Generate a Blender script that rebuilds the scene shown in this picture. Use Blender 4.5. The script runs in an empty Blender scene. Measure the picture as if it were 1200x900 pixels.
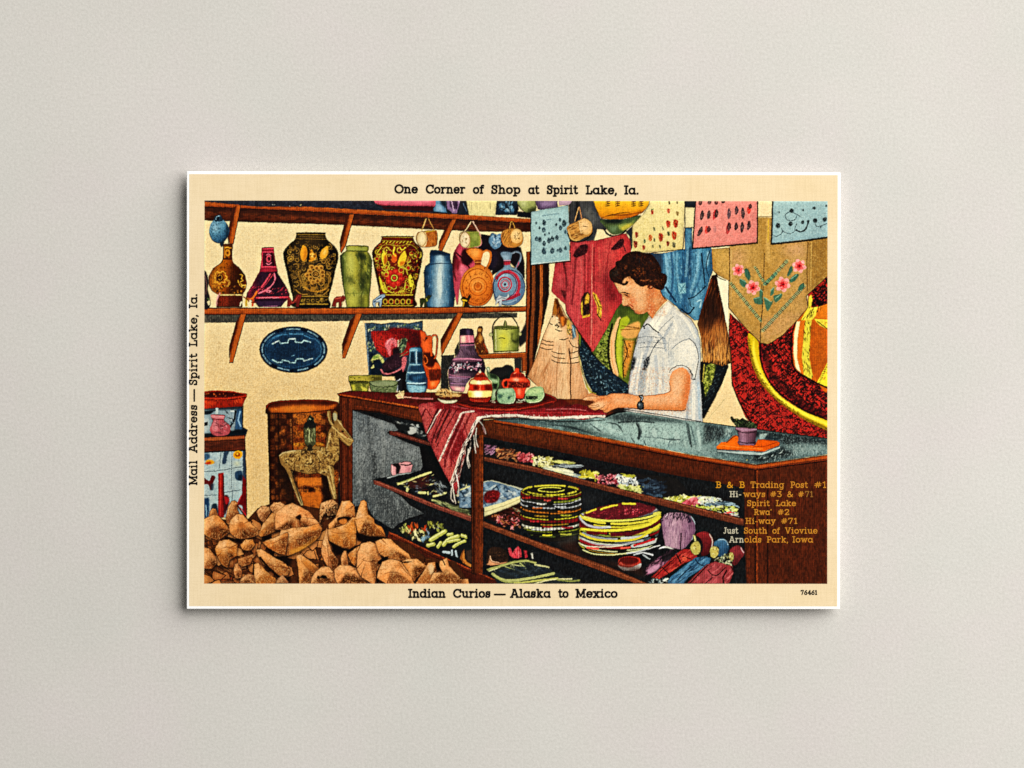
import bpy, math
import numpy as np
from mathutils import Vector

# ================================================================ camera, world, lamps, exposure
SCN = bpy.context.scene
MM = 0.14/765                      # metres per print unit (the card is 140 mm wide)
THICK = 0.0026                     # made-up height of the card face, raised to cast a wide soft shadow
GAIN = 1.16                        # light on the card relative to a white of 1
def W(x, y, z=0.0): return ((x-600)*MM, (450-y)*MM, z)

cam = bpy.data.cameras.new('camera'); cam_ob = bpy.data.objects.new('camera', cam); SCN.collection.objects.link(cam_ob)
CAMZ = 1.2
cam_ob.location = (0, 0, CAMZ); cam.sensor_width = 36
cam.lens = 36*(CAMZ-THICK*.9)/(1200*MM); cam.clip_start = .05; cam.clip_end = 50
SCN.camera = cam_ob
SCN.view_settings.view_transform = 'Standard'; SCN.view_settings.look = 'None'; SCN.view_settings.exposure = 0; SCN.view_settings.gamma = 1
wd = bpy.data.worlds.new('World'); SCN.world = wd; wd.use_nodes = True
wd.node_tree.nodes['Background'].inputs[0].default_value = (1, .99, .975, 1)
wd.node_tree.nodes['Background'].inputs[1].default_value = FILL = .13
def area(name, loc, tgt, size, watts, col=(1, .985, .96)):
    l = bpy.data.lights.new(name, 'AREA'); l.shape = 'SQUARE'; l.size = size; l.energy = watts; l.color = col
    o = bpy.data.objects.new(name, l); SCN.collection.objects.link(o); o.location = loc
    o.rotation_euler = (Vector(tgt)-Vector(loc)).to_track_quat('-Z', 'Y').to_euler(); return o
area('softbox_lamp', (1.0, .64, .88), (0, 0, 0), 1.8, 62)
SCN.cycles.use_denoising = False
SCN.cycles.max_bounces = 4

# ================================================================ materials
def mat(name):
    m = bpy.data.materials.new(name); m.use_nodes = True
    b = m.node_tree.nodes['Principled BSDF']; b.inputs['Specular IOR Level'].default_value = .12; b.inputs['Roughness'].default_value = .85
    return m, m.node_tree.nodes, m.node_tree.links, b
def lin(c):
    c = np.asarray(c, np.float64); return np.where(c <= .04045, c/12.92, ((c+.055)/1.055)**2.4)
def ramp(nodes, stops):
    r = nodes.new('ShaderNodeValToRGB'); e = r.color_ramp.elements
    while len(e) < len(stops): e.new(.5)
    for el, (p, c) in zip(e, stops): el.position = p; el.color = (*c, 1)
    return r
def noise(nodes, links, scale, detail=3, rough=.6, sx=1, sy=1):
    tc = nodes.new('ShaderNodeTexCoord'); mp = nodes.new('ShaderNodeMapping'); mp.inputs['Scale'].default_value = (sx, sy, 1)
    n = nodes.new('ShaderNodeTexNoise'); n.inputs['Scale'].default_value = scale; n.inputs['Detail'].default_value = detail; n.inputs['Roughness'].default_value = rough
    links.new(tc.outputs['Object'], mp.inputs['Vector']); links.new(mp.outputs['Vector'], n.inputs['Vector']); return n
def mixmul(nodes, links, a, b, f, mode='MULTIPLY'):
    m = nodes.new('ShaderNodeMix'); m.data_type = 'RGBA'; m.blend_type = mode; m.inputs[0].default_value = f
    links.new(a, m.inputs[6]); links.new(b, m.inputs[7]); return m.outputs[2]
def bump(nodes, links, b, src, strength, dist):
    n = nodes.new('ShaderNodeBump'); n.inputs['Strength'].default_value = strength; n.inputs['Distance'].default_value = dist
    links.new(src, n.inputs['Height']); links.new(n.outputs['Normal'], b.inputs['Normal'])

def paper_material():          # pale warm grey drawing paper: fine fibres, faint pink and green clouds
    m, N, K, b = mat('grey_paper')
    cl = noise(N, K, 34, 4, .55); r1 = ramp(N, [(.30, (.600, .588, .543)), (.5, (.611, .588, .546)), (.70, (.624, .584, .556))]); K.new(cl.outputs['Fac'], r1.inputs['Fac'])
    big = noise(N, K, 13, 6, .62); r2 = ramp(N, [(.25, (.92, .92, .915)), (.75, (1.01, 1.01, 1.01))]); K.new(big.outputs['Fac'], r2.inputs['Fac'])
    fi = noise(N, K, 1700, 3, .75); r3 = ramp(N, [(.2, (.80, .80, .79)), (.8, (1.04, 1.04, 1.04))]); K.new(fi.outputs['Fac'], r3.inputs['Fac'])
    fb = noise(N, K, 700, 2, .5, 1, 3.5); r4 = ramp(N, [(.22, (.90, .895, .88)), (.36, (1, 1, 1))]); K.new(fb.outputs['Fac'], r4.inputs['Fac'])
    c = mixmul(N, K, r1.outputs[0], r2.outputs[0], 1); c = mixmul(N, K, c, r3.outputs[0], 1); c = mixmul(N, K, c, r4.outputs[0], .7)
    K.new(c, b.inputs['Base Color']); bump(N, K, b, fi.outputs['Fac'], .25, .00012)
    b.inputs['Specular IOR Level'].default_value = .05; return m
def stock_material():
    m, N, K, b = mat('white_card_stock')
    n = noise(N, K, 1800, 2); r = ramp(N, [(.3, (.865, .86, .84)), (.7, (.895, .89, .875))]); K.new(n.outputs['Fac'], r.inputs['Fac']); K.new(r.outputs[0], b.inputs['Base Color']); return m
def border_material():         # cream linen border
    m, N, K, b = mat('cream_linen')
    base = lin((.943, .861, .706))/GAIN
    n = noise(N, K, 60, 4, .6); r = ramp(N, [(.3, tuple(base*np.array([.97, .95, .90]))), (.7, tuple(base*np.array([1.02, 1.03, 1.06])))]); K.new(n.outputs['Fac'], r.inputs['Fac'])
    f = noise(N, K, 4200, 2, .7); r2 = ramp(N, [(.2, (.88, .86, .83)), (.7, (1.03, 1.03, 1.03))]); K.new(f.outputs['Fac'], r2.inputs['Fac'])
    v = noise(N, K, 1500, 1, .5, 2.2, .12); r3 = ramp(N, [(.25, (.955, .95, .93)), (.6, (1.01, 1.01, 1.01))]); K.new(v.outputs['Fac'], r3.inputs['Fac'])
    h_ = noise(N, K, 1500, 1, .5, .12, 2.2); r4 = ramp(N, [(.25, (.965, .96, .945)), (.6, (1.01, 1.01, 1.01))]); K.new(h_.outputs['Fac'], r4.inputs['Fac'])
    c = mixmul(N, K, r.outputs[0], r2.outputs[0], 1); c = mixmul(N, K, c, r3.outputs[0], 1); c = mixmul(N, K, c, r4.outputs[0], 1); K.new(c, b.inputs['Base Color']); return m
def ink_material():            # printed colour: the ink laid down on each spot of the sheet, on a linen tooth
    m, N, K, b = mat('printed_ink')
    a = N.new('ShaderNodeVertexColor'); a.layer_name = 'ink'
    f = noise(N, K, 5200, 2, .7); r2 = ramp(N, [(.25, (.90, .90, .90)), (.75, (1.06, 1.06, 1.06))]); K.new(f.outputs['Fac'], r2.inputs['Fac'])
    K.new(mixmul(N, K, a.outputs['Color'], r2.outputs[0], 1), b.inputs['Base Color'])
    b.inputs['Specular IOR Level'].default_value = .03; b.inputs['Roughness'].default_value = .7; return m
def text_material():
    m, N, K, b = mat('letter_ink')
    a = N.new('ShaderNodeVertexColor'); a.layer_name = 'ink'
    f = noise(N, K, 3000, 2, .7); r2 = ramp(N, [(.25, (.75, .75, .75)), (.75, (1.1, 1.1, 1.1))]); K.new(f.outputs['Fac'], r2.inputs['Fac'])
    K.new(mixmul(N, K, a.outputs['Color'], r2.outputs[0], 1), b.inputs['Base Color']); b.inputs['Specular IOR Level'].default_value = .03; return m
M_PAPER, M_STOCK, M_BORDER, M_INK, M_TEXT = paper_material(), stock_material(), border_material(), ink_material(), text_material()

# ================================================================ objects
def link(name, mesh, m=None, parent=None):
    o = bpy.data.objects.new(name, mesh); SCN.collection.objects.link(o)
    if m: mesh.materials.append(m)
    if parent: o.parent = parent
    return o
def mesh_np(name, V, Q, col=None, point=True):
    me = bpy.data.meshes.new(name)
    me.vertices.add(len(V)); me.vertices.foreach_set('co', np.asarray(V, np.float32).ravel())
    n = len(Q); me.loops.add(n*4); me.loops.foreach_set('vertex_index', np.asarray(Q, np.int32).ravel())
    me.polygons.add(n); me.polygons.foreach_set('loop_start', np.arange(0, n*4, 4, dtype=np.int32))
    me.update(calc_edges=True)
    if col is not None:
        at = me.color_attributes.new('ink', 'FLOAT_COLOR', 'POINT')
        rgba = np.ones((len(V), 4), np.float32); rgba[:, :3] = col; at.data.foreach_set('color', rgba.ravel())
    return me

# the paper underneath
g = 1.6
me = bpy.data.meshes.new('paper_backdrop'); me.from_pydata([(-g, -g, 0), (g, -g, 0), (g, g, 0), (-g, g, 0)], [], [(0, 1, 2, 3)])
o = link('ground', me, M_PAPER); o['kind'] = 'structure'

# the card: an empty that carries its parts
card = bpy.data.objects.new('postcard', None); SCN.collection.objects.link(card)
card['label'] = 'old colour linen postcard of a curio shop counter lying on pale grey paper'; card['category'] = 'postcard'
OUT = [(218.9, 200.7), (984.7, 201.9), (984.1, 713.8), (218.9, 713.5)]      # corners of the card
INN = [(221.8, 204.1), (981.6, 205.3), (981.0, 710.6), (221.7, 710.3)]      # corners of the printed cream
def slab(corners, z0, z1, bev):
    import bmesh
    bm = bmesh.new()
    b = [bm.verts.new(W(x, y, z0)) for x, y in corners]; t = [bm.verts.new(W(x, y, z1)) for x, y in corners]
    bm.faces.new(b); bm.faces.new(t[::-1])
    for i in range(4): bm.faces.new((b[i-1], b[i], t[i], t[i-1]))
    bmesh.ops.recalc_face_normals(bm, faces=bm.faces)
    bmesh.ops.bevel(bm, geom=[e for e in bm.edges], offset=bev, segments=3, affect='EDGES')
    me = bpy.data.meshes.new('card_stock'); bm.to_mesh(me); bm.free(); return me
def inset(c, d): mx, my = sum(p[0] for p in c)/4, sum(p[1] for p in c)/4; return [(x+(d if x < mx else -d), y+(d if y < my else -d)) for x, y in c]
link('hidden_spacer', slab(inset(OUT, 9), 0, THICK-.0004, .0001), M_STOCK, card)  # unseen spacer, added so the card overhangs and its edge shadow deepens
link('card_stock', slab(OUT, THICK-.00042, THICK, .00008), M_STOCK, card)
Z1, Z2, Z3 = THICK+.000012, THICK+.000028, THICK+.000045
me = bpy.data.meshes.new('cream_border'); me.from_pydata([W(x, y, Z1) for x, y in INN], [], [(3, 2, 1, 0)])
link('cream_border', me, M_BORDER, card)

# ---------------------------------------------------------------- ink: a small drawing kit (numpy) for the printed picture
PX0, PY0, PX1, PY1 = 239.3, 235.2, 969.6, 683.7      # the printed picture, in print units
SC = 2.0                                             # ink cells per print unit
GW, GH = int((PX1-PX0)*SC)+1, int((PY1-PY0)*SC)+1
CAN = np.zeros((GH, GW, 3), np.float32)              # ink colour (display values)
OWN = np.zeros((GH, GW), np.int16)                   # which printed motif each cell belongs to
PARTS = [('picture', None)]
st = {'ox': 0.0, 'oy': 0.0, 'clip': None, 'id': 0, 'k': 6.0}
rng = np.random.RandomState(7)

def hexc(c):
    if isinstance(c, str):
        return np.array([int(c[i:i+2], 16)/255 for i in (0, 2, 4)], np.float32)
    return np.asarray(c, np.float32)
def pts_(p):
    if isinstance(p, str):
        p = [tuple(float(v) for v in q.split(',')) for q in p.split()]
    return np.asarray(p, np.float64)
def O(ox, oy, k=6.0): st['ox'], st['oy'], st['k'] = ox, oy, k
def dev(p):
    p = pts_(p)/st['k']
    return np.stack([(p[:, 0]+st['ox']-PX0)*SC, (p[:, 1]+st['oy']-PY0)*SC], 1)
def smooth(p, closed, n=6):
    m = len(p)
    if m < 3: return p
    out = []
    for i in range(m if closed else m-1):
        if closed: a, b, c, d = p[(i-1) % m], p[i], p[(i+1) % m], p[(i+2) % m]
        else: a, b, c, d = p[max(i-1, 0)], p[i], p[i+1], p[min(i+2, m-1)]
        for t in np.arange(n)/n:
            out.append(.5*((2*b)+(c-a)*t+(2*a-5*b+4*c-d)*t*t+(3*b-a-3*c+d)*t**3))
    if not closed: out.append(p[-1])
    return np.array(out)
def polycov(p, x0, y0, w, h, ss=4):
    acc = np.zeros((h*ss, w+2))
    q = np.roll(p, -1, 0)
    for (ax, ay), (bx, by) in zip(p, q):
        if ay == by: continue
        d = 1.0
        if ay > by: ax, ay, bx, by, d = bx, by, ax, ay, -1.0
        r0 = max(int(math.ceil((ay-y0)*ss-.5)), 0); r1 = min(int(math.ceil((by-y0)*ss-.5)), h*ss)
        if r1 <= r0: continue
        rr = np.arange(r0, r1)
        x = ax+((rr+.5)/ss+y0-ay)*(bx-ax)/(by-ay)-x0
        x = np.clip(x, 0, w)
        ix = x.astype(int); fx = x-ix
        acc[rr, ix] += d*(1-fx); acc[rr, ix+1] += d*fx
    cov = np.abs(np.cumsum(acc, 1))[:, :w]
    return np.clip(cov.reshape(h, ss, w).mean(1), 0, 1).astype(np.float32)
def gblur(m, s):
    if s < .3: return m
    r = int(s*2.5)+1
    k = np.exp(-.5*(np.arange(-r, r+1)/s)**2); k /= k.sum()
    for ax in (0, 1):
        out = np.zeros_like(m); n = m.shape[ax]
        pad = [(0, 0), (0, 0)]; pad[ax] = (r, r)
        mp = np.pad(m, pad)
        for i, kv in enumerate(k):
            sl = [slice(None), slice(None)]; sl[ax] = slice(i, i+n)
            out += kv*mp[tuple(sl)]
        m = out
    return m
def box_of(p, m):
    x0 = max(int(p[:, 0].min()-m), 0); y0 = max(int(p[:, 1].min()-m), 0)
    x1 = min(int(p[:, 0].max()+m)+2, GW); y1 = min(int(p[:, 1].max()+m)+2, GH)
    return x0, y0, x1, y1
def mask_poly(p, b=0):
    m = b*3+1
    x0, y0, x1, y1 = box_of(p, m)
    if x1 <= x0 or y1 <= y0: return None
    if b > .3:      # blurred shapes may run off the sheet: rasterise with a margin
        r = int(b*3)+1
        c = polycov(p, x0-r, y0-r, x1-x0+2*r, y1-y0+2*r)
        c = gblur(c, b)[r:-r, r:-r]
    else:
        c = polycov(p, x0, y0, x1-x0, y1-y0)
    return x0, y0, x1, y1, c
def put(x0, y0, x1, y1, c, col, a=1.0):
    if st['clip'] is not None: c = c*st['clip'][y0:y1, x0:x1]
    c = (c*a)[..., None]
    reg = CAN[y0:y1, x0:x1]
    if callable(col):
        yy, xx = np.mgrid[y0:y1, x0:x1]
        col = col(xx, yy)
    CAN[y0:y1, x0:x1] = reg*(1-c)+col*c
def F(col, p, s=0, b=0, a=1.0):
    """fill; s smooth outline, b blur (in picture units)"""
    q = dev(p)
    if s: q = smooth(q, True)
    r = mask_poly(q, b*SC)
    if r is None: return
    put(*r, hexc(col) if not callable(col) else col, a)
def ell(cx, cy, rx, ry, rot=0, n=40, a0=0, a1=360):
    t = np.radians(np.linspace(a0, a1, n, endpoint=(a1-a0) < 360))
    c, s = math.cos(math.radians(rot)), math.sin(math.radians(rot))
    x, y = rx*np.cos(t), ry*np.sin(t)
    return np.stack([cx+x*c-y*s, cy+x*s+y*c], 1)
def EL(col, cx, cy, rx, ry=None, rot=0, b=0, a=1.0): F(col, ell(cx, cy, rx, ry or rx, rot), 0, b, a)
def strokecov(q, ws):
    m = max(ws)/2+1.5
    x0, y0, x1, y1 = box_of(q, m)
    if x1 <= x0 or y1 <= y0: return None
    cov = np.zeros((y1-y0, x1-x0), np.float32)
    for i in range(len(q)-1):
        (ax, ay), (bx, by) = q[i], q[i+1]
        wa, wb = ws[i]/2, ws[i+1]/2
        mm = max(wa, wb)+1.5
        u0 = max(int(min(ax, bx)-mm), x0); u1 = min(int(max(ax, bx)+mm)+2, x1)
        v0 = max(int(min(ay, by)-mm), y0); v1 = min(int(max(ay, by)+mm)+2, y1)
        if u1 <= u0 or v1 <= v0: continue
        xx = np.arange(u0, u1)[None, :]+.5; yy = np.arange(v0, v1)[:, None]+.5
        dx, dy = bx-ax, by-ay; L2 = dx*dx+dy*dy+1e-9
        t = np.clip(((xx-ax)*dx+(yy-ay)*dy)/L2, 0, 1)
        d = np.hypot(xx-ax-t*dx, yy-ay-t*dy)
        w = wa+(wb-wa)*t
        c = np.clip(w-d+.5, 0, 1)*np.minimum(1, w*2+.15)
        s_ = cov[v0-y0:v1-y0, u0-x0:u1-x0]
        np.maximum(s_, c, out=s_)
    return x0, y0, x1, y1, cov
def S(col, p, w, s=1, a=1.0, t=0):
    """brush stroke of width w; t=1 pointed at both ends, t=2 at the end"""
    q = dev(p)
    if s: q = smooth(q, False, 5)
    n = len(q); u = np.linspace(0, 1, n)
    w = w/st['k']*SC
    ws = np.full(n, w)
    if t == 1: ws = w*(.15+.85*np.sin(np.pi*u))
    if t == 2: ws = w*(1-.85*u)
    r = strokecov(q, ws)
    if r is not None: put(*r, hexc(col), a)
def ARC(col, cx, cy, rx, ry, a0, a1, w, rot=0, a=1.0, t=0): S(col, ell(cx, cy, rx, ry, rot, 24, a0, a1), w, 0, a, t)
def RING(col, cx, cy, rx, ry, w, rot=0, a=1.0):
    p = ell(cx, cy, rx, ry, rot, 48); S(col, np.vstack([p, p[:1]]), w, 0, a)
def sil(p, s):
    q = dev(p)
    if s: q = smooth(q, True)
    r = mask_poly(q)
    full = np.zeros((GH, GW), np.float32)
    if r: full[r[1]:r[3], r[0]:r[2]] = r[4]
    return full
def BEG(name, label, col, *ps, s=1):
    """start a printed motif: its outline becomes the clip for all that follows until END"""
    st['clip'] = None
    full = None
    for p in ps:
        m = sil(p, s)
        full = m if full is None else np.maximum(full, m)
    PARTS.append((name, label)); st['id'] = len(PARTS)-1
    OWN[full > .5] = st['id']
    st['clip'] = None
    if col is not None: put(0, 0, GW, GH, full, hexc(col))
    st['clip'] = full
def ADD(col, *ps, s=1):
    """more outline for the motif in hand"""
    old = st['clip']
    for p in ps:
        m = sil(p, s)
        OWN[m > .5] = st['id']
        st['clip'] = None
        put(0, 0, GW, GH, m, hexc(col))
        old = np.maximum(old, m)
    st['clip'] = old
def ADDS(col, p, w, s=1):
    """a stroke that is part of the motif"""
    q = dev(p)
    if s: q = smooth(q, False, 5)
    r = strokecov(q, np.full(len(q), w/st['k']*SC))
    if r is None: return
    x0, y0, x1, y1, c = r
    OWN[y0:y1, x0:x1][c > .5] = st['id']
    old = st['clip']; st['clip'] = None
    put(x0, y0, x1, y1, c, hexc(col))
    old[y0:y1, x0:x1] = np.maximum(old[y0:y1, x0:x1], c); st['clip'] = old
def END(): st['clip'] = None; st['id'] = 0
def LG(stops, p0, p1):
    """linear gradient as a colour"""
    a, b = dev([p0, p1]); d = b-a; L2 = (d*d).sum()
    ts = [s[0] for s in stops]; cs = np.array([hexc(s[1]) for s in stops])
    def f(xx, yy):
        t = ((xx-a[0])*d[0]+(yy-a[1])*d[1])/L2
        return np.stack([np.interp(t, ts, cs[:, i]) for i in range(3)], -1).astype(np.float32)
    return f
def ALL(col, a=1.0): put(0, 0, GW, GH, np.ones((GH, GW), np.float32), col if callable(col) else hexc(col), a)
def inside(p, pts):
    x, y = pts[:, 0], pts[:, 1]; r = np.zeros(len(pts), bool)
    q = np.roll(p, -1, 0)
    for (ax, ay), (bx, by) in zip(p, q):
        if ay == by: continue
        c = ((ay > y) != (by > y)) & (x < (bx-ax)*(y-ay)/(by-ay)+ax)
        r ^= c
    return r
def DAB(cols, p, n, ln, w, ang=0, ja=20, a=1.0, t=1, s=0, jl=.5):
    """n short random brush marks inside a shape"""
    q = pts_(p)
    if s: q = smooth(q, True)
    lo, hi = q.min(0), q.max(0)
    got = []; n = max(n, 1)
    while sum(map(len, got)) < n:
        c = lo+rng.rand(n*2+8, 2)*(hi-lo); got.append(c[inside(q, c)])
    c = np.vstack(got)[:n]
    for x, y in c:
        an = math.radians(ang+(rng.rand()*2-1)*ja); L = ln*(1-jl+2*jl*rng.rand())/2
        col = cols[rng.randint(len(cols))] if isinstance(cols, (list, tuple)) else cols
        dx, dy = math.cos(an)*L, math.sin(an)*L
        S(col, [(x-dx, y-dy), (x+(rng.rand()-.5)*L*.3, y+(rng.rand()-.5)*L*.3), (x+dx, y+dy)], w*(.6+.8*rng.rand()), 0, a*(.6+.4*rng.rand()), t)
def DOT(cols, p, n, r, a=1.0, s=0):
    DAB(cols, p, n, r*.9, r*1.3, 0, 180, a, 0, s)
def GRAIN(p, cols, k, amp, sx, sy, s=0, seed=1, b=0):
    """mottle: noise of size sx, sy (picture units) switches towards cols where it exceeds k"""
    q = dev(p)
    if s: q = smooth(q, True)
    r = mask_poly(q, b*SC)
    if r is None: return
    x0, y0, x1, y1, c = r
    rr = np.random.RandomState(seed)
    nz = noise2(y1-y0, x1-x0, sx*SC, sy*SC, rr)
    m = np.clip((nz-k)*3+.5, 0, 1)
    put(x0, y0, x1, y1, c*m, hexc(cols), amp*.78)
def noise2(h, w, sx, sy, rr):
    gh, gw = int(h/sy)+3, int(w/sx)+3
    g = rr.rand(gh, gw).astype(np.float32)
    y = np.arange(h)/sy; x = np.arange(w)/sx
    iy, ix = y.astype(int), x.astype(int)
    fy, fx = (y-iy)[:, None], (x-ix)[None, :]
    fy, fx = fy*fy*(3-2*fy), fx*fx*(3-2*fx)
    a = g[iy][:, ix]; b = g[iy][:, ix+1]; c = g[iy+1][:, ix]; d = g[iy+1][:, ix+1]
    return ((a*(1-fx)+b*fx)*(1-fy)+(c*(1-fx)+d*fx)*fy).astype(np.float32)
def REV(cx, prof, lean=0):
    """outline of a turned pot from (y, radius) pairs"""
    y0 = prof[0][0]
    l = [(cx-r+lean*(y-y0), y) for y, r in prof]; r_ = [(cx+r+lean*(y-y0), y) for y, r in prof]
    return l+r_[::-1]
def BAND(col, cx, y, r, sag, w, a=1.0): S(col, [(cx-r, y), (cx-r*.6, y+sag*.75), (cx, y+sag), (cx+r*.6, y+sag*.75), (cx+r, y)], w, 1, a)
def CURLS(cols, p, n, r, w, a=.9, s=0):
    """scatter of small scrolls inside a shape"""
    q = pts_(p)
    if s: q = smooth(q, True)
    lo, hi = q.min(0), q.max(0); k = 0
    while k < n:
        c = lo+rng.rand(2)*(hi-lo)
        if not inside(q, c[None])[0]: continue
        rr_ = r*(.6+.8*rng.rand()); a0 = rng.rand()*360; d = 1 if rng.rand() > .5 else -1
        col = cols[rng.randint(len(cols))]
        ARC(col, c[0], c[1], rr_, rr_*(.7+.4*rng.rand()), a0, a0+d*(170+110*rng.rand()), w*(.7+.6*rng.rand()), 0, a)
        if rng.rand() > .4: EL(col, c[0], c[1], rr_*.3)
        k += 1
def FLOWER(col, cx, cy, r, pet, n=5, cc=None, rot=0, a=1.0):
    for i in range(n):
        t = math.radians(rot+360*i/n)
        EL(col, cx+r*math.cos(t), cy+r*math.sin(t), pet, pet*.8, math.degrees(t), 0, a)
    if cc: EL(cc, cx, cy, r*.6, r*.6)

# ---------------------------------------------------------------- slab-serif lettering (strokes on a unit cap height)
def arc_(cx, cy, rx, ry, a0, a1, n=14): return [(cx+rx*math.cos(math.radians(a)), cy+ry*math.sin(math.radians(a))) for a in np.linspace(a0, a1, n)]
XH = .70
def glyphs():
    g = {}
    X = XH; o = lambda x, w=.13: [(x-w*.8, 0), (x+w*.8, 0)]; tp = lambda x, y, w=.13: [(x-w, y), (x+w, y)]
    bowl = lambda cx, r=.30: arc_(cx, X/2, r, X/2, 0, 360, 24)
    g['O'] = (.98, [arc_(.49, .5, .47, .5, 0, 360, 30)])
    g['C'] = (.92, [arc_(.49, .5, .46, .5, 42, 318, 24), [(.86, .66), (.86, .98)]])
    g['S'] = (.70, [[(.62, .70), (.62, .98)], [(.61, .80), (.50, .97), (.34, 1), (.16, .95), (.10, .77), (.17, .62), (.36, .53), (.54, .45), (.62, .28), (.55, .06), (.36, 0), (.20, .03), (.09, .20)], [(.08, .02), (.08, .30)]])
    g['L'] = (.72, [[(.2, 0), (.2, 1)], tp(.2, 1, .16), [(.04, 0), (.66, 0), (.66, .3)]])
    g['I'] = (.40, [[(.2, 0), (.2, 1)], tp(.2, 1, .17), o(.2, .17)])
    g['A'] = (1.0, [[(.14, 0), (.46, 1), (.56, 1), (.86, 0)], [(.34, 1), (.5, 1)], [(.26, .32), (.75, .32)], o(.14, .14), o(.86, .14)])
    g['M'] = (1.14, [[(.17, 0), (.17, 1), (.57, .12), (.97, 1), (.97, 0)], o(.17, .15), o(.97, .15), tp(.12, 1, .1), tp(1.02, 1, .1)])
    g['B'] = (.76, [[(.18, 0), (.18, 1)], [(.03, 1), (.42, 1)]+arc_(.42, .76, .22, .24, 90, -90)+[(.18, .52)], [(.03, 0), (.45, 0)]+arc_(.45, .26, .25, .26, -90, 90)])
    g['T'] = (.80, [[(.4, 0), (.4, 1)], [(.05, .7), (.05, 1), (.75, 1), (.75, .7)], o(.4, .16)])
    g['P'] = (.74, [[(.18, 0), (.18, 1)], [(.03, 1), (.42, 1)]+arc_(.42, .72, .26, .28, 90, -90)+[(.18, .44)], o(.18, .15)])
    g['R'] = (.84, [[(.18, 0), (.18, 1)], [(.03, 1), (.42, 1)]+arc_(.42, .74, .25, .26, 90, -90)+[(.18, .48)], [(.42, .48), (.66, 0), (.82, 0)], o(.18, .15)])
    g['H'] = (.92, [[(.19, 0), (.19, 1)], [(.73, 0), (.73, 1)], [(.19, .52), (.73, .52)], o(.19, .15), o(.73, .15), tp(.19, 1, .15), tp(.73, 1, .15)])
    g['J'] = (.58, [[(.4, 1), (.4, .25), (.34, .06), (.2, 0), (.06, .08)], tp(.4, 1, .16)])
    g['V'] = (.92, [[(.14, 1), (.46, 0), (.78, 1)], tp(.14, 1, .13), tp(.78, 1, .13)])
    g['a'] = (.76, [bowl(.34), [(.64, X), (.64, 0), (.74, 0)]])
    g['c'] = (.62, [arc_(.35, X/2, .31, X/2, 45, 318, 20)])
    g['d'] = (.80, [bowl(.34), [(.52, 1), (.65, 1), (.65, 0), (.77, 0)]])
    g['e'] = (.68, [[(.05, .37), (.64, .37)]+arc_(.345, X/2, .30, X/2, 5, 320, 22)])
    g['f'] = (.46, [[(.2, 0), (.2, .78), (.25, .95), (.38, 1), (.46, .96)], [(.05, X), (.42, X)], o(.2, .15)])
    g['g'] = (.76, [bowl(.34), [(.74, X), (.63, X), (.63, -.1), (.54, -.28), (.34, -.32), (.12, -.26)]])
    g['h'] = (.82, [[(.05, 1), (.18, 1), (.18, 0)], [(.18, .45), (.26, .62), (.42, X), (.57, .64), (.64, .45), (.64, 0)], o(.18, .14), o(.64, .14)])
    g['i'] = (.40, [[(.06, X), (.2, X), (.2, 0)], o(.2, .16), [(.2, .97), (.2, 1.0)]])
    g['k'] = (.80, [[(.05, 1), (.18, 1), (.18, 0)], [(.18, .26), (.58, X)], [(.34, .42), (.64, 0)], tp(.58, X, .13), o(.18, .14), o(.66, .12)])
    g['l'] = (.40, [[(.06, 1), (.2, 1), (.2, 0)], o(.2, .16)])
    g['n'] = (.82, [[(.05, X), (.18, X), (.18, 0)], [(.18, .45), (.26, .62), (.42, X), (.57, .64), (.64, .45), (.64, 0)], o(.18, .14), o(.64, .14)])
    g['o'] = (.70, [arc_(.35, X/2, .31, X/2, 0, 360, 24)])
    g['p'] = (.78, [[(.05, X), (.18, X), (.18, -.32)], arc_(.44, X/2, .28, X/2, 0, 360, 24), o(.18, 0), [(.04, -.32), (.33, -.32)]])
    g['r'] = (.58, [[(.05, X), (.18, X), (.18, 0)], [(.18, .42), (.27, .62), (.42, X), (.54, .65)], o(.18, .15)])
    g['s'] = (.58, [[(.50, .47), (.50, .68)], [(.49, .56), (.40, .68), (.27, .70), (.13, .65), (.10, .50), (.20, .40), (.38, .33), (.50, .22), (.44, .04), (.28, 0), (.15, .03), (.08, .14)], [(.07, .02), (.07, .22)]])
    g['t'] = (.50, [[(.2, .95), (.2, .2), (.25, .04), (.36, 0), (.48, .06)], [(.05, X), (.42, X)]])
    g['u'] = (.82, [[(.05, X), (.18, X), (.18, .25), (.25, .06), (.38, 0), (.54, .06), (.64, .25)], [(.52, X), (.64, X), (.64, 0), (.77, 0)]])
    g['v'] = (.72, [[(.12, X), (.36, 0), (.6, X)], tp(.12, X, .12), tp(.6, X, .12)])
    g['w'] = (1.02, [[(.12, X), (.32, 0), (.51, X), (.70, 0), (.9, X)], tp(.12, X, .12), tp(.9, X, .12)])
    g['x'] = (.74, [[(.13, X), (.61, 0)], [(.61, X), (.13, 0)], tp(.13, X, .12), tp(.61, X, .12), o(.13, .12), o(.61, .12)])
    g['y'] = (.72, [[(.12, X), (.37, .02)], [(.6, X), (.28, -.26), (.1, -.3)], tp(.12, X, .12), tp(.6, X, .12)])
    g['1'] = (.42, [[(.06, .84), (.22, 1), (.22, 0)], o(.22, .15)])
    g['2'] = (.64, [[(.08, .76), (.16, .94), (.32, 1), (.48, .94), (.54, .74), (.46, .52), (.08, 0), (.56, 0), (.56, .16)]])
    g['3'] = (.62, [[(.08, .98), (.5, .98), (.28, .58), (.46, .52), (.55, .3), (.46, .05), (.28, 0), (.08, .1)]])
    g['4'] = (.66, [[(.46, 0), (.46, 1), (.06, .3), (.62, .3)], o(.46, .14)])
    g['6'] = (.64, [[(.5, .98), (.28, .78), (.09, .45)], arc_(.32, .29, .24, .29, 0, 360, 20)])
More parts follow.
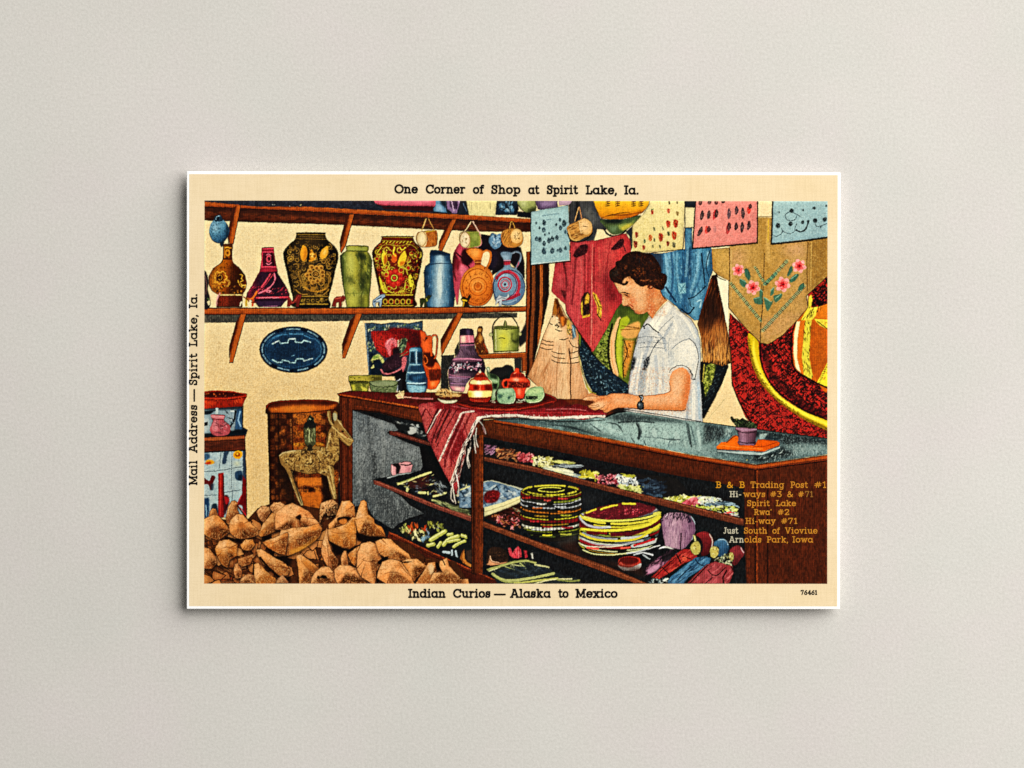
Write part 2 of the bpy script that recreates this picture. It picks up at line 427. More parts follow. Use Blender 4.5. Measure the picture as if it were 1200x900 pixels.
    g['7'] = (.60, [[(.07, .8), (.07, 1), (.54, 1), (.24, 0)]])
    g['&'] = (.86, [[(.80, .45), (.66, .16), (.45, 0), (.24, .0), (.10, .14), (.12, .34), (.44, .62), (.50, .80), (.38, .98), (.24, .90), (.24, .72), (.78, 0)]])
    g['#'] = (.74, [[(.22, .05), (.34, .95)], [(.44, .05), (.56, .95)], [(.06, .34), (.66, .34)], [(.10, .66), (.70, .66)]])
    g[','] = (.22, [[(.12, .02), (.13, -.02), (.05, -.2)]])
    g['.'] = (.26, [[(.10, .04), (.14, .04)], [(.10, .0), (.14, .0)]])
    g['-'] = (.40, [[(.06, .36), (.34, .36)]])
    g["'"] = (.2, [[(.1, 1), (.1, .85)]])
    g['\u2014'] = (1.3, [[(.03, .34), (1.27, .34)]])
    return g
GL = glyphs()
def word_strokes(wd, x0, x1, base, cap, sw):
    """strokes of one word fitted between x0 and x1; cap height includes the stroke"""
    tot = sum(GL[c][0] for c in wd)
    left, out = 0.0, []
    for c in wd:
        out += [[(left+x, y) for x, y in s] for s in GL[c][1]]
        left += GL[c][0]+.13
    xs = [x for s in out for x, _ in s]; a, b = min(xs), max(xs)
    if b-a < .05: fx, sx = x0+sw/2, 0
    h = cap-sw
    k = (x1-x0-sw)/max(b-a, .05)
    return [[(x0+sw/2+(x-a)*k, base-sw/2-y*h) for x, y in s] for s in out]

# ================================================================ the printed picture, painted back to front
# ---- wall
O(210, 190)
CAN[:] = hexc('efdbab')
F(LG([(0, 'efdcae'), (.45, 'eed7a6'), (.75, 'e8cc96'), (1, 'e2c188')], (0, 250), (0, 2500)), '0,240 4700,240 4700,3000 0,3000')
O(210, 320)
F(LG([(0, 'efdaab'), (.4, 'ebd09a'), (1, 'e2c084')], (0, 300), (0, 1000)), '170,330 1500,330 1500,1300 170,1900')
O(210, 190)
for sd, c, k, am in ((3, 'f8e9c2', .62, .35), (4, 'd6b57c', .64, .35)):
    GRAIN('170,240 4700,240 4700,1900 170,1900', c, k, am, 1.1, 1.1, seed=sd)
GRAIN('170,1200 1500,1050 1500,2800 170,2800', 'b9955f', .66, .42, 1.0, 1.2, seed=5, b=8)
GRAIN('170,1200 1500,1050 1500,2800 170,2800', 'f3dfb0', .64, .45, 1.2, 1.0, seed=6, b=8)

# ---- objects standing on the top shelf, cut by the picture's edge
O(360, 190)
BEG('dark_recess', 'dark space above the top shelf', '22222b', '-900,230 1180,230 1180,375 -185,320 -360,315 -900,280', s=0)
GRAIN('-900,230 1200,230 1200,375 -900,330', '3a3f4e', .6, .6, 2, 1.5, seed=8)
DOT(['c8c08a', 'a9a9a0'], '-300,285 -40,300 -40,318 -300,300', 4, 6)
END()
BEG('folded_blanket', 'pink folded blanket on the top shelf', 'd0617a', '468,240 905,240 905,300 890,315 880,312 520,306 490,298 470,280', s=0)
F('b23e58', '470,290 520,300 890,306 890,340 470,330', 0, 1)
F('e08a9a', '520,262 860,268 860,280 520,274', 0, 1.2)
S('7e2138', '500,300 640,312 880,312', 7)
END()
F('3a1016', '520,312 890,314 880,348 540,332', 0, .5)
BEG('bowl', 'blue bowl on the top shelf', '5c88ad', '905,240 975,240 975,330 985,358 890,350 885,330 900,310', s=0)
F('16222f', '930,240 975,240 980,330 940,300', 0, 1); F('8fb4d0', '905,300 935,300 960,345 900,345', 0, 1)
S('1d2633', '885,352 985,360', 8)
END()
BEG('figurine', 'violet carved figure on the top shelf', '8d6f95', '975,240 1085,240 1085,330 1060,362 1020,360 985,330', s=0)
F('3d2942', '1000,270 1040,262 1060,280 1055,325 1030,335 1005,320', 0, .6)
S('b79bb8', '1015,275 1030,345', 8); S('b79bb8', '1060,262 1078,300', 8); S('2a1c30', '1045,285 1050,330', 9)
END()
BEG('dark_jar', 'near black jar on the top shelf', '23262f', '1085,240 1135,240 1140,372 1050,365', s=0)
S('5a6f86', '1095,290 1120,345', 6); END()
O(510, 190)
BEG('paper_card', 'cream paper card of small feathers hung over the shelf edge', 'e9dca0', '210,240 445,240 425,330 415,415 240,412 232,350', s=0)
F('cfc18a', '225,380 420,385 418,418 236,415', 0, 1)
for i, (x, y, w) in enumerate([(255, 310, 13), (292, 308, 8), (385, 312, 14), (240, 300, 8), (415, 320, 8)]): S('2c2a26', [(x, y-24), (x+2, y+22)], w, 0, .9, 1)
GRAIN('210,240 445,240 415,418 232,415', 'c3b67a', .62, .4, 1.5, 1.5, seed=11)
END()
BEG('bowl', 'dark blue bowl on the top shelf', '1c2836', '435,240 575,240 585,330 570,372 425,372 425,330', s=0)
DAB(['6ea0c0', '4a7a9c', '9fc3d5'], '460,275 545,275 555,340 480,365 450,330', 26, 30, 14, 60, 60, .8)
F('0e1116', '570,300 590,330 590,375 550,375', 0, 1); END()
BEG('bowl', 'olive bowl on the top shelf', '92995c', '575,240 690,240 712,320 700,352 640,360 600,330 575,290', s=0)
F('b9bd84', '590,270 640,270 640,310 600,320', 0, 2); F('3d4426', '650,330 720,310 720,370 640,368', 0, 1.2); F('4d552f', '575,275 600,330 640,360 600,360 575,320', 0, 1); END()
F('15161a', '575,345 680,355 680,395 575,385', 0, .4)
BEG('bowl', 'purple bowl on the top shelf', '5b4a66', '690,240 860,240 860,320 745,342 720,330', s=0)
F('8b7596', '740,280 840,280 830,305 750,315', 0, 1.5); F('30242f', '690,240 720,330 740,342 700,300', 0, .8); END()
BEG('bowl', 'pale lilac bowl on the top shelf', 'b99bb0', '860,240 1000,240 985,300 870,305', s=0)
F('8a6d86', '860,240 1000,240 990,272 870,270', 0, 1); END()
# dark wall between the cards
BEG('dark_recess', 'dark corner behind the hanging drum', '3a3a3c', '985,240 1110,240 1130,330 1160,395 1230,410 1200,475 1140,470 1110,560 1000,560 940,560 940,300', s=0)
F('5a5a58', '1040,300 1120,340 1150,440 1060,460', 0, 3); F('17171a', '985,240 1010,240 1010,400 985,420', 0, 1)
END()
O(660, 190)
BEG('gold_basket', 'golden basket hung high against a dark wall', 'e39a1d', '203,240 612,240 600,300 560,350 500,385 420,398 340,405 265,395 235,350', s=0)
ALL(LG([(0, 'f3b92e'), (.5, 'e79c1d'), (1, 'c56f12')], (300, 270), (300, 410)))
F('b5600f', '400,375 600,330 560,380 420,410 340,410', 0, 2)
for x in (312, 380, 492, 545):
    for dy in (0, 14, 28): S('5f3a12', [(x-12, 280+dy), (x+14, 276+dy)], 7)
    S('5f3a12', [(x, 262), (x+2, 308)], 6)
S('8a4b0e', '270,390 340,372 420,372 500,360 580,345', 12, 1, .9, 1); S('402006', '300,380 400,358 470,352', 6, 1, .9, 1)
S('231a12', '205,280 240,355 268,398 340,408 430,400 520,376 575,340 606,290 608,240', 9)
END()
BEG('green_basket', 'green basket bottom in the dark corner', '4c5a34', '265,405 420,400 545,375 470,455 400,500 340,505 305,470 280,440', s=1)
F('8f9a4e', '380,440 470,425 510,400 480,440 400,478', 0, 1); F('c6b84a', '400,465 450,435 500,430 460,465 420,480', 0, .8); F('1c2119', '280,405 420,400 400,430 300,430', 0, 1.2)
F('6f8660', '320,450 380,450 370,490 330,490', 0, 1.5)
END()
S('16161a', '285,470 310,505 350,520 400,510 440,480', 12)
BEG('dark_recess', 'dark gap beside the feather card', '333337', '440,490 485,450 485,600 470,635 465,520', s=0); END()

# ---- top shelf
O(360, 190)
BEG('shelf_board', 'upper wall shelf of orange brown wood', 'b5561f', '-722,280 -360,315 0,316 560,345 1130,372 1572,400 1572,426 1130,404 560,376 0,346 -360,335 -722,312', s=0)
O(210, 190)
ADD('3c1a10', '177,312 900,346 1460,376 2030,404 2475,426 2475,490 2100,488 1700,470 1160,443 620,428 177,412', s=0)
F('6d3218', '177,350 900,386 1700,425 2400,460 2400,490 1700,455 900,418 177,385', 0, 1.8)
F('572513', '177,360 700,385 700,410 177,392', 0, 1)
GRAIN('177,312 2475,426 2475,490 177,412', '26100c', .60, .7, 4, 1.2, seed=13)
S('8f3d16', '177,308 900,342 1460,371 2030,400 2475,422', 7); S('cf6f2c', '177,285 900,320 1460,350 2030,377 2472,402', 9, 1, .8)
S('1a0d0c', '177,318 900,350 1460,380 2030,408 2475,430', 6); S('20100e', '177,412 1160,443 1700,470 2100,488 2475,492', 5)
GRAIN('177,280 2472,400 2472,426 177,312', '7a3512', .62, .5, 3, .8, seed=14)
END()
def bracket(o, lab, face, side):
    O(*o)
    BEG('shelf_bracket', lab, 'b4571f', face, s=0)
    ADD('57230f', side, s=0)
    F('c46a2a', face, 0, .8, .4); F('35140c', side, 0, 1.2, .55)
    END()
    f = pts_(face)
    S('1b0f0e', [f[1], f[2]], 4); S('1b0f0e', [f[2], f[3]], 4); S('8a3a14', [f[0], f[-1]], 4)
bracket((210, 190), 'upper bracket behind the amber bottle', '405,300 433,305 380,578 352,576 352,540', '370,330 404,305 356,545 345,578 340,520')
bracket((360, 190), 'upper bracket above the green jar', '300,365 331,368 268,590 240,640 232,628 250,560', '275,375 300,368 248,560 232,630 228,560')
bracket((360, 190), 'upper bracket above the blue jar', '1018,402 1048,406 945,632 922,628 930,590', '975,450 1016,410 930,585 920,612 926,560')
# ---- white wall patches at right
O(660, 190)
BEG('wall', 'cream wall showing between the hung cards', 'efe0ae', '850,240 930,240 930,460 850,460', s=0); END()
O(510, 190)

# ---- lower wall shelf and its brackets
O(210, 320)
BEG('wall_shadow', None, '4b4740', '177,292 1200,290 1460,288 1900,284 2375,280 2375,312 1900,322 1460,330 1200,337 600,346 177,352', s=0)  # the shelf's shadow on the wall, drawn in the ink colour
GRAIN('177,285 2400,285 2400,350 177,350', '2c2a26', .5, .7, 1.4, 2, seed=17); GRAIN('177,285 2400,285 2400,350 177,350', '77715f', .68, .6, 1.2, 2, seed=18)
END(); PARTS[-1] = ('shelf_shadow', 'grey printed shadow strip under the lower shelf')
BEG('shelf_board', 'lower wall shelf holding the row of painted vases', 'b5561f', '177,250 1200,248 1800,242 2447,237 2452,262 2440,268 1800,284 1200,290 177,293', s=0)
S('cf6c2a', '177,258 1200,256 1800,250 2440,246', 10, 1, .8); S('8a3a15', '177,286 1200,284 1800,278 2440,264', 9, 1, .9)
GRAIN('177,250 2447,237 2447,268 177,293', '8a3d16', .6, .6, 4, .9, seed=19)
END()
S('1d0f0d', '177,248 1200,246 1800,240 2447,234', 5); S('1d0f0d', '177,294 1200,291 1800,286 2440,270', 6)
bracket((210, 320), 'lower bracket beside the blue platter', '433,287 471,289 377,632 352,632 362,560', '400,345 432,292 362,555 350,600 352,520')
bracket((360, 320), 'lower bracket above the counter corner', '345,284 386,287 266,600 246,600 258,540', '303,330 344,288 258,535 246,590 244,500')
bracket((510, 320), 'lower bracket beside the purple jug', '160,280 197,284 52,570 44,590 44,520', '120,322 160,284 44,515 40,570 38,470')

# ---- the row of painted vases on the lower shelf
O(210, 190)
BEG('hanging_gourd', 'small blue flask hanging under the top shelf', '3f7296', '272,402 310,410 345,455 350,500 330,545 300,568 268,570 232,550 212,505 215,455 240,415')
ALL(LG([(0, '7fb3d0'), (.35, '5b93b4'), (.7, '315f80'), (1, '14293a')], (225, 440), (335, 570)))
EL('a3cfe2', 255, 470, 22, 26, 20, 2, .7); F('14293a', '330,420 352,490 335,550 300,575 330,510', 1, 1.2)
ADD('1e3345', '250,385 285,372 302,395 300,418 250,418'); S('9cc4da', '258,405 265,385 285,382', 6); EL('0d141d', 272, 398, 12, 12)
ADD('22323f', '288,566 315,562 302,596 290,590')
GRAIN('200,370 360,370 360,600 200,600', '0f2130', .66, .5, 1.2, 1.2, seed=21); END()

BEG('wooden_animal', 'dark carved animal at the left edge', '241d22', '170,780 195,790 205,850 200,900 215,960 215,1020 170,1020')
S('6a4a45', '180,800 192,860 186,930', 6); F('e6d7a8', '195,985 220,965 240,975 240,1000 205,1010'); S('5a6a40', '200,960 230,985', 9); END()
BEG('painted_bottle', 'amber brown bottle with gold scrolls', '75340f', '308,578 376,578 374,610 372,680 380,712 422,745 462,795 476,850 468,895 445,932 442,1022 262,1022 262,990 278,938 228,905 206,858 208,805 238,748 290,714 306,684 309,640', s=0)
ALL(LG([(0, '5a260a'), (.2, 'b5691c'), (.38, 'a3540f'), (.6, '5e260a'), (.85, '3a1608'), (1, '662b0c')], (206, 800), (476, 850)))
F('d48a2c', '225,790 260,760 275,800 262,880 235,885 222,840', 1, 2.5, .7); F('2a0f06', '370,720 420,760 440,820 400,900 350,905 380,800', 1, 3, .75)
F('2c1008', '308,576 378,576 376,690 306,690', 0, 0, .6); S('b9701f', '318,600 318,672', 9); S('dd9a3a', '322,602 366,606', 6); S('8f4a12', '350,610 348,675', 8); S('1b0a06', '308,680 376,684', 7)
EL('b9701f', 340, 640, 14, 20); RING('e6a63a', 340, 640, 15, 22, 5); EL('37160a', 340, 640, 6, 8)
for p in ('322,604 338,600 354,606', '250,800 265,775 290,782 300,770 320,778 326,800 335,815 318,835 322,850 296,848 285,862 268,845 250,848 256,825 248,810'): S('e6a63a', p, 8, 1, .95)
EL('37160a', 287, 815, 26, 27); S('d9952f', '274,805 290,795 302,815 290,832 276,824', 5)
S('e8a93c', '425,790 445,800 436,820 448,835 430,845 440,865 465,875 455,885 430,870 412,835', 7); S('f0bd55', '440,870 470,868', 9)
S('e6b04a', '330,830 352,842 345,870 322,872', 14, 1, .6); DOT(['d08a2c', '2a0f06'], '215,860 460,880 430,920 260,920', 40, 7, .8)
F('4a1610', '275,938 444,938 442,1022 262,1022', 0, 0, .85); F('7c2a16', '285,950 350,950 345,1018 275,1018', 0, 1.5); S('e7c47e', '290,936 440,936', 9); S('1d0a08', '262,1020 442,1020', 8)
S('1a0a06', '206,858 208,805 238,748 290,714 306,684 309,578', 5); S('1a0a06', '376,690 422,745 462,795 476,850 468,895 445,932', 6)
GRAIN('200,700 480,700 480,1020 200,1020', '1c0b05', .68, .5, 1, 1, seed=22); END()
S('e9a3a0', '262,1010 268,960 285,925', 10, 1, .9)
S('f0e2bd', '428,1010 440,985 458,1015', 10)

BEG('painted_bottle', 'dark violet and crimson bottle with a round belly', '35152f', '580,603 600,600 664,600 668,640 676,690 690,765 690,782 720,830 755,885 776,930 770,965 740,985 715,1020 560,1020 535,990 470,955 478,920 510,870 550,795 566,770 578,690', s=0)
ALL(LG([(0, '6a2038'), (.3, '34162c'), (.7, '20101f'), (1, '44182c')], (490, 800), (760, 800)))
F('9c2340', '580,602 664,600 668,640 690,770 640,775 566,775 578,690', 0, 0, .8); F('3a1220', '592,640 660,640 676,735 585,740', 0, .6)
S('e8506e', '590,612 660,610', 8); S('e8506e', '583,634 668,634', 8); S('e24a68', '578,738 688,738', 9); S('a02744', '570,762 690,764', 7)
EL('d8506c', 628, 682, 18, 26); EL('3a1220', 630, 682, 9, 14); S('f27a94', '612,655 628,648 646,660', 6); S('f27a94', '612,715 630,722 648,708', 6); S('5a1830', '600,640 596,730', 8); S('2a0c18', '650,640 662,730', 9); S('dd4a66', '585,640 580,740', 7)
S('e8506a', '640,790 600,850 560,900 535,925', 11, 1, .95); S('f2748c', '668,785 672,830 650,870 610,900 560,925', 11); S('c23a55', '660,790 600,870 540,915', 5)
DAB(['e04a66', 'b82f4d', '7d2242'], '500,880 770,880 760,930 480,930', 34, 22, 7, -30, 25, .9)
F('f07b90', '605,905 630,898 650,910 632,922 612,918'); S('cf3f58', '545,955 765,952', 12); S('f08aa0', '560,955 700,955', 5); S('1a0a18', '515,975 745,970', 9)
F('38203a', '530,980 740,976 714,1018 560,1018', 0, 1); S('a86a90', '590,1018 690,1014', 6)
DAB(['140812', '22101f'], '560,800 680,800 760,930 500,940', 60, 16, 8, -40, 60, .7)
S('190a12', '690,765 720,830 755,885 776,930 770,965', 6); S('c03048', '580,603 578,690 566,770 550,795 510,870', 5, 1, .8)
END()
S('e3722a', '470,960 500,965 520,955 545,915', 14); S('c04c1c', '515,1010 520,970', 14); S('c9a23a', '470,1010 472,965', 16); S('7a2a12', '455,950 500,985 540,990', 8)
S('f0e2bd', '495,1015 500,975', 11)

# dark vase with yellow tulips
BEG('painted_vase', 'tall dark vase with golden tulips and flowers', '2a1e12', REV(925, [(497, 90), (508, 100), (545, 112), (570, 140), (605, 175), (640, 192), (690, 189), (760, 172), (830, 157), (900, 140), (960, 125), (1020, 120)]), s=1)
ALL(LG([(0, '0f0d0a'), (.2, '2b2013'), (.5, '3a2a15'), (.8, '1d150d'), (1, '0b0908')], (740, 700), (1110, 700)))
DAB(['6b5126', '8a6a2c', '4b3a1c', '7c5c22'], '760,560 1090,560 1105,700 1060,860 1040,1000 800,1000 790,860 745,680', 330, 20, 6, 0, 180, .8)
CURLS(['9a7434', '6b5126', 'b08a3c', '7c5c22'], '775,580 1075,580 1095,690 1055,850 1035,930 815,930 795,850 755,690', 120, 15, 5, .85)
S('8d7233', '835,510 1025,512', 6); S('6b5224', '820,540 1035,545', 6); S('6d5528', '845,525 1020,528', 5); S('0c0a08', '835,500 1020,500', 7)
F('e39a2c', '872,585 896,610 900,650 885,690 865,695 852,660 855,615', 1); F('c9791c', '885,600 898,640 885,690 872,690', 1, .8)
F('e8a535', '1040,590 1048,625 1035,665 1005,682 990,665 1000,625', 1); F('f2c768', '1030,610 1035,635 1015,655 1010,640', 1, .8)
F('df942a', '915,640 930,615 945,640 965,650 960,680 930,700 905,690', 1); DOT(['6b3d10', 'f2c768'], '910,630 960,640 955,690 910,690', 14, 7)
S('0e0b08', '905,600 912,650 905,700', 12); S('0e0b08', '1000,600 975,640 980,690', 14)
for i in range(11):
    t = math.radians(i*360/11+12); r = 62 if i % 2 else 48
    EL('c08a3c', 960+r*math.cos(t), 790+r*.95*math.sin(t), 19, 17); EL('6d4416', 960+r*math.cos(t)+3, 793+r*.95*math.sin(t), 10, 9)
EL('241808', 960, 790, 32, 30); RING('c9964a', 960, 790, 27, 25, 6); RING('b07c34', 960, 790, 13, 12, 5); EL('b9853a', 960, 790, 6)
for c, x, y, r in (('a87a32', 1015, 700, 13), ('8f6a2c', 1045, 720, 12), ('9a7430', 830, 690, 12), ('b08034', 1000, 850, 18), ('a9782c', 905, 850, 16), ('a87830', 945, 870, 22), ('8d6626', 1050, 690, 10)):
    RING(c, x, y, r, r, 5); EL('54380f', x, y, r*.4)
for p in ('850,790 870,840 890,880 900,910', '835,770 850,830 880,890', '1045,800 1052,840 1035,900', '1030,770 1060,810 1062,850'): S('96702e', p, 11, 1, .9, 1)
S('c2852c', '880,880 920,905 980,910 1030,890', 9, 1, .8); EL('9c6f2a', 940, 893, 18, 16); S('a37a34', '820,900 860,930 900,930', 7); S('a37a34', '1050,900 1010,935 960,935', 7)
S('a88436', '848,945 1050,945', 6); S('0d0b08', '840,955 1055,955', 6)
for x in range(870, 1045, 34): EL('8c6f2c', x, 975, 13, 12); EL('1c150a', x+3, 976, 7, 7)
S('b08a34', '850,1000 1045,1000', 8); DOT(['b08a34', '0e0b08'], '850,960 1045,960 1045,1010 850,1010', 30, 6)
S('0a0807', '745,640 752,700 785,830 808,1010', 9, 1, .8); S('0a0807', '1115,650 1098,760 1065,880 1052,1010', 12, 1, .8)
S('8aa06a', '770,575 742,625', 4, 1, .6)
END()
F('0a0908', '830,1005 1060,1005 1060,1024 820,1024')

O(360, 190)
BEG('jar', 'mottled green glazed jar', '8a9440', '272,592 300,586 400,588 432,594 434,615 424,632 440,650 456,690 452,780 446,860 440,920 434,1020 276,1020 262,930 248,850 234,740 230,660 250,640 275,625', s=0)
ALL(LG([(0, '20281a'), (.12, '5a6430'), (.3, 'b4ac4c'), (.48, 'a49c3c'), (.66, '565824'), (.8, '98963a'), (1, '2c361e')], (230, 700), (456, 700)))
F('bfc46a', '290,640 320,650 330,740 310,820 285,760', 1, 3.5, .8)
DAB(['343f1c', '4a5424', '2b3318'], '330,640 400,650 440,700 430,900 370,900 380,720', 36, 40, 16, 75, 30, .55); F('2b331a', '350,640 400,650 410,690 375,680', 1, 1.2, .8)
F('2a331a', '275,800 320,815 330,850 280,850', 1, 2, .7); F('273018', '395,790 420,800 425,850 390,900 370,860', 1, 2, .7); F('4b5526', '375,900 430,880 435,920 400,930', 1, 2, .6)
F('b6bd63', '290,860 350,880 360,1000 310,1000', 1, 4, .55); DAB(['c3c874', '3a4520', '6d7a36'], '250,660 440,680 430,1000 290,1000', 60, 26, 10, 80, 30, .45)
F('a9b058', '280,600 420,600 415,625 290,625', 0, 1, .8); S('39421f', '275,626 430,628', 6); S('20260f', '278,592 300,588 400,590 432,596', 8); S('5e6a2e', '270,925 440,925', 4, 1, .6)
S('1b2212', '230,660 234,740 248,850 262,930 276,1018', 8, 1, .8); S('1b2212', '456,690 446,860 434,1018', 6)
END()
# red and yellow vase
BEG('painted_vase', 'wine red vase painted with yellow tulips and red flowers', '4a120a', REV(634, [(522, 100), (532, 108), (565, 122), (590, 150), (630, 176), (690, 172), (760, 160), (830, 144), (900, 130), (960, 122), (1018, 118)]), s=1)
ALL(LG([(0, '2a0806'), (.2, '5e160c'), (.5, '6a1c0e'), (.8, '4a100a'), (1, '1e0605')], (460, 700), (810, 700)))
DAB(['a9952c', 'c9b83a', '8c2a12', '7a7024', 'b4471c'], '490,570 780,570 800,680 760,860 745,930 520,930 505,860 465,680', 190, 22, 8, 0, 180, .75)
CURLS(['c9b83a', 'a9952c', 'd8c84a', '9c3a1c'], '490,600 780,600 795,690 755,860 740,930 525,930 510,850 470,690', 80, 15, 6, .9)
S('b8a83c', '535,528 735,530', 5); S('8c7a28', '520,552 745,560', 5); S('140505', '530,524 738,524', 6); S('a8962c', '500,600 560,580 640,590 720,580 770,610', 6, 1, .8)
for i in range(9): S('c8b436', [(530+i*24, 568+(i % 2)*5), (542+i*24, 558)], 6)
F('e8cf3c', '530,622 555,650 562,690 545,728 528,720 518,670', 1); F('b55a16', '550,650 562,690 545,725 538,690', 1, .6); S('3a3a10', '528,630 518,672 530,725', 6)
F('e8c636', '690,622 700,660 690,705 665,730 640,725 640,690 660,650', 1); F('cf6f1c', '690,700 665,728 648,722 660,700', 1, .8); S('5a1208', '690,622 702,662 690,708', 6)
F('d8621e', '600,650 625,645 630,690 610,710 592,690', 1); S('e9cf3c', '612,600 605,640 620,660', 9); S('e2c83a', '650,600 668,620 690,600', 8)
for i in range(8):
    t = math.radians(i*45+10); EL('a8241a', 612+44*math.cos(t), 815+44*math.sin(t), 24, 21); EL('d2402a', 610+44*math.cos(t), 811+44*math.sin(t), 11, 10)
EL('4a0f0a', 612, 815, 27, 26); RING('cdbf4a', 612, 815, 20, 20, 7); EL('c03622', 612, 815, 10)
for x, y, r in ((560, 745, 12), (710, 745, 13), (555, 790, 11), (660, 760, 14), (575, 890, 12), (700, 880, 12), (735, 645, 12), (490, 680, 11)): EL('9c2016', x, y, r); RING('c7b33a', x, y, r+3, r+3, 4)
F('d9c93c', '725,790 745,830 748,860 725,880 715,850 712,810', 1); F('d9c93c', '505,800 525,840 540,890 560,920 535,915 515,870', 1)
for p in ('640,730 690,750 705,790', '690,850 680,900 640,915', '540,850 560,900 600,920', '580,720 560,760 570,780', '720,650 760,660 770,700', '520,600 490,640', '740,880 730,920'): S('c7b33a', p, 8)
DAB(['1c0504', '2c0806'], '740,600 800,640 770,800 740,900 725,760', 40, 18, 9, 90, 60, .8); DOT(['8a2014', '2a0806'], '745,620 800,640 765,820', 30, 7)
S('c7b33a', '530,935 740,935', 7); S('160504', '520,948 750,948', 7); F('3a0e08', '522,952 746,952 746,1012 520,1012', 0, 0, .8)
for x in (548, 590, 632, 672, 712): RING('b8a234', x, 982, 14, 17, 7); EL('a8301c', x+20, 982, 6, 15)
S('c7b33a', '525,1010 745,1010', 5)
S('100404', '458,640 466,700 500,850 515,1010', 8, 1, .8); S('100404', '810,650 795,760 765,880 752,1010', 12, 1, .8)
END()
O(360, 190)
BEG('drum', 'small toy drum with a tan cylinder hanging over the blue jar', 'b4682a', '795,490 895,480 912,500 914,560 902,590 830,598 790,590 765,545 772,505')
F('e9cf98', '800,488 830,495 842,540 832,590 800,592 770,560 768,515', 1); F('f2dfb0', '795,510 815,510 825,545 812,575 790,560', 1, 1); RING('a8743c', 803, 540, 34, 52, 4)
DAB(['7a3a14', 'd98f4a', '5a2a10'], '840,500 905,490 910,560 895,590 845,590', 26, 30, 6, 80, 15, .8); S('2c140a', '790,600 850,604 905,596', 7); S('e0b93a', '830,492 895,482', 7); S('5a2c12', '912,500 914,560 902,592', 6)
END()
S('c9a05a', '832,400 805,478', 6); S('b98a4a', '852,400 890,475', 6); S('e0c28a', '838,398 815,460', 3)
BEG('jar', 'blue glazed jar with a dark shoulder', '40719c', '862,640 870,618 935,622 1005,645 1008,700 1030,740 1048,790 1046,870 1036,960 1030,1018 836,1018 830,960 822,870 820,770 832,730 862,710', s=0)
ALL(LG([(0, '152a40'), (.2, '386488'), (.42, 'a4bfca'), (.5, 'c0d2d4'), (.62, '6c94ae'), (.8, '28506f'), (1, '10263c')], (822, 800), (1048, 810)))
F('16283c', '862,640 870,618 935,622 1005,645 1006,665 930,655 868,662', 0, .8); F('1d3a58', '862,660 900,655 895,712 862,712', 0, 2); F('1c3854', '960,650 1008,655 1008,705 975,700', 0, 2); F('94bad2', '905,665 950,665 945,705 910,705', 0, 2)
S('17304a', '840,728 920,712 1005,716', 6, 1, .8); F('15314e', '828,840 850,830 850,900 880,915 850,960 832,960', 1, 2.5, .8); F('8fb6d0', '880,960 1000,950 980,1000 880,1010', 1, 4, .5)
DAB(['dbe8ec', '2a5580', '7aa6c6'], '840,740 1030,750 1025,1000 845,1000', 90, 30, 5, 88, 6, .35); F('0f2136', '1015,740 1050,790 1040,960 1025,1010 1020,860', 1, 1.5, .7)
S('d4e0dc', '928,740 930,860 936,960', 34, 1, .6, 1); S('12263c', '1010,760 1020,860 1010,1000', 26, 1, .5); S('0e1e30', '862,640 862,708 832,730 820,770 824,880 836,1015', 5); S('0e1e30', '1008,650 1008,700 1030,740 1048,790 1042,900 1030,1015', 6); S('0e1a28', '862,640 870,618 935,622 1005,645', 7)
S('c6c0a0', '905,612 920,595', 8)
END()

# ---- pots at the end of the shelf
O(510, 190)
BEG('cloth', 'crumpled crimson cloth behind the orange flask', 'c04a62', '165,575 200,590 260,620 285,680 260,760 190,820 170,900 150,1000 120,700', s=1)
F('2c0a12', '200,610 270,650 260,700 215,730 180,690', 1, .8); F('3c0e1a', '165,580 145,640 160,690 135,760 150,840 120,780 115,690', 1, .8); F('df7086', '170,720 215,740 225,780 185,810', 1, 1); S('240810', '150,640 200,690 250,760', 10); F('7a1e34', '140,680 175,700 160,760 140,740', 1, 1)
END()
BEG('dark_recess', 'dark shade behind the two round flasks', '191218', '325,505 400,520 470,560 600,600 625,700 630,830 600,780 520,700 480,740 400,800 400,760 350,770 395,690 390,630 340,625 300,610', s=0)
F('251c2a', '380,610 440,640 430,720 390,760', 1, 2); END()
BEG('figurine', 'pale blue carved flower figure above the blue flask', '5d83a4', '395,500 430,510 460,505 470,560 450,600 410,610 375,560', s=1)
DAB(['b8d0de', '8fb3cc', '22384e'], '390,510 460,515 460,590 400,600', 34, 24, 12, 30, 90, .9); END()
BEG('drum', 'small drum with a green side hanging from a cord', 'a9a24c', '170,510 200,490 300,490 322,530 318,590 220,604 175,575', s=1)
F('75803a', '240,495 305,495 310,590 245,600', 0, .8); F('a8ad5a', '255,510 295,510 300,545 260,550', 0, 2); F('eacfa4', '172,510 205,490 235,510 246,550 235,595 205,605 178,575', 1); F('f3e2bd', '190,515 215,515 225,550 215,585 195,570', 1, 1)
RING('9a6e3c', 207, 548, 36, 56, 5); S('d98a8a', '312,500 325,540 315,590 250,606', 9); DOT(['8a6a3a'], '190,520 220,520 225,570 195,575', 10, 5, .7); S('2b1d12', '180,590 215,610 310,600', 5); END()
S('e8c89a', '252,420 205,490', 8); S('e6b8a0', '265,420 312,500', 8); S('3a1c10', '246,420 196,488', 3)
BEG('drum', 'small tan drum with ribbed side on a dark cord', 'c0813a', '470,490 500,472 560,465 600,480 616,530 605,580 560,600 510,600 470,575 460,530', s=1)
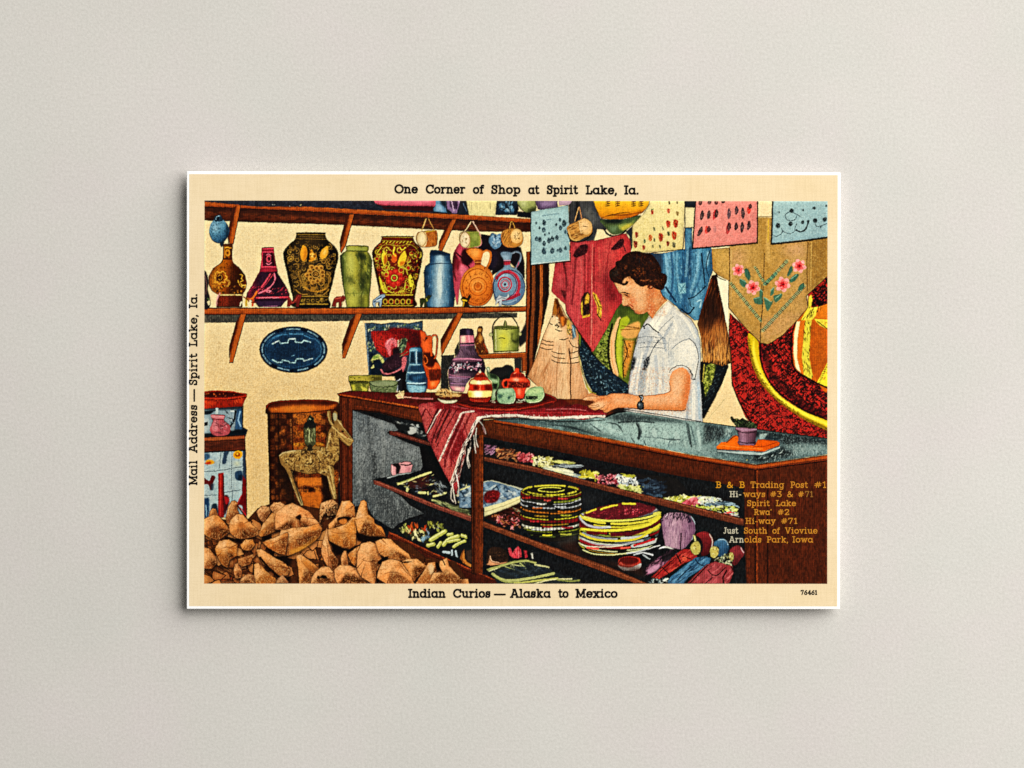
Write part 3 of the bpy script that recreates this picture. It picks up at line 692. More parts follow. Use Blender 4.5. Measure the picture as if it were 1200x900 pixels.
DAB(['7a451c', 'd9a25a', '54300f'], '470,490 540,480 540,590 475,570', 34, 50, 5, -55, 12, .8); EL('eab871', 572, 520, 42, 52, 8); EL('f2cf93', 568, 512, 26, 32, 8, 2); DAB(['5a3a16', '7a4e20'], '555,500 600,500 595,545 555,545', 14, 18, 5, 60, 60, .9)
S('d08440', '466,540 490,585 545,598', 10); S('2a1408', '460,530 475,585 520,606 565,604 608,585', 6); END()
S('d9a24a', '524,470 530,425 545,425 560,468', 5); S('c29a5a', '520,465 528,430', 4)
# orange flask
BEG('flask', 'round orange pilgrim flask with a loop handle', 'd9742a', '215,620 260,600 320,610 340,630 335,650 325,690 322,720 350,735 385,760 410,820 412,870 395,950 350,1000 300,1012 240,1005 195,965 175,900 178,840 205,780 245,745 275,730 272,695 240,660', s=1)
EL('d87528', 296, 875, 116, 134); F('eb9a48', '215,790 300,745 370,790 330,850 230,870', 1, 4, .7); F('a84c14', '200,940 290,1000 390,950 400,850 370,940 290,975', 1, 3, .7)
RING('a34a12', 300, 875, 62, 62, 6); RING('8e3f10', 300, 875, 26, 26, 5); RING('e9a055', 300, 875, 38, 38, 4); EL('c25f1c', 300, 870, 16); RING('9c4612', 296, 875, 104, 124, 6)
for i in range(13):
    t = math.radians(i*27.7+8); x, y = 298+86*math.cos(t), 875+96*math.sin(t)
    DAB(['7a350c', '8f4210', 'a9531a'], [(x-12, y-12), (x+12, y-12), (x+12, y+12), (x-12, y+12)], 6, 17, 5, 0, 180, .9)
F('5c220a', '280,690 325,690 324,722 276,726', 0, .5, .8); S('e59048', '278,705 322,703', 5); F('f0a050', '240,615 310,615 300,660 270,670', 1, 2); S('6a2a0a', '215,622 260,604 318,612 338,632', 5)
S('431608', '412,860 395,950 350,1002 300,1014 240,1006 195,966', 6)
st['clip'] = st['clip']; ADDS('d8792e', '335,632 365,622 388,640 385,690 370,730 350,765', 15); S('f0a862', '340,632 365,628 382,650 376,700', 5); S('5a220a', '345,645 365,642 372,665 358,720 345,750', 4)
END()
# blue flask
BEG('flask', 'round blue flask with crimson rings', '71899f', '455,640 470,625 530,630 540,650 530,690 530,730 560,745 600,780 625,830 632,890 610,960 560,1000 490,1008 430,980 412,940 405,880 410,820 440,770 480,740 478,690 462,660', s=1)
EL('6f8aa4', 520, 885, 112, 128); F('a9bdd2', '440,800 500,755 560,770 520,800 450,850', 1, 3, .8); F('3b4c74', '600,800 632,880 600,970 520,1010 590,950 605,880', 1, 2.5, .8)
RING('2a3452', 520, 885, 112, 126, 6)
ARC('a22a48', 505, 865, 86, 96, -150, 80, 20); ARC('c24058', 505, 862, 88, 98, -140, 40, 7); ARC('5a1a34', 500, 865, 73, 84, -160, 90, 5)
EL('94aabb', 492, 862, 52, 56); RING('a8304c', 490, 860, 46, 50, 11); RING('6a2038', 490, 860, 33, 36, 4); RING('b2405a', 490, 860, 24, 26, 7); EL('3a2240', 490, 860, 9)
S('8a2644', '440,980 480,965 540,955 590,930', 20, 1, .9); S('a9bccf', '430,985 500,990 570,970', 8, 1, .7)
F('a92d48', '475,695 528,695 528,722 476,724', 0, .3); S('5a1424', '475,700 528,698', 4); F('8ba4b8', '470,655 520,655 520,690 480,690', 0, 1); S('1f2438', '455,645 470,628 530,633 542,650', 6); S('e8a0b0', '470,690 525,690', 4)
ADDS('8a9cb0', '540,640 570,630 598,645 600,680 580,720 566,745', 13); S('c7cfe0', '548,640 575,638 590,660', 4); S('b23a55', '572,740 590,700', 5)
S('1f2438', '545,655 565,652 575,672 560,705', 4)
DAB(['526c84', 'b9c6d8'], '420,780 620,800 610,960 430,960', 50, 14, 5, 30, 40, .4); END()
S('0f0d10', '240,1022 610,1018', 8)
O(360, 190)
S('120c0a', '170,1024 500,1022 1000,1022', 6, 0)

# ---- the little carved animals stand in front
O(210, 190)
BEG('wooden_animal', 'small red carved animal between bottle and dark vase', '7a2420', '756,1018 762,960 772,945 795,985 830,930 862,930 846,990 840,1020 820,1020 822,990 790,1000 776,1020', s=0); S('b44a3a', '775,960 800,990 840,940', 6); END()
O(360, 190)
BEG('wooden_animal', 'red carved animal beside the green jar', '7d2a22', '170,1015 188,960 205,945 240,945 250,935 270,950 262,975 245,985 242,1020 222,1020 222,985 205,990 200,1020', s=0); S('c05a48', '195,962 235,955', 8); END()
O(360, 190)
BEG('wooden_animal', 'pale blue carved animal beside the red and yellow vase', '9db4c9', '458,1000 462,970 490,950 520,930 545,930 548,945 528,960 520,1018 505,1018 505,985 480,990 482,1018 466,1018', s=0); S('3a4a60', '470,985 520,950', 8); S('dfe6ea', '485,975 520,965', 7); S('2a3040', '458,1000 462,970 490,950 520,930', 5); END()
O(360, 190)
BEG('wooden_animal', 'dark green carved animal beside the blue jar', '333a1c', '795,1018 790,960 810,955 830,960 850,935 875,940 862,960 840,985 842,1018 822,1018 822,985 808,1018', s=0); S('a8a84a', '830,950 850,985', 8); EL('c9b84a', 838, 940, 8); END()
O(510, 190)
BEG('wooden_animal', 'yellow and black carved animal at the foot of the orange flask', '2a1c0c', '180,965 195,945 225,955 245,925 250,950 232,985 240,1020 190,1018 195,985', s=0); S('e3b92e', '190,970 220,975', 12); S('d9a92a', '195,1015 200,985', 10); END()
O(510, 190)
BEG('wooden_animal', 'white carved animal in front of the blue flask', 'd5dbe0', '420,1012 430,960 450,935 470,950 500,950 515,920 520,945 495,968 470,970 465,1012 445,1012 448,975', s=0); S('6a7486', '440,965 465,955 495,960', 5); END()

# ================================================================ the right half, behind the counter
def weave(p, base, darks, n, ln=17, w=7, s=0, lab=None, ang=40):
    DAB(darks, p, n//2, ln, w, ang, 25, .95, 0, s); DAB(darks, p, n//2, ln, w, -ang, 25, .95, 0, s)
# ---- big red and yellow woven plaque on the wall
O(800, 320)
BEG('woven_plaque', 'huge red and black woven plaque with a yellow ring at the right edge', 'b32c24', '330,280 440,380 540,470 700,430 800,330 880,220 880,150 1018,20 1030,20 1030,1180 860,1140 640,1120 520,1100 440,1010 390,900 345,780 335,560 322,400', s=0)
weave('322,270 560,470 560,700 800,1000 1030,1100 1030,1180 520,1110 400,900 340,720', None, ['1e0b0c', '140708', '3a1012'], 980, 19, 6.5)
weave('545,480 760,360 775,650 1030,800 1030,1050 800,960 620,800', None, ['1a090a', '280d0e', '120607'], 820, 20, 8)
DAB(['c93a30', 'd24c40', '8f1c1a'], '330,290 540,480 560,720 1030,1100 1030,1170 520,1090', 260, 14, 5, 35, 40, .8); DAB(['c93a30', 'a8261f'], '545,480 760,360 775,650 1030,800 1030,1050 620,800', 150, 14, 5, 35, 40, .8)
F('2a0c0c', '540,480 560,600 620,740 720,860 860,970 1030,1040 1030,990 880,920 740,820 640,700 590,560', 0, 1.5, .6)
S('140808', '545,470 548,600 590,730 690,850 830,950 1030,1040', 12, 1, .9); S('140808', '325,300 322,420 335,570 345,760 395,900 470,1030 530,1110', 12)
# yellow ring
yr = '458,430 470,560 500,670 560,780 650,880 760,965 880,1040 1030,1105 1030,1045 860,975 720,890 620,790 565,690 538,590 530,480 495,440'
F('d9b81c', yr, 1); F('f5e04a', '500,450 510,560 545,670 600,770 700,875 850,970 1030,1055 1030,1075 840,995 690,900 580,790 520,680 490,560', 1, .8); F('7a5a10', '458,430 468,560 498,670 556,785 650,885 760,970 880,1045 1030,1110 1030,1090 870,1015 760,950 660,870 580,780 520,680 485,560', 1, .8, .85)
DAB(['5a3a0c', '8a6a12', '2a1408'], '458,430 470,560 500,670 560,780 650,880 760,965 880,1040 1030,1105 1030,1090 870,1015 660,870 500,640 478,500', 110, 16, 6, 40, 30, .8)
# centre disc
F('cc6616', '790,340 840,280 890,220 905,150 935,240 1030,200 1030,800 940,770 850,715 790,660 775,560', 1, .4); F('bc5c16', '890,340 1030,340 1030,620 960,760 905,720 880,560', 0, 1)
weave('900,130 1030,20 1030,215 910,245', None, ['1a090a', '120607'], 1, 18, 8); F('a82820', '905,130 1030,20 1030,212 960,225 905,245'); weave('905,130 1030,20 1030,212 905,245', None, ['1a090a', '120607'], 130, 20, 9)
F('f0dc4a', '885,165 905,150 912,190 900,240 980,232 935,300 905,330 830,330 850,290 880,240', 0, .3); F('ecd848', '920,320 1030,325 1030,400 960,365'); F('e07a1c', '945,245 1030,205 1030,318 930,312', 0, .4)
F('e3d24a', '860,330 905,330 895,480 890,600 915,720 900,752 850,710 835,600 850,440', 0, .3); F('f0e4b0', '800,340 825,335 805,480 805,600 830,700 795,665 778,560 783,430', 0, .3); F('efdc3e', '1030,600 1030,800 990,790 945,765 985,690')
F('d8721c', '825,340 855,335 845,470 835,580 850,700 828,690 808,590 808,470', 0, .3)
DAB(['3a2408', '1c1206', '5a3c0c'], '855,330 905,330 895,480 890,600 915,740 850,700 835,600 848,440', 60, 24, 5, 78, 15, .95); DAB(['3a2408'], '880,240 980,232 930,300 850,320', 22, 30, 6, 110, 20, .9)
for i in range(11): S('3a2408', [(945+i*8, 335+i*6), (952+i*8, 345+i*6)], 4, 0)
for i in range(13): S('4a3410', [(955+i*6, 770-i*13), (966+i*6, 768-i*13)], 4, 0)
GRAIN('890,340 1030,340 1030,760 905,720', '9c430a', .6, .5, 1.2, 1.2, seed=41)
S('120b08', '800,325 770,420 762,520 775,640 800,690 860,725 950,775 1030,810', 11); END()

# ---- embroidered tan cloth
BEG('embroidered_cloth', 'tan cloth with pink flowers and green leaf embroidery', 'bd924e', '200,-170 330,-180 330,-400 520,-400 620,-400 640,-400 1030,-400 1030,10 870,160 882,240 800,335 700,440 640,480 590,500 545,490 490,430 430,375 320,240 322,50 240,10 205,-30', s=0)
O(800, 190)
ALL(LG([(0, 'b98a44'), (.25, 'c49a58'), (.5, 'b88c48'), (.75, 'c2965a'), (1, '9c7434')], (200, 600), (1020, 600)))
F('f0dfae', '500,270 640,270 640,390 500,392')
F('a87c3a', '520,390 605,390 600,900 560,900 570,700', 0, 2.5, .8); F('d0a660', '585,390 610,390 615,700 585,700', 0, 1.2); S('d9b23a', '602,400 598,560', 7); S('3a2812', '572,640 568,900', 5); F('d7a07a', '330,620 430,600 440,700 340,760', 0, 5, .6); F('d8a488', '690,580 860,560 860,680 740,650', 0, 5, .5)
F('8a6228', '880,560 1030,550 1030,780 960,860 880,900', 0, 3, .6); S('5a3c18', '880,560 872,700 876,900', 6); S('c8a05a', '905,560 900,860', 8); F('c79c54', '205,600 325,600 325,800 240,770', 0, 1); S('2a1a0c', '328,600 328,830', 6); S('caa66a', '340,620 340,1000', 7)
F('a97a3a', '330,1030 560,1030 560,1250 540,1270 330,1020', 0, 3, .4); F('c49462', '560,1100 760,1050 840,1080 700,1220 600,1270 560,1240', 0, 3, .8); S('1d130a', '555,860 562,1000 548,1150 545,1265', 6)
GRAIN('200,380 1030,380 1030,1300 200,1300', '8a642c', .62, .45, 1.1, 1.1, seed=42); GRAIN('200,380 1030,380 1030,1300 200,1300', 'd8b070', .70, .45, 1.1, 1.1, seed=43)
# green embroidery
def sprig(p, w, c1='5a8a6a', c2='2a5a4a', c3='9cc49a'):
    q = pts_(p); (ax, ay), (bx, by) = q[0], q[-1]; L = math.hypot(bx-ax, by-ay); n = int(L/12)
    S(c3, p, w*1.15, 0, .38)
    for i in range(n):
        t = (i+.5)/n; x, y = ax+(bx-ax)*t, ay+(by-ay)*t; nx, ny = -(by-ay)/L*w*.8, (bx-ax)/L*w*.8
        S([c2, '16302c', c1][i % 3], [(x-nx*.8, y-ny*.8), (x+nx*.8+3, y+ny*.8)], 5.5, 0, .95)
sprig('575,860 735,690', 15); sprig('505,735 575,850', 15)
O(800, 320)
sprig('335,70 550,335', 18); sprig('560,405 855,85', 18, '3a6a5a', '1a4a44'); sprig('570,80 660,0', 14)
O(800, 190)
for p in ('430,760 455,750 475,800 465,830 445,810', '400,830 430,830 450,860 430,880 405,860', '735,790 760,730 770,760 745,800', '750,830 790,790 815,790 790,830 760,845', '640,940 690,930 680,960 650,985', '500,960 540,950 560,980 550,1000 510,990', '820,870 850,850 845,890 810,900'): F('456852', p, 1, .4); S('254a40', pts_(p)[:3], 5, 1, .8)
O(800, 320)
for p in ('500,180 540,170 560,200 545,215 510,205', '650,180 690,145 700,160 665,200', '540,110 560,130 555,190 540,170', '570,170 620,200 640,180 610,250 590,260', '760,40 800,10 800,30 770,55', '405,40 440,60 440,80 415,75', '620,120 640,100 640,140 615,160'): F('466a54', p, 1, .4); S('8fb89a', pts_(p)[:2], 6, 1, .8)
O(800, 190)
for x, y, r in ((390, 758, 34), (818, 728, 38), (492, 880, 40), (702, 858, 42)):
    FLOWER('f0a8a0', x, y, r*.78, r*.55, 6, None, 15); FLOWER('ea6a64', x, y, r*.5, r*.42, 6, None, 40); FLOWER('c92c30', x, y, r*.25, r*.24, 5); EL('5a1418', x+3, y, 7)
    DAB(['f8cfc8', 'd84a48'], [(x-r, y-r), (x+r, y-r), (x+r, y+r), (x-r, y+r)], 16, 14, 6, 0, 180, .7)
O(800, 320)
S('1d120a', '322,50 320,240 430,375 545,490 600,502 700,440 800,338 882,240 870,160 1030,10', 7, 0); S('2a180c', '240,10 290,45 325,52', 6); END()
F('f2e6c6', '238,20 322,55 318,300 322,370 300,330 270,180', 0)
S('1a110b', '235,0 250,30 300,50', 6)

# ---- hanging blue cloth
O(660, 190)
BEG('cloth', 'blue draped cloth hanging behind the shopkeeper', '4f8fb2', '590,640 700,640 855,610 855,460 905,460 905,600 1040,600 1050,760 1015,870 985,1000 970,1110 920,1110 880,1075 830,1050 790,1010 690,930 640,840 600,720', s=0)
ALL(LG([(0, '3a6f92'), (.12, '6ba4c4'), (.3, '3d7da4'), (.5, '2c5f86'), (.7, '5c9cc0'), (.85, '3a7498'), (1, '2a5878')], (690, 800), (1050, 830)))
F('2c3f54', '600,640 690,640 700,700 690,780 640,700', 0, 1)
for p, c in (('715,640 730,760 720,900', '8cc0d8'), ('760,640 770,800 755,960', '24527a'), ('800,640 800,800 830,950', '7ab4d0'), ('840,640 845,780 820,900', '1d4a70'), ('880,480 870,700 860,800', '7fb2cc'), ('900,470 890,650 890,820', '1c3e5c'), ('950,620 940,760 900,900', '86bdd6'), ('980,640 960,800 900,960', '2a5f86')): S(c, p, 16, 1, .7)
F('5d93b0', '850,470 905,470 900,600 850,600', 0, 1, .8); DAB(['a6d2e2', '1d4668', '74b0cc', '0f2c46'], '700,650 1040,620 1000,860 900,1040 790,1000', 110, 40, 6, 80, 20, .5)
F('8cbcd0', '1010,620 1030,620 1020,720 1000,740', 0, .8); S('14263a', '970,640 985,760 995,850', 9); S('14263a', '1030,620 1005,720 1020,800', 7); S('0e1a28', '855,460 850,620', 8)
O(660, 320)
S('0f1f30', '880,180 930,160 1000,90', 9); S('0f1f30', '890,190 895,230 910,240', 7); F('6aa6c4', '900,180 960,140 1000,110 960,200 930,320 900,300', 0, 2, .7); S('a8d4e0', '940,200 970,190 960,240', 10); S('0f1f30', '830,250 880,285 920,240', 10); S('1a3450', '720,100 790,200', 14)
F('8cc4d2', '806,75 860,65 862,140 812,145', 0, .4); S('3a7c98', '812,80 855,140', 5); S('3a7c98', '855,75 815,140', 5)
GRAIN('690,-300 1050,-300 1050,340 690,340', '16334e', .66, .35, 1.1, 1.4, seed=44); END()
O(660, 190)
F('efe2b0', '858,315 915,310 908,455 855,460'); S('1a1a1e', '850,460 912,458', 4)

# ---- woven hats behind the broom and the shopkeeper
O(660, 320)
BEG('straw_hat', 'wide green and black straw hat leaning behind the shopkeeper', '5c6a28', '95,400 130,330 200,300 350,250 385,185 430,190 560,250 600,300 520,450 500,600 470,700 460,850 330,860 220,850 160,760 120,600 100,500', s=1)
F('3f4a1e', '380,200 560,240 570,300 520,330 440,320 380,300', 0, 2); F('5a6a24', '440,260 560,280 540,330 450,320', 0, 3); F('808a3a', '230,500 310,380 330,520 340,640 300,640 240,580', 0, 2.5); DOT(['1c220e', '4a5522', 'a4ac58'], '220,560 320,370 340,700 240,600', 170, 7)
F('efbc84', '330,480 350,390 385,315 405,320 375,410 362,500 365,600 390,700 375,735 345,700 330,600', 1, .4); S('15110a', '345,360 322,470 318,590 350,720', 14); S('d99a5a', '340,470 345,620 375,720', 6)
F('a7b22c', '395,325 450,300 470,330 420,420 410,560 420,740 395,720 370,600 372,480', 0, .5); F('c8cc4a', '385,400 410,380 395,560 400,700 380,600', 0, 1.5); S('3a4a12', '400,325 370,470 368,580 390,700', 7)
F('e0a55c', '450,370 530,340 540,400 520,450 440,460 405,420', 1, .8); S('8a5a22', '405,398 540,390', 7, 1, .9); S('6a4418', '410,370 530,385', 5); F('d88e3c', '430,470 500,470 480,600 440,720 420,740 425,600', 0, 1.2); DAB(['5a3410', 'e8b064', '3a220a'], '410,470 510,470 470,690 410,740 420,560', 70, 16, 6, 60, 60, .85)
S('1a1208', '430,480 450,560 420,650 425,740', 7); F('171210', '520,440 560,420 520,640 470,720 480,640', 0, 1, .9)
END()
BEG('woven_rug', 'dark navy woven band curving below the red cloth', '16242f', '100,420 130,420 160,480 220,580 300,660 400,740 460,790 460,850 300,865 220,850 150,750 120,600', s=1)
DAB(['6f93a4', '31516a', '0a1118', '8fb0b8', '1d3444'], '110,430 160,480 300,660 460,790 450,850 230,850 130,650', 330, 20, 6, 30, 60, .8); DAB(['060a0e'], '110,430 160,480 300,660 460,790 450,850 230,850 130,650', 120, 22, 8, 60, 40, .8)
S('0a0d10', '120,440 200,560 330,680 440,770', 10); END()
F('8a9a2c', '95,400 125,420 120,520 100,480', 0, .6); S('b9b03a', '150,760 190,830 225,850', 12); S('dccf9a', '120,620 150,740 200,830', 8)
O(800, 440)
BEG('straw_hat', 'green and black straw hat brim behind the shopkeeper', '14181a', '125,-95 170,-120 240,-110 310,-110 320,-60 280,50 220,170 150,300 120,300 120,60', s=0)
F('7f8c34', '165,-70 215,-100 232,-60 200,60 160,150 148,60', 0, .6); DOT(['2c3214', 'b4b85a', '4c561e'], '165,-70 215,-100 232,-60 200,60 160,150 148,60', 130, 7); S('b2a44a', '152,-80 140,40', 7)
DAB(['0a0c0e', '2c3a40', '4a5a5c'], '235,-60 300,-90 250,60 160,240 130,280 170,120', 90, 18, 6, 120, 30, .8); END()
DAB(['1a1a16'], '290,-60 310,-60 200,200 170,270 190,180', 60, 22, 5, 10, 20, .9)
S('8a8a5a', '165,320 300,160', 3, 1, .4)

# ---- dark whisk broom
O(815, 310, 4.7375)
BEG('whisk_broom', 'dark brown whisk broom fading to tan bristles', '4a2414', '90,60 115,55 125,110 150,230 170,330 192,440 198,545 150,562 100,550 40,540 30,400 10,330 40,220 70,120', s=0)
ALL(LG([(0, '24100a'), (.4, '4a2412'), (.6, 'a8642e'), (.85, 'c98a48'), (1, 'b87838')], (90, 80), (120, 560)))
DAB(['1c0c08', '2c140c', '8a4a20', '5a2c14'], '90,60 120,60 150,230 180,420 120,440 60,480 30,400 50,200', 150, 70, 6, 95, 12, .8); DAB(['e0a868', '6a3a1a', 'd89850', '2c140c'], '30,440 190,400 198,540 40,540', 110, 60, 5, 90, 8, .8)
F('1e0d08', '60,200 120,120 140,280 90,330 40,380 20,330', 0, 3, .6); F('cf8a48', '100,350 160,340 180,420 100,440', 0, 4, .5); S('0f0806', '118,60 150,230 175,340 195,470', 7); S('8a3a20', '90,80 50,200', 5)
DAB(['1a0f0a'], '40,535 198,535 196,565 45,555', 60, 22, 5, 90, 20, .9); END()

# ---- red hanging cloth
O(660, 190)
BEG('cloth', 'red hanging cloth with yellow and black embroidered figures', 'b5383c', '-55,700 -5,690 40,690 48,560 230,550 440,500 470,550 475,640 500,740 440,830 445,930 410,990 375,1030 300,1180 210,1335 190,1320 115,1210 20,1060 15,1000 -5,985 -70,925 -85,905', s=0)
ALL(LG([(0, 'b23c42'), (.2, 'c04a4c'), (.45, 'b8363a'), (.62, 'c44c48'), (.8, 'c23c3a'), (1, 'a02c30')], (20, 700), (470, 760)))
for p, c, w in (('90,600 80,800 60,1000', '6a1c28', 14), ('120,600 130,850 100,1150', 'd0605e', 12), ('180,580 175,800 170,1000', '8a2430', 14), ('205,580 200,900 195,1290', 'e08878', 6), ('215,600 215,900', '6a1822', 8), ('250,600 260,800', 'd2584e', 12), ('330,560 300,760', '9a2a2e', 12), ('150,620 150,900 145,1100', '5a1620', 7)): S(c, p, w, 1, .75)
F('2a0c14', '70,650 120,585 170,580 160,640 90,670', 1, .4); F('2c0c14', '335,615 390,550 425,540 410,600', 1, .4); S('2c0c14', '400,540 440,630', 8); F('5a101c', '300,760 340,800 350,860 390,940 340,1010 290,930 270,850', 0, 4, .85)
F('3a0c14', '-20,900 20,905 20,830 -5,700 10,690 30,860 15,980', 0, .6, .9); F('c24a50', '-70,890 -10,760 -5,880', 0, 1.5)
O(660, 320)
F('1c120c', '125,180 150,140 170,130 190,150 190,300 140,315 122,270', 0, .4); F('e0b43a', '155,165 170,140 185,160 180,210 150,220', 0, .4); F('c79a2c', '122,220 135,190 138,300 190,285 190,305 135,318', 0, .3); S('e8c44a', '130,210 128,290', 6); S('e0b43a', '140,310 190,295', 8); S('6a4a14', '150,180 175,195', 6)
F('e3b83a', '205,130 230,150 260,200 272,240 268,300 262,325 240,300 235,230 212,170', 0, .4); DAB(['6a3a14', 'f3d868', '2a1a0c'], '208,140 260,200 270,260 260,320 235,230', 18, 24, 7, 60, 40, .9); S('2a1a0c', '215,150 250,240 245,290', 5); S('2a0c10', '240,290 265,330', 8)
S('8a2028', '190,20 190,440', 6, 1, .6); S('e49a88', '200,0 202,430', 5, 1, .6)
GRAIN('-90,-300 480,-300 480,560 -90,560', '6a1420', .66, .35, 1.1, 1.3, seed=45); GRAIN('-90,-300 480,-300 480,560 -90,560', 'd86a60', .72, .3, 1.1, 1.5, seed=46)
S('1c0a0c', '-80,810 -20,770 15,870 20,930 115,1080 200,1210 225,1190 310,1040 375,900', 6) if 0 else None
S('1c0a0c', '20,280 110,420 195,540', 12); S('100808', '215,555 290,450 380,260', 12, 1); END()

# ---- wooden post
O(510, 320)
BEG('wooden_post', 'dark upright post streaked with orange beside the shelves', '2a140c', '640,-150 800,-160 800,0 800,150 760,350 730,480 690,640 650,740 635,740 635,560', s=0)
for x, c, w in ((655, 'a04a1c', 16), (690, '8a4a22', 22), (745, 'c06a2c', 20), (720, '150a08', 22), (670, '1a0c08', 14), (780, '1c0e0a', 26), (640, '6a1c10', 8)): S(c, [(x, -150), (x, 200), (x-12, 420), (x-20, 700)], w, 1, .85)
DAB(['120806', '5a2a12'], '640,-150 800,-160 790,150 700,600 640,700', 70, 90, 5, 90, 3, .7); END()

# ---- feather and arrowhead cards
O(510, 190)
BEG('display_card', 'pale blue card pinned with rows of dark arrowheads', '9fc2c6', '672,350 935,302 945,690 675,722', s=0)
ALL(LG([(0, 'a9cacc'), (1, '92b4ba')], (672, 350), (945, 690)))
for x, y, r in ((765, 425, 13), (762, 475, 13), (905, 430, 16), (880, 462, 12), (876, 405, 9), (735, 545, 13), (712, 540, 12), (765, 572, 12), (798, 550, 13), (822, 540, 13), (855, 530, 12), (765, 625, 16), (822, 622, 15), (880, 618, 13), (916, 605, 10), (915, 490, 9), (732, 462, 7), (710, 430, 7), (850, 440, 8), (770, 510, 6), (800, 500, 6), (860, 620, 7)):
    c = ['1c2c34', '2a3c48', '14202a'][int(x+y) % 3]
    r *= 1.25
    F(c, [(x-r*.1, y-r*1.3), (x+r*.8, y-r*.1), (x+r*.4, y+r*1.1), (x-r*.5, y+r), (x-r*.8, y-r*.1)], 1, .25); S('4a6a72', [(x-r*.3, y), (x+r*.3, y+r*.5)], 4, 0, .6)
DAB(['4a6068', '7898a0'], '690,400 925,360 930,660 690,690', 50, 10, 4, 0, 180, .7); S('4a6a78', '752,378 800,370 868,362', 8, 1, .55); S('4a6a78', '780,406 815,402', 7, 1, .5)
GRAIN('672,302 945,302 945,722 672,722', 'bcd6d4', .66, .5, 1.1, 1.1, seed=47); GRAIN('672,302 945,302 945,722 672,722', '7fa4ac', .7, .5, 1.1, 1.1, seed=48)
S('d8e8e4', '676,716 945,688', 5); END()
S('101418', '674,725 950,697 950,640', 7, 0); S('101418', '670,350 672,722', 4, 0); S('e8b0a0', '942,620 947,690', 5)
O(660, 190)
BEG('drum', 'small tan drum hanging beside the pale blue card', 'c98f4c', '30,450 110,410 150,395 190,420 205,470 190,510 150,530 95,555 50,540 30,490', s=1)
EL('e6b878', 155, 452, 46, 58, -10); EL('f0c990', 150, 445, 28, 36, 0, 2); DAB(['5a3414', 'e0b06a', '7a4a20'], '40,455 115,420 140,520 70,545', 50, 40, 5, -20, 12, .85); S('e8b870', '35,480 55,535 100,552 150,535', 9); S('5a3414', '140,450 170,455', 5); S('f0cf98', '110,415 125,500', 4); END()
S('e0a870', '80,415 108,315', 6); S('c98a58', '130,400 112,315', 6); S('120e0c', '30,500 50,548 95,562 160,545 205,500', 8, 1, .9)
BEG('display_card', 'cream card pinned with small red and black feather pieces', 'ecdc9c', '610,240 855,240 838,612 485,640 485,445 560,365 600,300', s=0)
ALL(LG([(0, 'f0e0a4'), (1, 'e4d28c')], (700, 240), (640, 640)))
for x, y, c, h in ((625, 350, 'c02018', 14), (740, 340, 'c83a28', 16), (802, 358, '8a6a3a', 14), (745, 285, '4a4030', 10), (800, 282, '4a4030', 8), (738, 432, 'c02c1c', 22), (790, 428, 'b82818', 26), (515, 508, '9c1c18', 17), (508, 575, '8c2018', 22), (565, 598, 'b02a20', 15), (572, 555, '5a7a5a', 12), (612, 530, 'd8622c', 20), (638, 468, '6a7050', 12), (686, 525, 'a83a24', 26), (740, 500, '2c3426', 14), (780, 512, 'c23a20', 26), (735, 570, '8c1414', 16), (778, 580, '5a5a44', 18), (630, 592, '6a6a50', 9), (680, 592, '5a5a40', 11), (700, 465, 'a8a070', 12), (640, 545, '3c4a34', 10)):
    h *= 1.25
    F(c, [(x-h*.4, y-h*.8), (x+h*.45, y-h*.5), (x+h*.35, y+h*.7), (x-h*.2, y+h), (x-h*.5, y+h*.2)], 1, .3); S('241610', [(x-h*.3, y-h*.7), (x+h*.3, y+h*.7)], 5, 0, .7)
S('2a6a3a', '618,335 632,330', 5); GRAIN('485,240 855,240 838,640 485,640', 'fff0bc', .66, .4, 1.1, 1.1, seed=49); GRAIN('485,240 855,240 838,640 485,640', 'c8b468', .72, .5, 1.1, 1.1, seed=50)
END()
S('15120f', '487,640 600,640 700,628 840,612 855,470 855,240', 5, 0)
O(800, 190)
BEG('dark_recess', 'dark shade above the pink card', '20242c', '15,260 90,260 85,318 12,315', s=0); END()
BEG('display_card', 'salmon pink card pinned with rows of dark feathers', 'e68a80', '90,240 525,240 522,560 68,606', s=0)
ALL(LG([(0, 'ec948a'), (1, 'dd7e76')], (100, 240), (500, 600)))
for x, y, c, l, an in ((120, 285, '2c1a1c', 26, 100), (185, 280, '2c1a1c', 22, 100), (232, 282, '3a1a1c', 22, 100), (280, 276, '2c1a1c', 10, 100), (132, 372, '16181c', 68, 100), (180, 368, '22242a', 60, 97), (222, 368, 'b8202c', 70, 98), (234, 360, '1c1416', 55, 96), (322, 362, '4a3a44', 76, 92), (375, 338, '2c2830', 58, 92), (420, 358, '1c1c24', 78, 88), (462, 335, 'd8281c', 52, 90), (470, 310, '2a1418', 26, 95), (120, 485, '14161a', 72, 115), (165, 475, 'c2342c', 50, 95), (180, 470, '4a2024', 40, 100), (315, 468, 'a81c20', 74, 95), (322, 452, '1c1216', 56, 95), (372, 450, '2c2024', 52, 95), (415, 456, '1a1a20', 74, 95), (462, 444, '241c22', 66, 97), (222, 470, 'c47a76', 46, 90)):
    a = math.radians(an); dx, dy = math.cos(a)*l/2, math.sin(a)*l/2
    S(c, [(x-dx, y-dy), (x+3, y), (x+dx, y+dy)], 27, 1, .96, 1); S('8a6a6a', [(x-dx*.5+3, y-dy*.5), (x+dx*.5+3, y+dy*.5)], 3, 0, .6)
GRAIN('68,240 525,240 522,606 68,606', 'f4aca0', .66, .45, 1.1, 1.1, seed=51); GRAIN('68,240 525,240 522,606 68,606', 'c46a64', .72, .45, 1.1, 1.1, seed=52); END()
S('150e10', '92,240 68,606 200,596 380,580 524,566 526,240', 9, 0); S('150e10', '68,608 524,568', 10, 0)
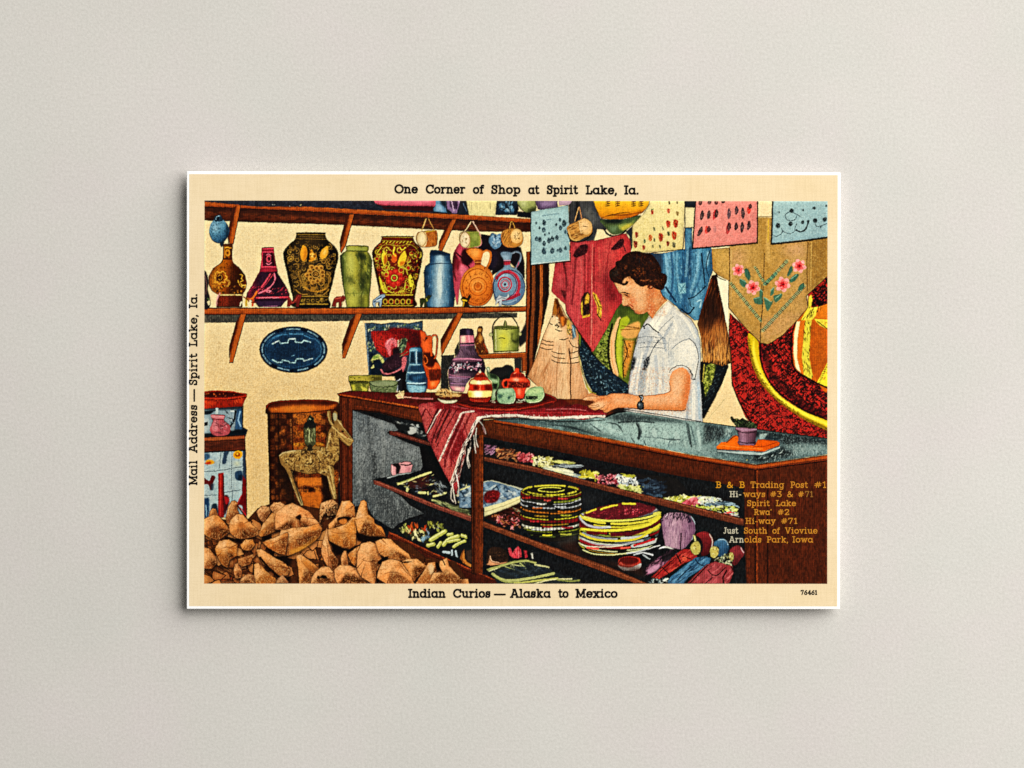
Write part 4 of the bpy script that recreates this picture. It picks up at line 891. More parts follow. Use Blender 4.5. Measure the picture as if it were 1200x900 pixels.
BEG('display_card', 'pale blue card pinned with looped strings of dark beads', '9dbdc2', '635,240 1030,240 1030,522 628,568', s=0)
ALL(LG([(0, 'a6c6c8'), (1, '8fb0b8')], (640, 240), (900, 560)))
for p in ('690,460 700,490 660,520 635,510', '760,340 720,370 730,400 755,410 790,400 800,375', '700,480 740,500 780,490 790,460 800,430', '800,470 830,490 865,470 885,420', '925,410 945,450 1010,430', '760,345 800,365 825,380'): S('28363e', p, 5, 1, .9)
S('14191c', '795,475 830,488 865,465 882,415', 11)
for x, y, r in ((765, 340, 15), (668, 445, 16), (757, 432, 15), (842, 420, 12), (930, 408, 15), (998, 400, 15), (880, 412, 9), (925, 320, 9), (675, 350, 6), (1008, 305, 7), (915, 322, 6), (845, 335, 6), (970, 455, 6)): EL('0f1418', x, y, r, r*1.1, 20, .3)
DAB(['4a5e66', '6d8a92'], '650,280 1010,280 1010,500 650,540', 46, 11, 4, 0, 180, .7)
GRAIN('628,240 1030,240 1030,568 628,568', 'bed6d4', .66, .5, 1.1, 1.1, seed=53); GRAIN('628,240 1030,240 1030,568 628,568', '789ca4', .72, .5, 1.1, 1.1, seed=54); END()
S('14100f', '633,240 622,572', 10, 0); S('14100f', '622,574 800,558 1030,526', 13, 0)

# ---- small shelf with can and figurine
O(510, 320)
BEG('shelf_board', 'little lower shelf under the green can', '9c4a1c', '290,572 400,564 635,556 635,690 608,690 606,596 555,598 320,604 300,600', s=0); S('c8702c', '300,578 635,564', 7); S('3a160a', '300,602 606,594', 6); S('6a2c10', '612,600 614,690', 8); S('1a0c08', '290,572 635,556', 4); END()
F('2c2a28', '555,600 606,596 606,690 640,700 560,700'); F('1d1c1c', '575,470 640,340 640,480 595,520', 0, .6)
F('22211f', '45,580 135,575 130,620 100,660 85,700 95,790 100,830 40,820 40,640', 0); GRAIN('40,575 140,575 100,830 40,830', '4a4640', .6, .6, 1.2, 1.5, seed=55); F('2b2927', '135,545 165,480 170,560 140,590', 0, .3)
F('1c1c1c', '380,700 420,665 470,660 500,645 540,655 555,690 560,740 430,750 390,730', 1, .4)
BEG('figurine', 'small brown carved figure on the lower shelf', '5a2c14', '295,400 305,378 325,376 335,400 330,430 345,470 350,500 372,555 365,570 285,570 285,520 275,470 290,440', s=1)
DAB(['d99a4a', '3a1a0c', '8a4a20', '1a0c08'], '285,420 345,440 365,560 290,565', 40, 26, 9, 80, 50, .9); F('d8a458', '298,390 325,388 322,415 300,412', 0, .6); F('d0904a', '305,440 338,440 335,480 310,485', 0, .8); S('c04c14', '345,500 368,556', 6); S('140a06', '300,380 315,372 335,392', 10); END()
BEG('can', 'pale green enamel can with lid and wire handle', 'a7ab58', '408,388 590,385 592,420 585,550 410,558 405,480', s=0)
ALL(LG([(0, '6d7236'), (.2, 'b4b864'), (.42, 'c9c85c'), (.6, 'b6b95c'), (.78, '7f863e'), (1, '4a5026')], (405, 450), (592, 455)))
F('d6d04a', '445,430 500,430 520,470 510,500 490,530 480,550 460,540 465,490', 0, 2, .8); S('5a6028', '450,460 470,455 490,460', 7); F('3a401c', '535,420 545,420 543,470 560,475 590,450 588,490 560,495 535,475', 0, .8); S('e0dfa0', '425,400 428,540', 6); S('2c3014', '408,552 585,546', 6)
ADD('9a9c54', ell(500, 380, 92, 12), s=0); F('545a2a', ell(500, 381, 80, 9), 0, 0); S('1c1c12', '410,388 500,396 590,386', 5)
ADDS('1d2016', '404,470 402,380 430,330 470,302 500,294 540,310 570,350 585,385', 7); ADD('8f9158', '480,370 484,340 490,332 498,340 504,372'); S('23240f', '484,370 490,335 500,340 503,370', 4); EL('d8d6a0', 393, 432, 12, 14); ADD('c3c38a', ell(393, 432, 15, 14), s=0); ADD('b8b87c', ell(597, 428, 11, 12), s=0); S('8f9158', '430,335 470,308 500,300 540,316', 3); RING('23240f', 393, 432, 15, 14, 4)
S('1a1a10', '404,390 408,556', 5); END()
# ---- poster and pitchers on the counter's far end
O(400, 370, 9)
BEG('painted_poster', 'painted cloth with a red field and pale flowers on the wall', '2c3c4c', '245,80 330,75 420,88 560,68 700,82 858,55 858,640 290,640 270,400', s=0)
F('8fa6b4', '245,80 258,78 285,400 295,640 285,640 262,400', 0, .2); F('3f5668', '270,90 850,70 850,130 290,130', 0, 1.2); F('0f1a26', '300,380 420,440 480,640 310,640', 0, 1.5); DAB(['4a6478', '1a2836', '6a8494'], '260,90 850,75 850,160 320,160 300,620 290,620', 90, 28, 9, 30, 90, .5)
for x, y in ((320, 130), (470, 130), (630, 128), (790, 128), (310, 300), (320, 350)): DAB(['d6d8a8', '8aa05a', 'e8e4c0', '4a6a3a'], [(x-35, y-30), (x+35, y-30), (x+35, y+30), (x-35, y+30)], 12, 26, 12, 0, 180, .9)
F('9c1c1a', '315,165 480,160 560,130 700,140 830,160 800,330 700,420 500,440 450,440 370,360 320,230', 0, .5); F('6a1014', '500,130 720,140 760,330 640,260 560,200 500,180', 0, 1.5); F('b02a22', '320,180 440,200 470,330 440,420 380,340', 0, 2); F('4a0c10', '690,150 860,170 850,330 720,330', 0, 1.5); DAB(['5a0c10', 'c2382c'], '320,170 800,160 700,400 450,430', 60, 40, 8, 45, 50, .4)
F('dc7076', '465,280 500,245 545,235 580,260 585,320 560,330 530,300 520,420 500,420 480,370 462,330', 1, .4); F('a8404a', '540,290 560,320 545,360 530,340', 0, .5); S('f0a0a4', '480,300 500,260 540,245', 9)
F('3a4a3a', '610,300 650,240 690,250 680,340 630,400 600,380', 1, .5); DAB(['8aa070', 'c8c8a0', '1a241a'], '600,260 690,240 670,380 600,390', 26, 40, 10, 110, 30, .9); S('d8c8b0', '600,260 598,330', 10); F('1e1016', '540,350 600,330 620,400 540,420', 0, .8)
F('c8c878', '310,480 340,430 390,405 440,450 455,500 430,500 400,460 350,470', 1, .4); F('7f9a4a', '330,430 400,415 380,450 340,460', 0, .5); F('cfcf88', '310,550 340,515 350,545 320,560'); F('a8ac58', '320,490 345,460 330,500', 0, .3)
F('2c1622', '430,530 500,440 580,400 650,430 640,520 560,570 480,590', 1, .4); F('0e0a10', '440,590 640,560 700,600 700,690 560,690 480,640', 0, .6); S('da7a80', '420,570 450,610 520,610 600,575 640,545', 16, 1, .95); F('d87078', '640,450 665,430 690,450 680,520 655,590 640,570 635,500', 1, .4); DAB(['3a2030', '5a3448'], '450,500 620,430 630,520 480,580', 40, 34, 10, 60, 40, .6); S('8a7a5a', '620,430 700,380', 9)
GRAIN('245,55 858,55 858,640 290,640', '0c0c12', .68, .5, 1.1, 1.1, seed=56); END()
F('0e0c10', '560,640 700,600 730,820 600,800', 0, .6)
BEG('pitcher', 'orange and dark brown pitcher with a tall handle', 'c8481a', '800,180 830,150 880,170 900,210 940,205 960,260 960,380 1000,460 1045,540 1055,620 1040,700 1000,770 940,780 880,760 860,500 860,380 820,280', s=0)
F('5a0f0c', '700,180 760,140 840,160 870,230 840,300 760,330 720,300', 1, .8); F('e2602a', '830,160 880,170 900,215 945,215 950,380 880,395 850,330', 0, .6); F('1c0a0a', '830,210 880,270 890,220 910,230 880,275', 0, .5); F('3a0f0a', '870,390 960,390 1020,480 980,540 900,540 870,470', 0, .8); S('e06a2a', '870,440 880,420 910,470 890,510 870,480', 9); S('e06a2a', '860,510 930,560 1000,545', 11); F('e0602a', '985,490 1030,500 1045,550 1010,565 975,540', 0, .5)
F('5c1c0c', '920,570 1050,565 1052,680 935,690', 0, .5); DAB(['8a2c10', '2c0c08'], '920,570 1050,565 1050,680 935,690', 30, 40, 9, 85, 15, .7); F('f0682a', '935,690 1035,680 1010,750 960,775 935,760', 0, .8); F('f49a5a', '950,700 990,700 975,740 950,745', 0, 1)
ADDS('d85a20', '950,420 945,300 955,225 975,205 1000,210 1010,260 1000,400 985,450', 17); S('f08a4a', '955,230 980,212 998,230 1000,300', 6); S('1a0c08', '1010,215 1022,270 1012,400', 8); S('1a0c08', '960,270 965,360', 8); S('1a0a08', '1000,460 1048,540 1058,620 1040,700 1000,775', 9); END()
BEG('bottle', 'pale blue glazed bottle with dark bands', '5d8fb0', '722,345 760,332 835,335 850,350 852,500 880,580 905,660 905,760 885,815 800,825 720,815 690,770 680,690 690,600 715,500', s=0)
ALL(LG([(0, '2c5272'), (.2, '7fb2cc'), (.45, '5590b4'), (.7, '2c5678'), (1, '16304a')], (680, 600), (905, 610)))
F('14283c', '725,380 845,380 850,500 718,505', 0, .8); F('6fa6c4', '775,380 800,380 800,500 780,500', 0, .8); S('a8d0dc', '730,370 790,360 800,370', 9); F('1d3a56', '725,525 870,525 880,590 705,590', 0, 1); F('152c44', '705,615 880,612 890,700 760,700 700,680', 0, 1); F('2f5f86', '740,640 860,630 860,660 780,690', 0, 1.5); S('b8dce4', '700,600 800,603 875,598', 11); S('a2ccd8', '715,518 830,518', 7); S('c0e0e6', '695,710 800,716 890,708', 13); S('0c1824', '700,725 860,735 895,720', 9); F('8cc0d2', '700,735 890,740 880,810 800,820 725,808', 0, 1); DAB(['d8eef0', '3a6a8c'], '700,735 890,740 880,810 725,808', 26, 30, 7, 20, 40, .6)
S('8fb8c8', '722,350 722,480', 6); S('c8e0e6', '790,375 792,505', 8); S('9cc8d4', '684,690 692,600 718,500', 7); F('3a2c4a', '880,650 905,650 905,770 890,790', 0, 1.2, .7); S('0d1824', '722,345 760,332 835,335 850,350', 8); S('0d1824', '850,350 855,500 905,660 908,760 880,818', 9); END()
BEG('bowl', 'yellow green bowl at the counter corner', 'a8a040', '75,640 90,630 300,625 430,630 430,690 300,700 285,800 110,800 90,720 75,690', s=0)
F('b8a848', '80,650 280,642 420,640 400,690 200,690 90,690', 0, .8); F('4a4a20', '85,700 300,700 285,800 105,800', 0, .8); F('3a3818', '300,640 430,640 430,690 320,690', 0, 2); F('2a2c12', '75,685 290,690 300,705 95,712', 0, .3); F('6a6c2c', '100,720 285,710 280,800 115,795', 0, 1); F('d2c84c', '105,730 140,730 150,790 120,790', 0, .6); F('cdc450', '200,740 275,770 270,800 230,795', 0, .5); DAB(['3a3c14', 'd8d060'], '80,640 420,640 285,800 110,800', 50, 24, 7, 10, 50, .7); S('1a1a0c', '80,640 90,632 300,627', 6); S('1c1c0c', '80,690 110,800', 7); END()
BEG('bowl', 'grey green oval bowl at the counter corner', '6a7650', '295,700 330,690 450,680 560,685 600,700 575,800 540,822 420,828 320,800', s=1)
F('8f9a74', '310,705 450,690 590,705 540,735 400,745 320,730', 0, 1); S('23281a', '300,715 350,745 450,755 560,740 600,705', 8); DAB(['3a4428', 'a8b088', '54603c'], '320,750 570,745 550,815 350,805', 60, 34, 8, 5, 30, .7); S('16180f', '295,700 320,800 420,830 540,824', 8); END()
F('1c1c20', '600,690 640,660 640,800 590,790', 0, .6); S('b8c0c8', '585,690 620,670', 10); S('a8b4bc', '595,740 590,800', 10)

# ---- big purple jug, behind the tray
O(510, 370, 8.18)
BEG('jug', 'big purple and pink banded clay jug', '5e3f58', '235,135 260,122 350,125 365,140 378,260 385,330 410,380 460,420 485,500 470,560 340,600 300,650 270,735 160,720 135,680 125,600 130,500 160,430 210,380 232,320', s=0)
ALL(LG([(0, '42303e'), (.2, '846674'), (.45, '5f485a'), (.7, '382632'), (1, '241722')], (125, 500), (480, 520)))
F('2a1c2a', '238,130 262,122 350,126 366,142 366,185 236,190', 0, .4); F('54405a', '300,130 330,130 330,180 300,185', 0, 1); F('d87a8a', '238,192 368,188 374,255 236,262', 0, .3); F('f2d8c0', '248,195 290,193 290,255 246,258', 0, .8); S('e8a0b0', '320,195 330,252', 12); S('1c1018', '236,268 378,262', 8); S('b87090', '234,285 380,280', 8)
DAB(['8a6a88', '3a2438', '2a1828', '6d5070'], '232,290 385,290 405,380 200,390', 60, 40, 8, 75, 15, .7); S('c07a98', '165,420 300,412 440,425', 14); S('8a4a68', '180,432 430,436', 5)
F('1e1220', '140,440 440,440 470,540 140,560', 0, 1, .8)
for x, y, r in ((165, 485, 32), (235, 490, 24), (300, 480, 40), (370, 510, 30), (420, 470, 18), (200, 520, 22)):
    DAB(['e09ab0', 'f2e0e0', 'b06888', '2c1a2c', 'c0d0d8'], [(x-r, y-r), (x+r, y-r), (x+r, y+r), (x-r, y+r)], 16, 26, 11, 0, 180, .9)
S('a86a8c', '135,565 200,580 340,590', 8); DAB(['8a6a90', '4a3450', 'a080a0'], '135,590 320,600 300,650 150,670', 44, 60, 5, 3, 6, .8); S('b080a8', '130,590 310,602', 6); S('b080a8', '150,650 290,655', 6); F('e09098', '140,675 290,685 270,730 165,715', 0, .5); F('f4dcc8', '185,685 250,690 250,718 190,712', 0, 1)
S('140c14', '410,380 462,425 486,500', 8); S('1a1018', '235,135 232,320 210,380', 5); S('e090a8', '130,510 128,590', 5); END()

# ---- big straw brooms
O(610, 340, 6.425)
BEG('straw_broom', 'large upright straw brooms tied with dark cord', 'd9a074', '235,190 255,60 280,60 300,110 340,190 360,210 420,290 440,340 440,480 460,600 500,740 520,800 480,835 380,840 270,845 200,790 50,650 110,520 160,370 215,240', s=0)
ALL(LG([(0, 'c98a5e'), (.3, 'dca878'), (.5, 'e8c094'), (.7, 'd89c6c'), (1, 'c8845a')], (60, 600), (500, 600)))
F('5a2c14', '240,190 258,65 282,65 300,130 330,200 360,220 340,260 300,290 270,190', 0, .6); DAB(['8a4a1c', '2a140a', 'c87c34'], '240,190 258,65 300,130 350,250 300,280', 46, 50, 7, 95, 15, .9); F('b8742c', '245,90 262,80 268,180 245,185', 0, .8); F('d8782c', '300,200 325,200 325,270 312,270', 0, .5); F('d8b44a', '350,220 370,230 375,330 350,330', 0, .8); S('7a1c10', '248,85 232,185', 7)
F('efd0a0', '220,190 270,200 300,260 290,400 230,370 180,380', 0, 2); F('ecc898', '300,290 350,300 360,600 380,840 280,840 290,600', 0, 2, .8); F('e8b888', '180,390 240,400 200,560 150,650 110,640', 0, 3, .6); F('d08c60', '200,560 290,560 270,780 200,780', 0, 4, .6); F('e0b488', '385,560 450,560 500,780 390,830', 0, 3, .6); F('e8c89c', '370,360 430,370 445,540 380,560', 0, 2)
DAB(['b87a50', 'f0cfa4', 'a8683e', 'e8ba8a'], '160,400 430,380 500,800 270,840 70,650', 330, 110, 4.5, 92, 14, .45); DAB(['a8643c', '8a4a2a'], '80,640 200,500 220,760 150,720', 26, 120, 4, 115, 8, .5)
S('3a1c10', '365,440 378,560 375,700 380,840', 9, 1, .9); S('8a5432', '290,420 275,600 270,800', 5, 1, .6)
for p in ('215,245 240,262 268,270', '262,295 285,305 310,308', '165,370 200,385 245,390', '158,400 200,412 245,415', '150,430 190,445 240,445', '295,370 330,372 360,360', '235,460 280,475 330,480', '238,495 280,510 330,515', '235,525 280,545 360,550', '365,475 400,470 430,458', '372,515 405,510 435,502', '372,550 405,548 440,540', '270,300 300,310', '365,380 390,420 430,430'): S('1c120c', p, 6, 1, .9)
DOT(['2a180e', 'f4dcb0'], '220,195 300,210 300,300 220,250', 20, 7); DAB(['f6e4bc', '2a180e', '7a5a32'], '345,250 385,290 400,370 350,360', 24, 26, 7, 50, 50, .9); S('0f0b08', '440,340 438,480 460,600 505,750', 6); S('5a3018', '50,650 110,520 160,370 215,240', 6); S('d8c878', '440,500 470,640 520,750', 7); S('e8dcae', '470,640 500,740 545,775', 12)
END()
O(510, 320)
F('4d6a7a', '960,360 985,370 990,440 965,470', 0, .5); S('a8c0c8', '965,375 985,450', 7)

# ================================================================ counter and showcase
O(360, 440)
# dark inside of the case
BEG('showcase_interior', 'dark inside of the counter showcase', '131416', '310,200 620,260 790,270 1240,300 1240,420 1700,500 2700,700 3170,760 3170,1480 -100,1480 200,900', s=0)
GRAIN('310,240 3170,500 3170,1480 310,1480', '22262a', .6, .7, 1.2, 2.4, seed=61); GRAIN('310,240 3170,500 3170,1480 310,1480', '050506', .66, .6, 1.2, 2.4, seed=62)
F('2e3236', '1420,780 1800,700 2100,900 1900,960 1500,840', 0, 10, .5); F('2c2e2e', '2400,820 2700,900 2600,1000', 0, 8, .4)
END()
BEG('showcase_panel', 'grey glazed end of the showcase', '6c7174', '320,245 440,285 615,345 640,385 560,400 600,425 700,470 790,505 812,640 800,665 720,690 560,712 470,728 560,790 660,850 720,910 820,970 700,1010 640,1045 600,1080 480,1010 400,900 320,930', s=0)
O(360, 440)
ALL(LG([(0, '5c646a'), (.3, '71777a'), (.6, '5b6062'), (1, '3f4446')], (320, 260), (620, 1050)))
DAB(['8f9596', '4a4f52', '777c7e', '9aa0a0', '2c3033'], '320,250 615,345 812,640 600,720 820,970 600,1080 320,930', 420, 70, 9, 92, 10, .4)
for p, c in (('430,290 450,500 440,700', '3c4144'), ('470,560 480,730', '1f2224'), ('330,260 335,600', '828a8e'), ('520,330 540,500 530,700', '878c8c'), ('620,440 700,520 790,560', '80868a'), ('400,760 420,900', '2d3134'), ('600,820 700,890 800,950', '8a8f90')): S(c, p, 26, 1, .4)
F('9ba1a2', '440,290 600,345 620,380 500,360', 0, 2, .55); F('888e90', '620,450 780,510 800,600 700,540', 0, 3, .5); F('232628', '470,540 500,640 480,730 460,730', 0, 2, .5); F('2b2f32', '470,730 560,790 600,1000 480,900', 0, 6, .55)
for sd, c in ((63, '303436'), (64, 'a3a8a8')): GRAIN('310,240 830,240 830,1090 310,1090', c, .66, .5, 1.0, 1.4, seed=sd)
END()
F('0c0c0d', '795,500 870,490 1000,770 820,670 815,600', 0, .6)
# things seen through the end glass
DAB(['7d8486', 'c4c8c4', '2a2e30'], '620,330 780,350 830,430 700,400', 34, 34, 16, 10, 50, .8); F('b9bcb8', '705,385 730,360 765,375 760,405 720,415', 1, .4); F('17191a', '620,340 700,350 720,390 650,380', 1, .5)
BEG('showcase_shelf', 'short upper shelf inside the case end', '6a3026', '575,388 640,398 865,470 865,495 640,428 578,418', s=0); S('8a4a3a', '580,394 860,480', 6); S('1a0b0a', '578,420 860,498', 6); GRAIN('570,380 870,380 870,500 570,500', '3a1612', .6, .6, 1.5, 1.2, seed=65); END()
BEG('cup', 'pale pink cup on the case shelf', 'e0a0a4', '590,625 650,615 680,602 725,608 742,630 730,680 650,690 600,705 588,680', s=0)
F('20181a', '590,620 640,612 660,640 645,690 625,700 625,650', 0, .4); S('2a1a1c', '660,625 700,632 735,622', 8); F('c8828a', '700,640 730,640 722,680 690,680', 0, 1); S('1c1416', '660,612 700,602 735,612', 7); S('f0c0c0', '600,640 598,700', 8); END()
S('a8b0b0', '565,720 640,700 730,685', 9)
S('d4cf88', '640,765 720,735 800,705 870,680', 15, 1, 1); S('8f9a58', '650,755 760,715', 6); F('3a1a18', '720,745 860,700 860,770 800,800 700,790', 0, .6, .9); DAB(['c9c47c', '4a1c18', 'e0dca0', '6a7480', '1a1a1a'], '640,760 880,690 960,800 900,860 700,800', 60, 30, 9, -15, 30, .9)
for p, w in (('705,795 705,810', 16), ('790,825 830,825', 18), ('850,820 850,835', 12), ('890,850 930,840 975,825', 16), ('880,875 940,895', 12)): S('d8d690', p, w, 1, .95)
DAB(['5b6670', 'aab4b8', '20262a'], '890,740 1000,780 1010,850 920,830', 30, 40, 12, 70, 40, .7)
DAB(['8fa8bc', 'c8d2d0', 'd8d49a', '3a5878', '203040'], '1060,760 1145,760 1145,900 1060,900', 60, 40, 14, 60, 60, .9)
F('d8b484', '1115,930 1160,870 1160,930') if 0 else None
BEG('showcase_shelf', 'long middle shelf at the case end', '7c4034', '465,735 520,748 930,915 1165,985 1165,1030 1120,1015 900,935 520,780 468,765', s=0); S('a8604c', '475,742 930,922 1160,1000', 8); S('1a0b0a', '470,768 900,940 1160,1034', 7); GRAIN('465,735 1165,735 1165,1040 465,1040', '4a1e18', .62, .5, 1.3, 1.1, seed=66); END()
F('6a7048', '880,865 1000,900 1145,960 1140,985 1000,930', 0, .8, .8); DAB(['8c9464', '2a2e20', 'b8bc8a'], '880,865 1145,945 1140,985 900,900', 40, 40, 8, 20, 20, .8)
O(360, 570)
# bottom of the case, gourds and vegetables
BEG('painted_gourds', 'painted gourds and small carvings on the case floor', '17191b', '640,300 700,250 900,240 1010,280 1120,330 1140,440 1060,500 960,470 840,430 700,370', s=0)
for x, y, c in ((660, 315, 'd8d68c'), (690, 290, 'c8ca6c'), (740, 285, 'b84a1c'), (755, 265, 'c85a24'), (720, 310, 'a83c14'), (830, 285, 'b8441c'), (760, 345, 'dcd494'), (740, 330, 'e0d8a0'), (800, 340, 'd8d08c'), (840, 330, '8aa4b8'), (850, 350, '5a7890'), (820, 380, '8ab0c4'), (870, 270, 'b8b850'), (910, 270, 'a8ac4c'), (905, 290, 'c8ccb0'), (940, 290, '9aa048'), (690, 330, 'd0ce88'), (780, 355, 'e8e0ac')):
    DAB([c, c, '2a2a18'], [(x-22, y-26), (x+22, y-26), (x+22, y+26), (x-22, y+26)], 9, 30, 15, 75, 40, .95)
for p, w in (('870,375 920,345 970,315', 30), ('850,415 890,405', 26), ('960,410 1000,370 1060,350', 26), ('990,390 1070,375', 20), ('920,425 940,395', 22), ('990,340 1020,335', 20), ('1090,345 1120,355', 24), ('1030,425 1070,400 1110,385', 20)):
    S('55602a', p, w*1.15); S('b4b55c', p, w*.95); S('dfe0a0', pts_(p)-4, w*.4, 1, .8)
for p, w in (('960,460 1000,465', 18), ('1020,450 1018,500', 11), ('1045,455 1055,500', 13)): S('b8c8d0', p, w)
END()
BEG('painted_gourds', 'orange crescent gourd against the showcase post', 'd0843c', '1105,440 1085,470 1075,505 1095,535 1130,560 1155,570 1155,545 1125,530 1110,505 1108,470', s=0); S('8a4a1c', '1100,450 1085,500 1110,540', 7); END()
F('3a2a22', '1115,450 1160,445 1160,540 1125,520', 0, .5)
BEG('skirting_board', 'brown skirting board below the showcase', '5a2414', '575,318 640,345 900,470 1180,590 1500,735 1290,735 900,600 700,480 560,400', s=0)
ALL(LG([(0, '7a3016'), (.35, '5a2212'), (1, '3c150c')], (800, 400), (760, 520))); S('c0562a', '578,322 640,350 900,474 1190,600 1400,690', 9, 1, .9); GRAIN('500,300 1500,300 1500,740 500,740', '2c0e08', .6, .6, 1.4, 1.2, seed=67); S('160a08', '590,345 900,500 1190,622', 5, 1, .6); END()
# ---- counter woodwork
O(360, 440)
BEG('counter', 'long dark brown wooden showcase counter', '54210f', '210,128 300,108 420,112 560,120 840,118 1000,120 1500,140 1780,165 2260,168 2260,300 1400,300 1230,310 1230,420 1150,420 790,330 640,300 500,262 320,245 320,930 240,930 225,700 225,150', s=0)
ALL(LG([(0, '5e2812'), (.5, '50200e'), (1, '622a14')], (220, 200), (800, 300)))
F('5c1712', '215,128 300,110 420,112 840,118 1500,140 1800,168 2000,300 800,225', 0, .6); F('3a100c', '420,112 700,140 1000,160 1400,165 1200,200 800,190', 0, 2, .8); S('b8541f', '212,135 320,150 780,228', 9, 1, .95); S('220d09', '215,150 330,163 780,242', 8); S('d07030', '600,195 780,226', 6, 1, .7); S('170806', '210,128 300,108 420,112 560,120', 6)
for x, c in ((240, '2c0e08'), (262, '6a2c14'), (285, '3a130a'), (305, '692a14')): S(c, [(x, 165), (x+2, 930)], 12, 1, .7)
S('140807', '322,245 322,930', 7); S('140807', '318,243 500,258 640,296 790,328', 7); S('8a3c1c', '330,215 500,240 780,300', 8, 1, .5); S('140706', '226,150 228,930', 7)
GRAIN('200,100 1300,100 1300,930 200,930', '220c07', .62, .55, 1.0, 2.6, seed=68); END()
# ---- goods on the upper shelf of the front
O(510, 440)
def goods(lab, name, items, outline):
    BEG(name, lab, '1a1818', outline, s=0)
    for cols, p, n, ln, w, an, ja in items: DAB(cols, p, int(n*1.3), ln*.8, w*1.05, an, ja, .95, 0)
    END()
goods('row of beadwork, feathers and flowers on the upper glass shelf', 'beadwork', [
    (['8a5a78', 'c090b0', '2a1c28'], '345,490 430,485 430,550 345,550', 22, 36, 8, -25, 40),
    (['b8784a', '6a3420', '3a1a14', 'd8a070'], '420,520 590,520 600,600 440,580', 46, 30, 10, -10, 60),
    (['d86a70', 'f0a0a0', '8a2a34'], '580,548 690,548 690,612 590,605', 34, 24, 12, 10, 60),
    (['e4e0a0', 'f4f0c8', 'b8b058'], '680,570 825,575 820,650 690,635', 60, 26, 9, 60, 90),
    (['d8d888', 'a8b058'], '830,595 970,605 940,625 850,615', 18, 46, 8, 5, 12),
    (['a8b4b8', '4a5458'], '820,622 1030,630 1030,645 830,645', 14, 80, 6, 2, 5),
    (['e8e4b0', 'c8ccb0', '90a0a4', 'f4f0d0'], '770,650 900,655 1060,720 1000,720 800,670', 52, 70, 9, 14, 14),
    (['e0d040', 'c0b83a', 'f0ec98'], '1030,670 1150,680 1150,735 1020,715', 36, 30, 10, 20, 60),
    (['d8707c', 'e8a0a8', '8a3040', '3a1018'], '1125,700 1290,695 1290,770 1150,765', 80, 14, 10, 0, 180),
    (['e8e8d8', 'b8c4c8', 'f4f4e8'], '1275,700 1430,715 1420,780 1290,770', 60, 22, 9, 50, 90),
    (['c8c870', '8a9a3c', 'e0e098'], '1300,770 1460,785 1470,840 1290,800', 60, 26, 9, 10, 60),
    (['2a3848', '44586c', '1a2230'], '1430,720 1620,740 1600,860 1470,830', 44, 44, 14, 0, 40),
    (['d0d060', 'a8a83c'], '1320,690 1400,695 1400,715 1320,710', 10, 34, 9, 0, 20),
    (['e8e8a0', 'd8d048', 'f4f0c0', '8a8a2c'], '1570,870 1790,840 1870,855 1800,890 1700,910 1600,890', 90, 24, 10, 0, 60),
    (['d86a78', 'e89098', 'b03a48'], '1730,900 1780,870 1880,855 1870,895 1780,930', 60, 26, 12, -20, 40),
    (['f0f0e0', 'c0d0d0', 'e0e8b0'], '1860,850 2005,850 2000,890 1850,910', 56, 24, 9, 20, 70),
    (['7d94a4', '9ab4c0', '40525c'], '1900,890 2100,890 2120,930 1900,940', 50, 50, 9, 5, 20),
    (['e0e0b8', 'd4dc70', '1a1a14', 'c0c850'], '1790,920 2130,920 2130,975 2000,965 1850,940', 90, 28, 9, 15, 60),
    (['d8383c', '1a1412', 'e8e8e0'], '2030,960 2140,960 2140,995 2040,985', 24, 26, 9, 10, 20)],
    '340,480 700,540 1100,640 1300,680 1700,720 1790,830 2140,880 2140,1010 1960,950 1700,905 1560,890 1200,790 700,650 345,575')
BEG('showcase_shelf', 'upper glass shelf edge across the front of the case', '6a3624', '345,572 420,580 700,640 1200,772 1660,880 2140,1000 2170,1010 2170,1055 2130,1048 1650,930 1200,812 700,680 345,602', s=0)
S('8f5236', '350,580 700,650 1200,780 1660,890 2160,1015', 10, 0); S('170a08', '345,604 700,684 1200,814 1650,932 2150,1054', 6, 0); S('2a110a', '345,570 700,638 1200,768 1660,876 2160,1004', 5, 0); GRAIN('340,560 2180,560 2180,1060 340,1060', '35160d', .62, .5, 1.3, 1.1, seed=72); END()
# ---- second shelf goods
BEG('book', 'large pale blue covered book lying on the middle shelf', '5e7890', '170,800 240,770 345,745 400,735 640,800 600,860 600,900 345,995 345,930 170,930', s=0)
DAB(['8fa8bc', 'c8d0cc', '3a5068', 'a8b8c0', '20303e'], '170,790 350,745 620,810 590,870 345,940 180,920', 150, 30, 15, 20, 60, .8, 0); F('5c1418', '350,830 400,805 455,820 440,880 380,900 345,880', 1, .6); DAB(['a83038', '3a0c10'], '350,820 450,815 440,890 350,890', 24, 24, 9, 0, 180, .8)
S('d8d8b8', '340,748 400,738 520,770 640,808', 12, 1, .9); F('e4dca8', '345,928 480,890 600,845 600,890 480,950 345,992', 0, .3); S('b8ac78', '345,960 480,918 600,866', 5); S('8a8058', '345,990 480,948 600,892', 5); S('e0dc9c', '175,805 240,780', 10); END()
F('2c1410', '345,1000 600,895 610,980 520,1050 400,1020', 0, .8)
DAB(['d87078', 'f0a0a0', '8a2a30', '4a1414', 'c88050'], '380,985 580,960 600,1080 500,1070', 70, 28, 12, 10, 80, .9); F('8a8468', '540,925 600,945 600,965 560,950', 0, .3); DAB(['3a1a14', '6a2c1c', '1a0c0a'], '430,980 600,910 600,1000 480,1010', 40, 30, 12, 20, 60, .9)
ls_alt = ['d4c83c', '7c1a1c', 'c8ccc8', '2a2820', 'a8842c', '8a9438']
